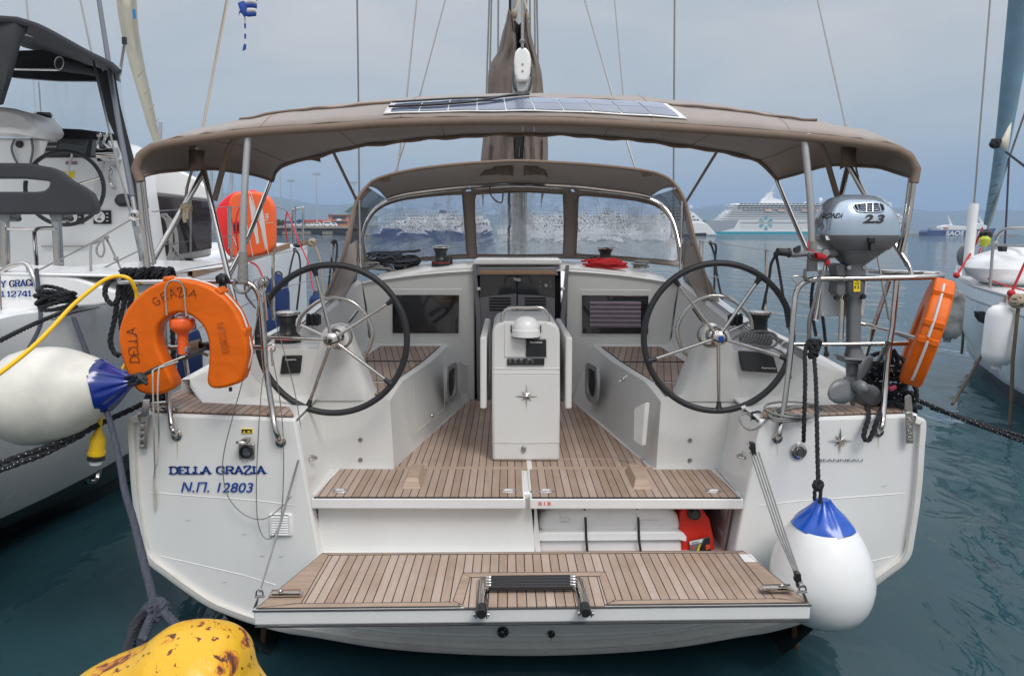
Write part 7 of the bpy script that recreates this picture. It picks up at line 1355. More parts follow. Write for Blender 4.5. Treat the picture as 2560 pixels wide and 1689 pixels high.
# ---- bollard and the quay under the photographer
QZ = .62
mb = MB(); mb.box((-160, -399, QZ-3), (160, 1.62, QZ)); struct(mb.build('near_quay', CONC2, bevel=.03))
bo = thing('bollard', P(460, 1800, 1.42), 'thick yellow painted iron bollard flaked with rust in the foreground', 'bollard')
BYc = 1.38
def bpt(x, y, Y=BYc): return P(x, y, Y)
sil = [(-40, 1920), (60, 1785), (150, 1710), (190, 1672), (250, 1640), (300, 1622), (345, 1602), (372, 1582), (400, 1562), (430, 1552), (480, 1548), (530, 1549), (570, 1556), (605, 1575), (625, 1600), (636, 1630), (641, 1665), (660, 1700), (690, 1740), (700, 1800)]
cen_ = bpt(470, 1700)
rows = []
n_ = 44; S_ = resample(cr([bpt(x-(22 if x > 500 else 0), y+24) for x, y in sil], 4), n_)
for k in range(15):
    t = -1+2*k/14; f = math.sqrt(max(0, 1-abs(t)**2.4)); rr = []
    for p in S_:
        q = Vector((cen_.x+(p.x-cen_.x)*(.25+.75*f), BYc+.15*t, cen_.z-.16+(p.z-cen_.z+.16)*(.30+.70*f))); q.z += .004*noise.noise(q*9); rr.append(q)
    rows.append(rr)
mb = MB(); mb.grid(rows); mb.poly(rows[0]); mb.poly(rows[-1]); mb.build('bollard_head', RUST, bo, sub=1, angle=80)
mb = MB(); mb.lathe([(.20, 0), (.2, .02), (.13, .05), (.11, .12), (.12, .3)], Vector((cen_.x-.05, BYc, QZ)), (0, 0, 1), 28); mb.build('bollard_post', RUST, bo)
# ---- rudders under the water, blue ladder fender etc.
RUDM = node_mat('fouled_rudder', (.10, .055, .025), .6, var=.6, vscale=14)
for s in (-1, 1):
    mb = MB(); a = B(s*1.50, 4.15, .06); pts = [a+Vector((0, -.20, 0)), a+Vector((0, .34, .0)), a+Vector((s*.22, .26, -1.5)), a+Vector((s*.22, -.12, -1.5))]; mb.prism(pts, (.035, 0, 0)); mb.build('rudder', RUDM, Y, bevel=.012)
# ================================================================== catamaran moored on the left
N = thing('catamaran', Vector((-5, 5.5, WZ)), 'white catamaran moored on the left with charcoal canopy and helm seat', 'catamaran')
st = [(3.7, (-140, 905), -4.35), (4.5, (8, 795), -4.15), (5.5, (243, 767), -3.87), (6.5, (352, 731), -3.60), (8.0, (480, 694), -3.66), (9.5, (565, 669), -3.8), (11.5, (655, 642), -3.98), (13.4, (735, 616), -4.12), (14.3, (768, 611), -4.1)]
rows = []
for yy, g, wx in st:
    g = P(g[0], g[1], yy); rows.append([g+Vector((-.05, 0, .015)), g, Vector((g.x+.01, yy, g.z-.09)), Vector((g.x-.03, yy, g.z-.50)), Vector((g.x+(wx-g.x)*.18, yy, .62)), Vector((g.x+(wx-g.x)*.45, yy, .24)), Vector((g.x+(wx-g.x)*.9, yy, .0)), Vector((wx, yy, -.14)), Vector((wx-.35, yy, -.6))])
def dens(rows, k=6):
    cols = [cr([r[j] for r in rows], k) for j in range(len(rows[0]))]; return [[c[i] for c in cols] for i in range(len(cols[0]))]
drows = dens(rows)
mb = MB(); mb.grid([r[:6] for r in drows]); e = drows[-1]; mb.grid([e[:6], [Vector((p.x-.18, p.y+.35, p.z)) for p in e[:6]], [Vector((p.x-.8, p.y-.2, p.z)) for p in e[:6]], [Vector((p.x-1.1, p.y-3, p.z)) for p in e[:6]]]); mb.build('hull', GELG, N, angle=30)
mb = MB(); mb.grid([r[5:7] for r in drows]); mb.build('boot_top', node_mat('grey_boot_top', (.16, .18, .19), .35), N); mb = MB(); mb.grid([r[6:] for r in drows]); mb.build('antifouling', node_mat('dark_antifouling', (.012, .018, .022), .3), N)
mb = MB(); gl_ = [r[1] for r in drows]; mb.grid([[p for p in gl_], [Vector((p.x-.6, p.y, p.z+.03)) for p in gl_], [Vector((-9, p.y, p.z+.05)) for p in gl_]]); mb.build('deck', GELG, N)
mb = MB(); e = rows[0]; mb.prism([e[0], e[1], e[3], e[4], e[7], Vector((-9, 3.7, -.14)), Vector((-9, 3.7, e[0].z))], (0, .02, 0)); mb.build('stern_panel', GELG, N, smooth=False)
# teak toe rail
tr = [r[1] for r in drows if r[1].y > 7.9]
for seg in (tr[:18], tr[20:]):
    mb = MB(); mb.grid([[p+Vector((.006, 0, -.005)) for p in seg], [p+Vector((.006, 0, .085)) for p in seg], [p+Vector((-.05, 0, .085)) for p in seg], [p+Vector((-.05, 0, 0)) for p in seg]]); mb.build('teak_toe_rail', TRAIL, N, smooth=False)
# raised side moulding with the boat's name
mb = MB(); mb.prism([P(x, y, 5.0) for x, y in [(-60, 675), (100, 682), (190, 694), (330, 742), (300, 755), (240, 766), (120, 772), (6, 790), (-60, 800)]], (0, .5, .02)); mb.build('stern_quarter', GELG, N, bevel=.02, seg=3)
mb = MB(); mb.prism([P(x, y, 4.99) for x, y in [(0, 680), (340, 688), (345, 694), (110, 690), (0, 686)]], (0, 2.2, 0)); mb.build('helm_platform', GELG, N, bevel=.01)
t_ = MB(); a, b = P(2, 718, 4.985), P(90, 713, 4.985); w_ = strokes(t_, 'Y GRACE', (0, 0, 0), (1, 0, 0), (0, 0, 1), 1, .26); mb = MB(); strokes(mb, 'Y GRACE', a, b-a, (0, 0, 1), .042, .0105, ks=(b-a).length/w_/.042); mb.build('lettering', BINK, N, smooth=False)
t_ = MB(); w_ = strokes(t_, 'P.12741', (0, 0, 0), (1, 0, 0), (0, 0, 1), 1, .26); a, b = P(-6, 742, 4.985), P(79, 740, 4.985); mb = MB(); strokes(mb, 'P.12741', a, b-a, (0, 0, 1), .036, .010, ks=(b-a).length/w_/.036); mb.build('lettering', BINK, N, smooth=False)
# helm console and bulkhead
CYY = 7.6
def NB_(name, pts, yy, d, mat, bev=.01, par=N, **kw): mb = MB(); mb.prism([P(x, y, yy) for x, y in pts], d if isinstance(d, tuple) else (0, d, 0)); return mb.build(name, mat, par, smooth=bool(bev), bevel=bev, **kw)
NB_('helm_bulkhead', [(-420, 342), (110, 345), (290, 352), (318, 372), (330, 395), (338, 480), (356, 600), (366, 668), (342, 686), (-420, 690)], CYY, .5, GELG, .03)
NB_('console_pod', [(98, 350), (272, 352), (292, 392), (292, 398), (246, 402), (242, 420), (220, 520), (100, 520), (100, 395)], CYY-.12, .12, GELG, .012)
NB_('windscreen_sill', [(86, 321), (130, 320), (200, 323), (284, 334), (290, 346), (80, 345)], CYY+.02, .2, CANG, .01)
dp = NB_('instrument_dash', [(106, 394), (122, 346), (270, 347), (246, 394)], CYY-.14, .03, BLK, .004)
NB_('chart_screen', [(140, 386), (150, 349), (223, 349), (215, 386)], CYY-.146, .006, GLS, .001, dp); NB_('switch_cluster', [(226, 390), (232, 350), (242, 351), (238, 391)], CYY-.146, .006, SMOKE, .001, dp)
NB_('small_display', [(246, 368), (250, 350), (264, 350), (260, 368)], CYY-.15, .01, SMOKE, .002, dp)
for k in range(4):
    for r_ in range(3): NB_('key', [(118+k*7-r_*3, 352+r_*13), (123+k*7-r_*3, 352+r_*13), (122+k*7-r_*3, 356+r_*13), (117+k*7-r_*3, 356+r_*13)], CYY-.146, .004, CHR2, 0, dp)
for x in (235, 248): mb = MB(); mb.lathe([(0, .006), (.009, .005), (.01, 0)], P(x-4, 383, CYY-.14), (0, -1, 0), 10); mb.build('red_button', RED, dp)
# throttle
th = bpy.data.objects.new('engine_throttle', None); COL.objects.link(th); th.parent = N; th.location = P(265, 385, CYY-.2)-N.location
mb = MB(); mb.tube([P(246, 385, CYY-.22), P(292, 383, CYY-.22)], .055, 20); mb.obox(P(264, 398, CYY-.2), (.12, 0, 0), (0, .1, 0), (0, 0, .05)); mb.build('control_head', CHR, th)
for x0, x1 in ((248, 246), (264, 278)): mb = MB(); mb.tube(cr(Ps([(x0, 340, CYY-.25), (x0-4, 360, CYY-.25), (x1+2, 378, CYY-.22)]), 4), .014, 8); mb.ball(P(x0, 338, CYY-.25), .026, 12, 8); mb.build('lever', CHR, th)
# wheel
c = P(162, 470, 7.2); hw = bpy.data.objects.new('steering_wheel', None); COL.objects.link(hw); hw.parent = N; hw.location = c-N.location; r_ = P(254, 470, 7.2).x-c.x
mb = MB(); ax = Vector((.12, -1, .05)).normalized(); u = Vector((1, .12, 0)).normalized(); w_ = ax.cross(u); mb.tube([c+(u*math.cos(a)+w_*math.sin(a))*r_ for a in [2*math.pi*k/64 for k in range(64)]], .020, 12, closed=True); mb.build('wheel_rim', LEATH, hw)
for a in range(6): a = R(a*60+78); mb = MB(); mb.tube([c, c+(u*math.cos(a)+w_*math.sin(a))*r_], .011, 8); mb.build('spoke', CHR, hw)
# small console details
NB_('label_table', [(162, 400), (195, 400), (195, 413), (162, 413)], CYY-.124, .003, FWH, 0); NB_('label_print', [(164, 403), (193, 403), (193, 412), (164, 412)], CYY-.126, .001, BLIND, 0); NB_('yellow_label', [(158, 429), (186, 429), (186, 445), (160, 445)], CYY-.124, .003, YST, 0)
for x0 in (164, 233):
    g = NB_('gauge_panel', [(x0, 527), (x0+43, 526), (x0+44, 560), (x0, 560)], CYY-.02, .02, BLK, .004); mb = MB(); mb.lathe([(0, .004), (.055, .004), (.06, 0)], P(x0+15, 542, CYY-.022), (0, -1, 0), 24); mb.build('dial', FWH, g)
    mb = MB(); mb.tube([P(x0+15, 542, CYY-.03), P(x0+21, 534, CYY-.03)], .003, 4); mb.prism([P(x0+10, 545, CYY-.028), P(x0+20, 545, CYY-.028), P(x0+20, 551, CYY-.028), P(x0+10, 551, CYY-.028)], (0, .001, 0)); mb.build('needle', SMOKE, g)
    mb = MB(); [mb.obox(P(x0+35, y, CYY-.024), (.02, 0, 0), (0, .004, 0), (0, 0, .012)) for y in (534, 543, 552)]; mb.build('gauge_key', PLG, g)
mb = MB(); mb.lathe([(0, .02), (.035, .015), (.04, 0)], P(49, 361, CYY-.01), (0, -1, 0), 18); mb.build('black_socket', BLK, N)
for pts in ([(37, 346), (29, 370), (36, 395), (45, 410)], [(78, 346), (82, 375), (76, 408), (74, 430)]): mb = MB(); mb.tube(cr([P(x, y, CYY-.03) for x, y in pts], 5), .011, 6); mb.build('loose_cable', SMOKE, N)
mb = MB(); mb.tube(cr(Ps([(286, 417, CYY+.0), (279, 420, CYY-.12), (276, 440, CYY-.14), (279, 465, CYY-.12), (287, 471, CYY)]), 5), .018, 8); mb.build('grab_handle', CHR, N)
mb = MB(); mb.tube(Ps([(105, 616, CYY-.03), (217, 616, CYY-.03)]), .014, 8, flat=.6); mb.build('long_pull', CHR2, N)
winch(P(110, 342, CYY-.1), .085, .25, N)
# helm seat
hs_ = bpy.data.objects.new('helm_seat', None); COL.objects.link(hs_); hs_.parent = N; hs_.location = P(110, 600, 6.4)-N.location
mb = MB(); SYY = 6.3
outer_ = [(-420, 405), (60, 407), (118, 417), (140, 426), (170, 450), (200, 466), (222, 482), (231, 500), (236, 516), (235, 532), (226, 536), (-420, 534)]
hole = [(-420, 444), (60, 447), (123, 453), (120, 468), (108, 476), (90, 479), (-420, 478)]
top_ = outer_[:4]; 
mb.prism([P(x, y, SYY) for x, y in [(-420, 405), (60, 407), (118, 417), (140, 426), (170, 450), (200, 466), (222, 482), (231, 500), (236, 516), (235, 532), (226, 536), (-420, 534), (-420, 478), (90, 479), (108, 476), (119, 468), (123, 453), (60, 447), (-420, 444)]], (0, .12, 0)); mb.build('backrest', CANG, hs_, bevel=.03, seg=4)
NB_('backrest_shell', [(-420, 444), (60, 444), (126, 450), (122, 455), (60, 450), (-420, 448)], SYY+.03, .1, GELG, 0, hs_)
for x, xb in ((10, 14), (141, 148)): mb = MB(); mb.tube(Ps([(x, 545, 6.4), (xb, 672, 6.4)]), .040, 20); mb.build('seat_column', CHR, hs_); NB_('column_clamp', [(x-22, 534), (x+18, 534), (x+12, 554), (x-12, 554)], 6.34, .14, MOTG, .01, hs_); mb = MB(); mb.lathe([(.045, .01), (.07, .004), (.075, 0)], P(xb, 674, 6.4), (0, 0, 1), 20); mb.build('column_foot', CHR, hs_); mb = MB(); mb.tube(Ps([(x+18, 547, 6.34), (x+34, 547, 6.3)]), .012, 8); mb.ball(P(x+36, 547, 6.3), .025, 10, 8); mb.build('clamp_knob', BLK, hs_)
mb = MB(); mb.tube(cr(Ps([(20, 572, 6.35), (80, 573, 6.3), (134, 571, 6.3)]), 5), .014, 8); mb.tube(cr(Ps([(134, 570, 6.2), (100, 571, 6.0), (88, 578, 5.9), (86, 592, 5.8), (90, 640, 5.6), (93, 676, 5.4)]), 5), .016, 10); mb.build('foot_bar', CHR, hs_)
# stern rail and lifelines of the catamaran
mb = MB(); mb.tube(cr(Ps([(-20, 700, 5.0), (4, 678, 5.0), (28, 664, 5.0), (55, 658, 5.0), (70, 665, 5.0), (82, 688, 4.98), (105, 755, 4.95), (110, 770, 4.9)]), 5), .017, 10); mb.tube(cr(Ps([(68, 668, 5.05), (100, 740, 5.0), (108, 768, 5.0)]), 4), .012, 8); mb.build('stern_rail', CHR, N)
mb = MB(); mb.tube(Ps([(-2, 690, 4.9), (2, 790, 4.9)]), .010, 8); mb.build('rail_post', CHR, N)
for pts in ([(88, 680, 4.95), (212, 617, 5.6), (334, 545, 6.2)], [(112, 736, 4.95), (222, 688, 5.6), (345, 628, 6.2)]): mb = MB(); mb.tube(Ps(pts), .006, 6); mb.build('lifeline', WIRE, N)
mb = MB(); mb.tube(cr(Ps([(91, 672, 4.9), (96, 720, 4.85), (102, 790, 4.7), (99, 818, 4.6), (74, 868, 4.4)]), 5), .013, 8); tag(seat(mb.build('charging_lead', ROPEN)), 'dark lead hanging from the catamaran stern rail behind the left ball fender', 'cable')
mb = MB(); mb.tube(cr(Ps([(228, 720, 5.3), (227, 660, 5.3), (227, 613, 5.5), (238, 607, 5.5), (255, 598, 5.5), (266, 592, 5.5)]), 4), .009, 6); mb.tube(cr(Ps([(266, 590, 5.5), (245, 612, 5.45), (242, 632, 5.45), (254, 642, 5.45), (261, 625, 5.45), (258, 604, 5.45), (264, 594, 5.5), (278, 620, 5.5), (290, 646, 5.5), (306, 680, 5.5)]), 4), .008, 6); mb.ball(P(266, 592, 5.48), .02, 8, 6); mb.ball(P(290, 646, 5.48), .02, 8, 6); tag(seat(mb.build('speckled_cord', ROPEG)), 'thin speckled cord looped on the catamaran lifeline', 'cord')
# saloon with wrap-round tinted windows
NB_('saloon', [(318, 372), (380, 395), (430, 420), (490, 448), (525, 470), (528, 640), (440, 655), (362, 668)], 8.6, (-.95, 2.0, 0), GELG, .03)
NB_('coachroof_edge', [(284, 392), (330, 372), (356, 378), (440, 420), (500, 448), (527, 478), (527, 503), (440, 492), (345, 482), (298, 478), (284, 484)], 8.3, (-.25, .5, 0), GELG, .03)
wb = NB_('saloon_window', [(284, 500), (290, 487), (302, 484), (362, 487), (440, 493), (526, 503), (526, 621), (470, 632), (413, 641), (402, 600), (385, 540), (375, 521), (330, 518), (298, 517), (288, 510)], 8.26, .05, GLS2, .01)
NB_('side_port', [(284, 500), (290, 488), (302, 484), (364, 487), (369, 520), (330, 518), (298, 517), (288, 510)], CYY-.03, .04, GLS2, .01)
NB_('window_frame_line', [(474, 500), (479, 500), (479, 632), (474, 632)], 8.25, .01, SMOKE, 0, wb)
NB_('reflected_cushion_panel', [(402, 510), (450, 514), (440, 570), (404, 566)], 8.30, .02, SMOKE, 0, wb)
# deck hardware
for x, y, yy in ((470, 657, 8.6), (745, 612, 12.8)): mb = MB(); mb.ball(P(x, y, yy), (.09, .12, .05), 12, 6); mb.build('deck_block', BLK, N)
NB_('deck_hatch', [(440, 664), (505, 660), (530, 663), (465, 668)], 8.7, .02, GLS, .002)
# folded charcoal canopy
cn = bpy.data.objects.new('canopy', None); COL.objects.link(cn); cn.parent = N; cn.location = P(120, 200, 6.8)-N.location
rl = [(-420, 30), (0, 42), (73, 54), (110, 68), (162, 96), (223, 130), (269, 152), (292, 166), (299, 176)]; rfx = [(-420, 60), (0, 95), (60, 120), (110, 128), (170, 150), (222, 170), (262, 186), (286, 198), (296, 204)]
mb = MB(); A_ = resample(cr([P(x, y, 6.3) for x, y in rl], 4), 30); B_ = resample(cr([P(x, y, 8.2) for x, y in rfx], 4), 30); mb.grid([[a.lerp(b, t)+Vector((0, 0, .05*math.sin(math.pi*t))) for a, b in zip(A_, B_)] for t in (0, .25, .5, .75, 1)]); mb.build('canopy_top', CANG, cn, sol=.012)
mb = MB(); mb.tube([p+Vector((0, -.01, -.02)) for p in A_], .028, 8); mb.build('canopy_hem', CANG, cn)
mb = MB(); mb.grid([[P(x, y, 6.28+.03*(i % 2)) for i, (x, y) in enumerate(r)] for r in ([(-420, 34), (0, 46), (40, 50), (75, 60)], [(-420, 110), (0, 120), (30, 125), (52, 110)], [(-420, 180), (0, 190), (15, 195), (34, 180)], [(-420, 258), (-20, 262), (0, 263), (8, 261)])]); mb.build('side_curtain', CANG, cn, sol=.01)
NB_('canopy_band', [(36, 127), (134, 124), (150, 142), (240, 182), (244, 202), (140, 201), (28, 193)], 8.1, .05, CANG, 0, cn); mb = MB(); mb.tube(Ps([(30, 172, 8.0), (205, 175, 8.0)]), .016, 8); mb.tube(cr(Ps([(55, 84, 7.4), (100, 93, 7.5), (140, 103, 7.6)]), 3), .016, 8); mb.build('canopy_bow', CHR, cn)
ra, rb2 = P(148, 158, 7.0), P(248, 182, 7.4); mb = MB(); mb.tube([ra, ra.lerp(rb2, .3), ra.lerp(rb2, .6), rb2], [.072, .066, .05, .045], 16); mb.build('rolled_curtain', CANG, cn); mb = MB(); mb.lathe([(.055, 0), (.06, .006), (.065, 0)], ra, ra-rb2, 20); mb.build('curtain_zip', WTAPE, cn); mb = MB(); mb.lathe([(0, .0), (.02, .001), (.022, .0)], ra+(ra-rb2).normalized()*.002, ra-rb2, 12); mb.build('curtain_core', DARK, cn)
mb = MB(); mb.grid([[P(x, y, 7.2) for x, y in r] for r in ([(240, 190), (262, 176), (286, 176)], [(262, 280), (288, 270), (300, 262)], [(290, 345), (306, 340), (318, 335)], [(316, 420), (328, 415), (338, 410)], [(342, 600), (350, 600), (356, 600)], [(352, 670), (358, 670), (362, 668)])]); mb.build('corner_curtain', CANG, cn, sol=.01)
mb = MB(); mb.grid([[P(x, y, 7.75) for x, y in r] for r in ([(30, 196), (140, 200), (243, 202)], [(12, 262), (140, 262), (262, 270)], [(0, 320), (120, 322), (284, 334)])]); mb.build('clear_screen', VINYL2, cn)
mb = MB(); mb.grid([[P(x, y, 7.3) for x, y in r] for r in ([(286, 180), (300, 186)], [(300, 262), (309, 262)], [(318, 330), (322, 330)])]); mb.build('clear_curtain_window', VINYL2, cn)
NB_('white_moulded_cap', [(-420, 262), (0, 266), (30, 270), (62, 280), (80, 300), (87, 318), (84, 332), (66, 339), (30, 332), (-420, 308)], 7.0, .5, GELG, .05)
# backstay with turnbuckle
mb = MB(); mb.tube(Ps([(238, -60, 7.4), (269, 140, 6.8), (300, 330, 6.2), (331, 492, 5.9)]), .022, 10); mb.build('sleeved_backstay', node_mat('grey_sleeve', (.10, .11, .13), .5), N)
mb = MB(); mb.tube(Ps([(331, 492, 5.9), (338, 532, 5.88)]), .018, 10); mb.lathe([(.02, 0), (.045, .01), (.045, .03), (.02, .04)], P(340, 538, 5.86), (0, -1, 0), 14); mb.tube(Ps([(341, 545, 5.85), (347, 575, 5.84)]), .016, 8); mb.obox(P(352, 600, 5.83), (.05, 0, 0), (0, .03, 0), Vector((.06, 0, -.22))); mb.tube(Ps([(350, 585, 5.83), (358, 650, 5.8), (362, 672, 5.8)]), .022, 8); mb.build('turnbuckle', CHR, N)
for pts in ([(188, -60, 7.4), (244, 202, 6.8), (296, 420, 6.2), (330, 545, 5.9), (350, 640, 5.8)], [(60, -60, 9), (71, 53, 8.5)], [(83, 200, 9), (92, 320, 9)]): mb = MB(); mb.tube(Ps(pts), .010, 6); mb.build('stay', WIRE, N)
# stanchions, lifelines and hung lines on the side deck
for x, y0, y1, yy in ((577, 516, 662, 9.4), (571, 516, 622, 9.5), (628, 516, 640, 10.4), (687, 516, 630, 11.6), (738, 515, 615, 12.9)): mb = MB(); mb.tube(Ps([(x, y0, yy), (x+2, y1, yy)]), .016, 8); mb.build('lifeline_stanchion', CHR, N)
mb = MB(); mb.tube(cr(Ps([(730, 610, 13.2), (731, 535, 13.2), (736, 524, 13.2), (755, 520, 13.4), (758, 526, 13.4), (757, 608, 13.4)]), 4), .02, 8); mb.build('bow_pulpit', CHR, N)
for pts in ([(380, 529, 7.2), (470, 522, 8.4), (577, 517, 9.4), (628, 516, 10.4), (687, 516, 11.6), (718, 527, 12.4), (735, 520, 13)], [(400, 612, 7.4), (500, 600, 8.6), (577, 590, 9.4), (687, 576, 11.6)]): mb = MB(); mb.tube(Ps(pts), .006, 6); mb.build('lifeline', WIRE, N)
gr = MB(); rnd = random.Random(11)
for k in range(7): x = 418+k*3; gr.tube(cr(Ps([(392+rnd.uniform(-4, 30), 534, 8.1), (x, 560, 8.1), (x+rnd.uniform(0, 12), 610, 8.05), (x-8+rnd.uniform(-6, 16), 650, 8.0), (x-12, 692, 8.0)]), 4), .012, 6)
gr.tube(cr(Ps([(425, 600, 8.0), (450, 640, 8.0), (480, 665, 8.2), (500, 672, 8.2), (540, 676, 8.2)]), 4), .010, 6); tag(seat(gr.build('hanging_lines', ROPEG)), 'bunch of grey lines hanging on the catamaran side lifeline', 'rope')
mb = MB(); knot(mb, P(466, 520, 4.15), .028, .009, 6, 17, False); mb.tube(cr(Ps([(462, 528, 4.13), (460, 545, 4.12), (463, 556, 4.12)]), 3), .010, 6); mb.tube(cr(Ps([(468, 528, 4.13), (468, 548, 4.12)]), 3), .009, 6); tag(seat(mb.build('tan_cord_knot', ROPET)), 'tan cord knotted on the shiny diagonal brace above the left lifebuoy', 'cord')
for pts, i in (([(598, 520, 9.5), (590, 560, 9.4), (600, 640, 9.3), (640, 662, 9), (660, 700, 8.2), (677, 730, 7.8)], 0), ([(718, 528, 12.3), (713, 560, 12.3), (719, 606, 12.3)], 1), ([(718, 528, 12.3), (745, 600, 11.6), (772, 660, 11.2), (780, 710, 11), (785, 726, 10.8)], 2)):
    mb = MB(); mb.tube(cr(Ps([(x, y, yy) for x, y, yy in pts]), 5), .012, 6); tag(seat(mb.build('red_line', RED)), ['red line beside the orange boards running down to the catamaran deck edge', 'short red line tail hanging from the last catamaran lifeline post', 'red line from the catamaran bow lifeline down to the small blue fender'][i], 'rope')
# bow mooring knot and tan bow line
mb = MB(); knot(mb, P(781, 606, 14.3), .07, .03, 4, 6, False); mb.tube(cr(Ps([(788, 618, 14.2), (800, 650, 14.2), (805, 700, 14.2), (810, 760, 14.2)]), 4), .025, 6); tag(seat(mb.build('bow_line', ROPET)), 'tan rope tied at the catamaran bow', 'rope')
# black coil and line on the catamaran quarter
ck = thing('cleated_dock_line', P(160, 755, 4.6), 'black dock line heaped on the catamaran quarter cleat above the left ball fender', 'rope')
rnd = random.Random(9); cc = P(140, 752, 4.5); pts = []
for k in range(6):
    a0 = rnd.uniform(0, 6)
    for i in range(8): a = a0+2*math.pi*i/8; pts.append(cc+Vector((.115*math.cos(a)*rnd.uniform(.7, 1.1), .08*math.sin(a), .04*math.sin(a+k)+.012*k-.01)))
mb = MB(); mb.rope(cr(pts, 4), .013, pitch=.08); mb.build('heap', ROPEB, ck); mb = MB(); mb.rope(cr(Ps([(190, 765, 4.5), (172, 774, 4.4), (108, 800, 4.2), (59, 822, 4.0), (0, 851, 3.8), (-60, 876, 3.7)]), 5), .014); mb.build('line', ROPEB, ck)
mb = MB(); mb.tube(Ps([(128, 800, 4.9), (180, 783, 5.15), (246, 768, 5.45)]), .012, 6, flat=.4); mb.build('rubbing_strip', CHR2, N)
mb = MB(); c = P(251, 1183, 6.4); c = P(251, 1183, 6.05); mb.lathe([(.04, .03), (.055, .05), (.085, .04), (.09, 0)], Vector((-3.50, 5.95, P(251, 1183, 5.95).z)), Vector((1, -.3, 0)), 24); mb.build('hull_outlet', CHR, N)
# orange boards strapped upright on the catamaran deck
pb_ = thing('inflatable_board', P(630, 655, 10.2), 'upright orange inflatable board with white stripes strapped to the catamaran lifelines', 'inflatable board', 'boards strapped to the catamaran lifelines')
pb2_ = thing('inflatable_board', P(590, 650, 10.4), 'red inflatable board showing behind the left side of the striped orange board', 'inflatable board', 'boards strapped to the catamaran lifelines')
YB = 10.2
mb = MB(); mb.prism(cr([P(x, y, YB) for x, y in [(582, 485), (610, 479), (645, 480), (668, 490), (681, 510), (685, 530), (685, 600), (680, 622), (664, 634), (640, 640), (610, 644), (585, 642), (574, 625), (568, 560), (570, 510)]], 4, True), (0, .15, 0)); mb.build('board_skin', node_mat('orange_board', (.85, .13, .03), .4, bump=.3, bscale=6, dist=.01), pb_, bevel=.04, seg=3)
mb = MB(); mb.prism(cr([P(x, y, YB+.2) for x, y in [(560, 495), (585, 480), (615, 478), (640, 483), (650, 600), (610, 642), (575, 642), (560, 625), (544, 590), (539, 555), (540, 520)]], 4, True), (0, .15, 0)); mb.build('board_skin', node_mat('red_board', (.80, .035, .04), .4), pb2_, bevel=.04, seg=3)
for pts in ([(624, 487), (637, 520), (648, 607), (642, 611), (630, 560), (623, 500)], [(655, 515), (662, 560), (669, 618), (664, 625), (655, 590), (646, 530)]): NB_('white_stripe', pts, YB-.004, .004, WTAPE, 0, pb_)
text('E9F', 'lettering', WTAPE, P(667, 552, YB-.006), (1, 0, .02), (0, 0, 1), .10, pb_, width=.055*1, offset=.02); NB_('thin_white_line', [(664, 557), (683, 555), (683, 556.5), (664, 558.5)], YB-.004, .002, WTAPE, 0, pb_); NB_('vent_patch', [(581, 556), (597, 552), (598, 582), (584, 584)], YB-.01, .01, RED, .003, pb_); NB_('vent_valve', [(584, 560), (595, 558), (595, 576), (585, 577)], YB-.03, .03, BLK, .006, pb_)
for pts in ([(602, 484), (632, 640)], [(570, 562), (602, 640)], [(626, 480), (650, 560), (672, 636)]): mb = MB(); mb.tube([P(x, y, YB-.01) for x, y in pts], .006, 5); mb.build('strap', WTAPE, pb_)
# navy covered fenders between the hulls
for i, (x, y0, y1, hw_, yy, lab) in enumerate([(696, 688, 860, 29, 7.2, 'navy cloth covered fender hanging from the catamaran side behind the left wheel'), (791, 735, 800, 17, 9.0, 'small navy fender hung from the red line behind the left helm'), (668, 770, 880, 25, 6.6, 'lower navy cloth covered fender half hidden behind the left winch'), (476, 815, 960, 30, 5.2, 'navy cloth covered fender seen through the left horseshoe lifebuoy')]):
    t = thing('covered_fender', P(x, y1, yy), lab, 'fender', 'navy covered fenders on the catamaran side'); k2 = yy/1800; h = (y1-y0)*k2; r_ = hw_*k2; mb = MB(); mb.lathe([(0, 0), (r_*.8, .02), (r_, r_*.6), (r_, h*.75), (r_*.8, h*.92), (r_*.35, h), (r_*.2, h+.02)], P(x, y1, yy), (0, 0, 1), 24); mb.build('fender_body', NAVY, t)
    mb = MB(); c = P(x, y0, yy); mb.tube([c+Vector((.035*math.cos(a), 0, .035*math.sin(a))) for a in [2*math.pi*k/14 for k in range(15)]], .010, 6); mb.build('eye_loop', ROPEN, t)
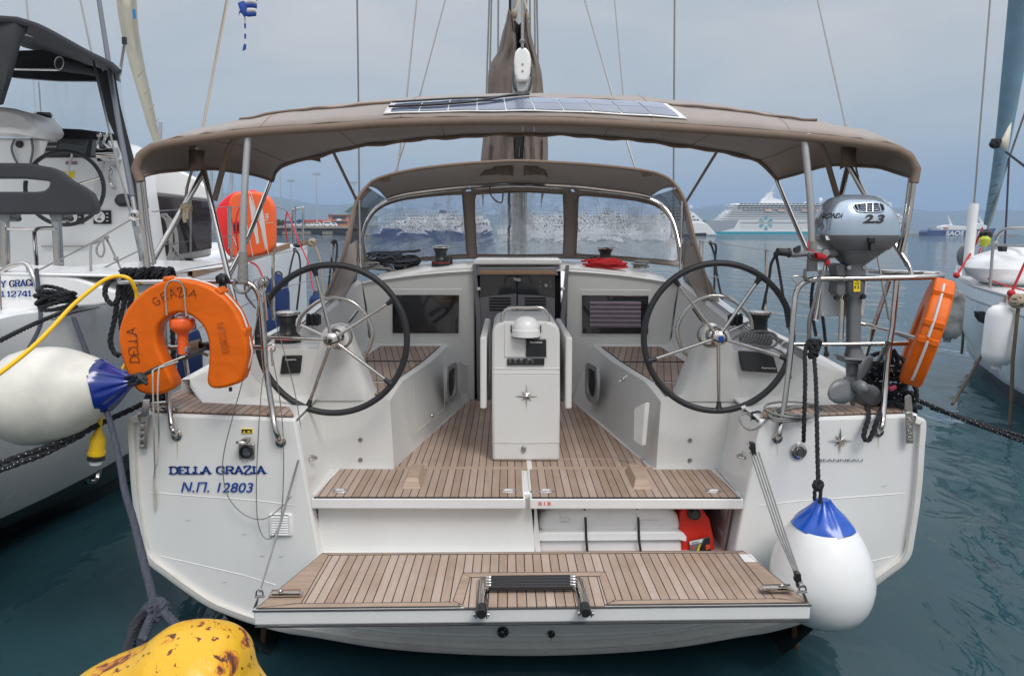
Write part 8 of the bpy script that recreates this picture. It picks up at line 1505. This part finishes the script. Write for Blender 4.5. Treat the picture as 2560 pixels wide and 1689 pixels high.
# black line loops on stanchions
for i, (x0, y0, pts) in enumerate([(737, 626, [(737, 626, 8), (728, 660, 7.9), (713, 740, 7.7)]), (740, 626, [(737, 624, 8), (748, 640, 8), (751, 690, 7.9), (742, 775, 7.8)]), (838, 604, [(836, 603, 7.6), (830, 640, 7.6), (820, 730, 7.5)]), (842, 604, [(832, 606, 7.6), (838, 600, 7.6), (843, 620, 7.6), (836, 680, 7.5)]), (1776, 607, [(1776, 607, 7.4), (1787, 640, 7.4), (1793, 690, 7.3), (1810, 770, 7.2)]), (1780, 607, [(1776, 607, 7.4), (1790, 615, 7.4), (1787, 660, 7.4), (1785, 760, 7.3)]), (1940, 640, [(1940, 637, 5.6), (1928, 660, 5.6), (1922, 700, 5.6), (1905, 780, 5.6)]), (1946, 640, [(1940, 635, 5.6), (1950, 690, 5.6), (1970, 820, 5.5)]), (2048, 720, [(2034, 700, 4.8), (2028, 760, 4.8), (2040, 840, 4.8)]), (2050, 720, [(2048, 725, 4.8), (2060, 820, 4.8), (2066, 885, 4.8)])]):
    labs = ['left leg of the black lanyard on the near catamaran side', 'right leg of the black lanyard hanging beside the near left stanchion', 'outer black lanyard at the left stanchion by the spray hood', 'inner black lanyard looped on the left stanchion by the spray hood', 'long black lanyard right of the spray hood', 'shorter black lanyard just right of the spray hood', 'black lanyard on the right stanchion left of the outboard grip', 'black lanyard passing the right wheel rim', 'black lanyard behind the bracket board', 'black lanyard ending in a knot below the bracket board']
    mb = MB(); q = cr(Ps(pts), 5); mb.tube(q, .011, 6); mb.ball(q[0], .022, 8, 6); mb.ball(q[-1], .02, 8, 6) if i in (9, 4) else None; tag(seat(mb.build('black_lanyard', ROPEB)), labs[i], 'lanyard')

# ================================================================== cream furled sail and far marina masts behind the left yacht
fs = thing('furled_headsail', P(396, 352, 15), 'cream furled headsail rising behind the catamaran at top left', 'furled sail')
q = Ps([(312, -60, 12), (322, 60, 12.5), (340, 150, 13.2), (360, 230, 13.8), (380, 310, 14.6), (394, 360, 15), (400, 420, 15.4)]); CRM = node_mat('cream_sailcloth', (.66, .62, .50), .8, var=.12, vscale=3, bump=.4, bscale=5, dist=.02)
mb = MB(); mb.tube(cr(q, 4), [.16-.0042*i for i in range(25)], 14); mb.build('sail_roll', CRM, fs)
mb = MB(); mb.grid([Ps([(306, -60, 11.9), (320, -60, 11.9)]), Ps([(305, 20, 11.9), (330, 30, 12)]), Ps([(306, 60, 12.2), (335, 80, 12.3)]), Ps([(313, 100, 12.5), (340, 120, 12.6)]), Ps([(334, 135, 12.9), (344, 150, 12.9)])]); mb.build('loose_leech', CRM, fs, sol=.01); NB_('blue_patch', [(330, 24), (337, 23), (340, 46), (333, 48)], 11.8, .01, node_mat('blue_patch', (.02, .18, .42), .6), 0, fs)
for y in (185, 230, 270, 305, 335): mb = MB(); x = 345+(y-185)*.32; mb.tube(Ps([(x, y+7, 13.2), (x+14, y-9, 13.25)]), .008, 5); mb.build('furling_turn', ROPET, fs)
for pts in ([(310, 105, 12.2), (300, 168, 12.2)], [(313, 108, 12.2), (301, 190, 12.2)]): mb = MB(); mb.tube(Ps(pts), .012, 6); mb.build('sheet', ROPEG, fs)
mb = MB(); mb.obox(P(311, 102, 12.1), (.07, 0, 0), (0, .05, 0), (0, 0, .12)); mb.build('sheet_block', BLK, fs, bevel=.01)
for i, (x, y0, y1, yy) in enumerate([(401, 306, 360, 60), (485, 328, 345, 70), (529, 405, 520, 80), (579, 410, 500, 75), (554, 450, 560, 90)]):
    t = thing('yacht_mast', P(x, y1, yy), ['grey mast top left of the bimini corner above the catamaran roof', 'short mast tip showing above the bimini left shoulder', 'pale distant mast left of the sleeved bimini leg', 'pale distant mast just right of the sleeved bimini leg', 'thin distant mast between the two pale masts'][i], 'mast', 'distant masts behind the catamaran'); mb = MB(); mb.tube(Ps([(x, y0, yy), (x+1, 575, yy)]), .13, 8); mb.build('mast_tube', FGRY, t)
    for d in (-1, 1): mb = MB(); mb.tube([P(x, y0+4, yy), P(x+d*22, 574, yy)], .03, 5); mb.build('shroud', FGRY, t)
    mb = MB(); mb.tube(Ps([(x-4, y0+12, yy), (x+5, y0+12, yy)]), .05, 5); mb.tube(Ps([(x-3, y0, yy), (x+5, y0+1, yy)]), .05, 5); mb.build('spreader', FGRY, t)
# ---- flag on its halyard
fg = thing('flag', P(612, 125, 6.5), 'tattered blue and white striped flag with a ragged trailing ribbon at the top edge', 'flag'); FB = node_mat('flag_blue', (.015, .06, .32), .8, var=.2, vscale=10); FWm = node_mat('flag_white', (.62, .60, .60), .8)
def fpt(u, v): return P(592+46*u, -30+v*66, 6.5)+Vector((0, .05*math.sin(u*7+v*2), .015*math.sin(u*9)-.05*u*v*.4))
for k in range(7): mb = MB(); mb.grid([[fpt(u/8, (k+t)/7) for u in range(9)] for t in (0, .5, 1.0)]); mb.build('stripe', FWm if k % 2 else FB, fg, sol=.002)
mb = MB(); mb.grid([Ps([(594, 8, 6.45), (610, 2, 6.45), (618, 20, 6.45)]), Ps([(598, 20, 6.45), (606, 26, 6.45), (614, 36, 6.45)]), Ps([(608, 40, 6.45), (611, 44, 6.45), (613, 48, 6.45)])]); mb.build('hanging_fold', FB, fg, sol=.002)
for k in range(6): a, b = 46+k*13, 46+(k+1)*13; mb = MB(); mb.tube(Ps([(612+.3*k, a, 6.5), (613, b, 6.5)]), [.009, .008], 6, flat=.4); mb.build('ribbon', FB if k % 2 else FWm, fg)
mb = MB(); mb.grid([Ps([(609, 112, 6.5), (613, 100, 6.5)]), Ps([(606, 126, 6.5), (614, 124, 6.5)]), Ps([(609, 128, 6.5), (613, 120, 6.5)])]); mb.build('ragged_end', FB, fg, sol=.002)

# ================================================================== yacht on the right
Q = thing('neighbour_yacht', P(2560, 1000, 9.5), 'white yacht on the right edge with pale blue furled sail and hanging fenders', 'yacht')
HB = node_mat('pale_blue_white_hull', (.62, .70, .76), .25, var=.06, vscale=1.2, coat=.3)
sta = [(12.9, (2393, 668), (2440, 905)), (12.4, (2394, 690), (2446, 925)), (11.6, (2425, 712), (2462, 948)), (10.8, (2470, 727), (2492, 985)), (9.9, (2530, 744), (2530, 1030)), (9.0, (2600, 762), (2590, 1085)), (7.5, (2760, 810), (2720, 1190))]
rows = []
for yy, g, wv in sta:
    a = P(g[0], g[1], yy); b = P(wv[0], wv[1], yy+0.3); b.z = WZ-.05; rows.append([a, a+Vector((-.01, 0, -.05))]+[a.lerp(b, t)+Vector((-.16*math.sin(math.pi*t), -.04, 0)) for t in (.2, .4, .6, .8)]+[b, b+Vector((.3, .2, -.5))])
dr = dens(rows, 5); mb = MB(); mb.grid([r[:6] for r in dr]); e = dr[0]; mb.grid([e[:6], [p+Vector((.12, .22, 0)) for p in e[:6]], [p+Vector((1.2, .2, 0)) for p in e[:6]], [p+Vector((3, -3, 0)) for p in e[:6]]]); mb.build('hull', HB, Q, angle=40)
mb = MB(); mb.grid([r[5:] for r in dr]); mb.build('antifouling', node_mat('blue_grey_bottom', (.03, .05, .065), .4), Q)
for t, rr_, mt in ((.13, .012, SMOKE), (.80, .03, node_mat('boot_stripe', (.10, .13, .18), .4))): mb = MB(); mb.tube([r[0].lerp(r[6], t)+Vector((-.16*math.sin(math.pi*t)-.012, -.05, 0)) for r in dr], rr_, 6); mb.build('hull_stripe', mt, Q)
gl2 = [r[0] for r in dr]; mb = MB(); mb.grid([gl2, [p+Vector((.5, .05, .03)) for p in gl2], [p+Vector((3.5, 0, .1)) for p in gl2]]); mb.poly([gl2[0], gl2[0]+Vector((.12, .22, 0)), gl2[0]+Vector((1.2, .2, .03)), gl2[0]+Vector((3, -3, .05))]); mb.build('deck', GELG, Q)
mb = MB(); mb.tube([p+Vector((0, 0, .012)) for p in gl2], .03, 8, flat=.7); mb.build('toe_rail', ALU, Q)
NB_('hull_port', [(2444, 778), (2462, 778), (2474, 790), (2472, 812), (2456, 806), (2446, 792)], 10.75, .1, GLS, .01, Q)
mb = MB(); mb.ball(P(2580, 670, 11.5), (1.0, .8, .35), 20, 10); mb.build('coachroof', GELG, Q); mb = MB(); mb.ball(P(2505, 648, 12), (.25, .3, .06), 12, 6); mb.ball(P(2483, 645, 12.2), (.12, .2, .05), 12, 6); mb.build('foredeck_hatch', GELG, Q)
mb = MB(); mb.tube(Ps([(2435, 509, 12), (2417, 690, 12)]), .075, 14); mb.build('stay_tube', FWH, Q); mb = MB(); mb.tube(Ps([(2480, -60, 12.5), (2435, 509, 12)]), .014, 6); mb.build('stay', WIRE, Q)
bs = Ps([(2562, -60, 11), (2545, 80, 11.2), (2529, 200, 11.4), (2515, 300, 11.6), (2500, 400, 11.8), (2482, 500, 12), (2468, 562, 12.1)]); BSL = node_mat('sky_blue_sail_cover', (.17, .29, .38), .75, var=.25, vscale=2.5, bump=.6, bscale=5, dist=.02)
fb = thing('blue_furled_sail', P(2466, 565, 12.1), 'pale blue furled headsail rising at the right edge', 'furled sail'); cb2 = cr(bs, 4); mb = MB(); mb.tube(cb2, [.19-.0056*i for i in range(len(cb2))], 14); mb.build('sail_roll', BSL, fb)
mb = MB(); mb.grid([Ps([(2529, 306, 11.3), (2520, 318, 11.3)]), Ps([(2524, 345, 11.3), (2504, 350, 11.3)]), Ps([(2519, 378, 11.3), (2500, 362, 11.3)])]); mb.build('clew_patch', CRM, fb, sol=.01)
for y in (412, 440, 462, 484, 505, 528): mb = MB(); x = 2497-(y-400)*.19; mb.tube(Ps([(x-8, y+5, 11.7), (x+9, y-1, 11.7)]), .007, 5); mb.build('furling_turn', ROPEN, fb)
mb = MB(); knot(mb, P(2489, 358, 11.3), .07, .025, 4, 3, False); mb.tube(Ps([(2515, 380, 11.3), (2580, 430, 10)]), .018, 6); mb.build('sheet_knot', ROPEB, fb); mb = MB(); mb.lathe([(.03, .16), (.09, .12), (.1, .04), (.06, 0)], P(2466, 575, 12), (0, 0, -1), 16); mb.build('furling_drum', BLK, fb)
mb = MB(); mb.lathe([(.04, 0), (.09, .05), (.07, .14), (.02, .18)], P(2463, 590, 11.9), (0, 0, -1), 12); tag(seat(mb.build('yellow_rope_wrap', node_mat('lime_rope', (.45, .50, .05), .7))), 'lime yellow rope wrap under the blue furled sail drum', 'rope')
for pts, m_ in (([(2570, 260, 11.5), (2521, 400, 11.8), (2464, 589, 12)], WIRE), ([(2523, 395, 11.5), (2516, 540, 11.5), (2508, 682, 11.5)], ROPEN)): mb = MB(); mb.tube(Ps(pts), .016, 6); mb.build('halyard', m_, Q)
for x, y0, y1, yy in ((2481, 601, 720, 11.0), (2414, 590, 710, 12.6), (2460, 600, 650, 12.6), (2499, 620, 650, 12.4)): mb = MB(); mb.tube(Ps([(x+2, y0, yy), (x-6, y1, yy)]), .022, 8); mb.build('lifeline_stanchion', CHR2, Q)
mb = MB(); mb.tube(cr(Ps([(2580, 570, 11), (2520, 571, 11.2), (2500, 582, 11.3), (2490, 602, 11.4), (2497, 611, 11.3), (2540, 614, 11), (2580, 615, 10.8)]), 4), .022, 8); mb.tube(Ps([(2450, 614, 12.4), (2580, 614, 10.9)]), .02, 8); mb.build('pulpit', CHR2, Q)
mb = MB(); mb.tube(Ps([(2480, 655, 12), (2580, 690, 11)]), .01, 5); mb.build('lifeline', WIRE, Q); NB_('rail_bag', [(2504, 615), (2519, 615), (2518, 629), (2505, 629)], 11, .1, BLK, .01, Q); mb = MB(); mb.obox(P(2511, 680, 11.2), (.12, 0, 0), (0, .1, 0), (0, 0, .10)); mb.build('deck_block', BLK, Q, bevel=.01)
mb = MB(); mb.tube(cr(Ps([(2452, 620, 12.2), (2441, 650, 12), (2430, 690, 11.9), (2440, 680, 11.8), (2490, 706, 11), (2570, 728, 10)]), 4), .012, 6); tag(seat(mb.build('red_line', RED)), 'red line trailing along the right yacht foredeck', 'rope')
mb = MB(); mb.tube(Ps([(2456, 570, 12.1), (2432, 625, 12), (2391, 690, 11.6)]), .018, 6); mb.ball(P(2391, 688, 11.5), .05, 8, 6); tag(seat(mb.build('red_fender_line', RED)), 'red line holding the grimy fender at the right yacht bow', 'rope')
mb = MB(); mb.ball(P(2410, 640, 12.7), (.12, .1, .2), 14, 10); tag(seat(mb.build('anchor_ball', MOTG)), 'dark round shape hung at the right yacht bow', 'anchor ball')
def cyl_fender(x, y0, y1, hw_, yy, lab, mat, tilt=0):
    t = thing('cylinder_fender', P(x, y1, yy), lab, 'fender', 'long fenders on the right yacht'); k2 = yy/1800; h = (y1-y0)*k2; r_ = hw_*k2; a = P(x-tilt, y1, yy); b = P(x+tilt, y0, yy); mb = MB(); mb.lathe([(0, 0), (r_*.3, .0), (r_*.3, h*.07), (r_*.65, h*.08), (r_*.95, h*.16), (r_, h*.24), (r_, h*.78), (r_*.9, h*.88), (r_*.6, h*.94), (r_*.28, h*.96), (r_*.24, h)], a, b-a, 28); mb.build('fender_body', mat, t); mb = MB(); mb.tube([b+Vector((0, 0, -.02)), b+Vector((.02, 0, .06))], .02, 6); mb.build('fender_eye', ROPET, t); return t
cyl_fender(2500, 752, 922, 36, 9.3, 'clean white long fender hung on a red line at the right edge', FWH, 10)
GRM = node_mat('grimy_fender', (.66, .68, .66), .5, col2=(.05, .045, .04), vscale=1.8); cyl_fender(2375, 715, 855, 30, 11.2, 'grimy white long fender behind the edge on orange lifebuoy', GRM, 8)
mb = MB(); mb.tube(Ps([(2570, 640, 9.2), (2527, 735, 9.2), (2522, 752, 9.2)]), .016, 6); mb.ball(P(2528, 733, 9.2), .05, 8, 6); tag(seat(mb.build('red_fender_line', RED)), 'red line holding the clean long fender at the right edge', 'rope')
mb = MB(); knot(mb, P(2545, 752, 9.1), .09, .025, 5, 7, False); tag(seat(mb.build('frayed_rope_knot', ROPET)), 'frayed tan rope knot above the clean long fender at the right edge', 'rope')
for pts, lab in (([(2546, 764, 9.1), (2532, 900, 9.0), (2525, 1080, 8.8)], 'thin brown rope dropping from the right yacht into the water'), ([(2456, 885, 11), (2400, 980, 9.8), (2381, 1010, 9.3)], 'brown slanting rope entering the water left of the right yacht'), ([(2409, 798, 12.5), (2407, 850, 12.4), (2404, 884, 12.4)], 'short brown rope dropping straight into the water beyond the right yacht bow')):
    mb = MB(); mb.tube(Ps(pts), .022, 6); tag(seat(mb.build('submerged_rope', node_mat('weedy_rope', (.12, .09, .055), .8, var=.4, vscale=20))), lab, 'rope')
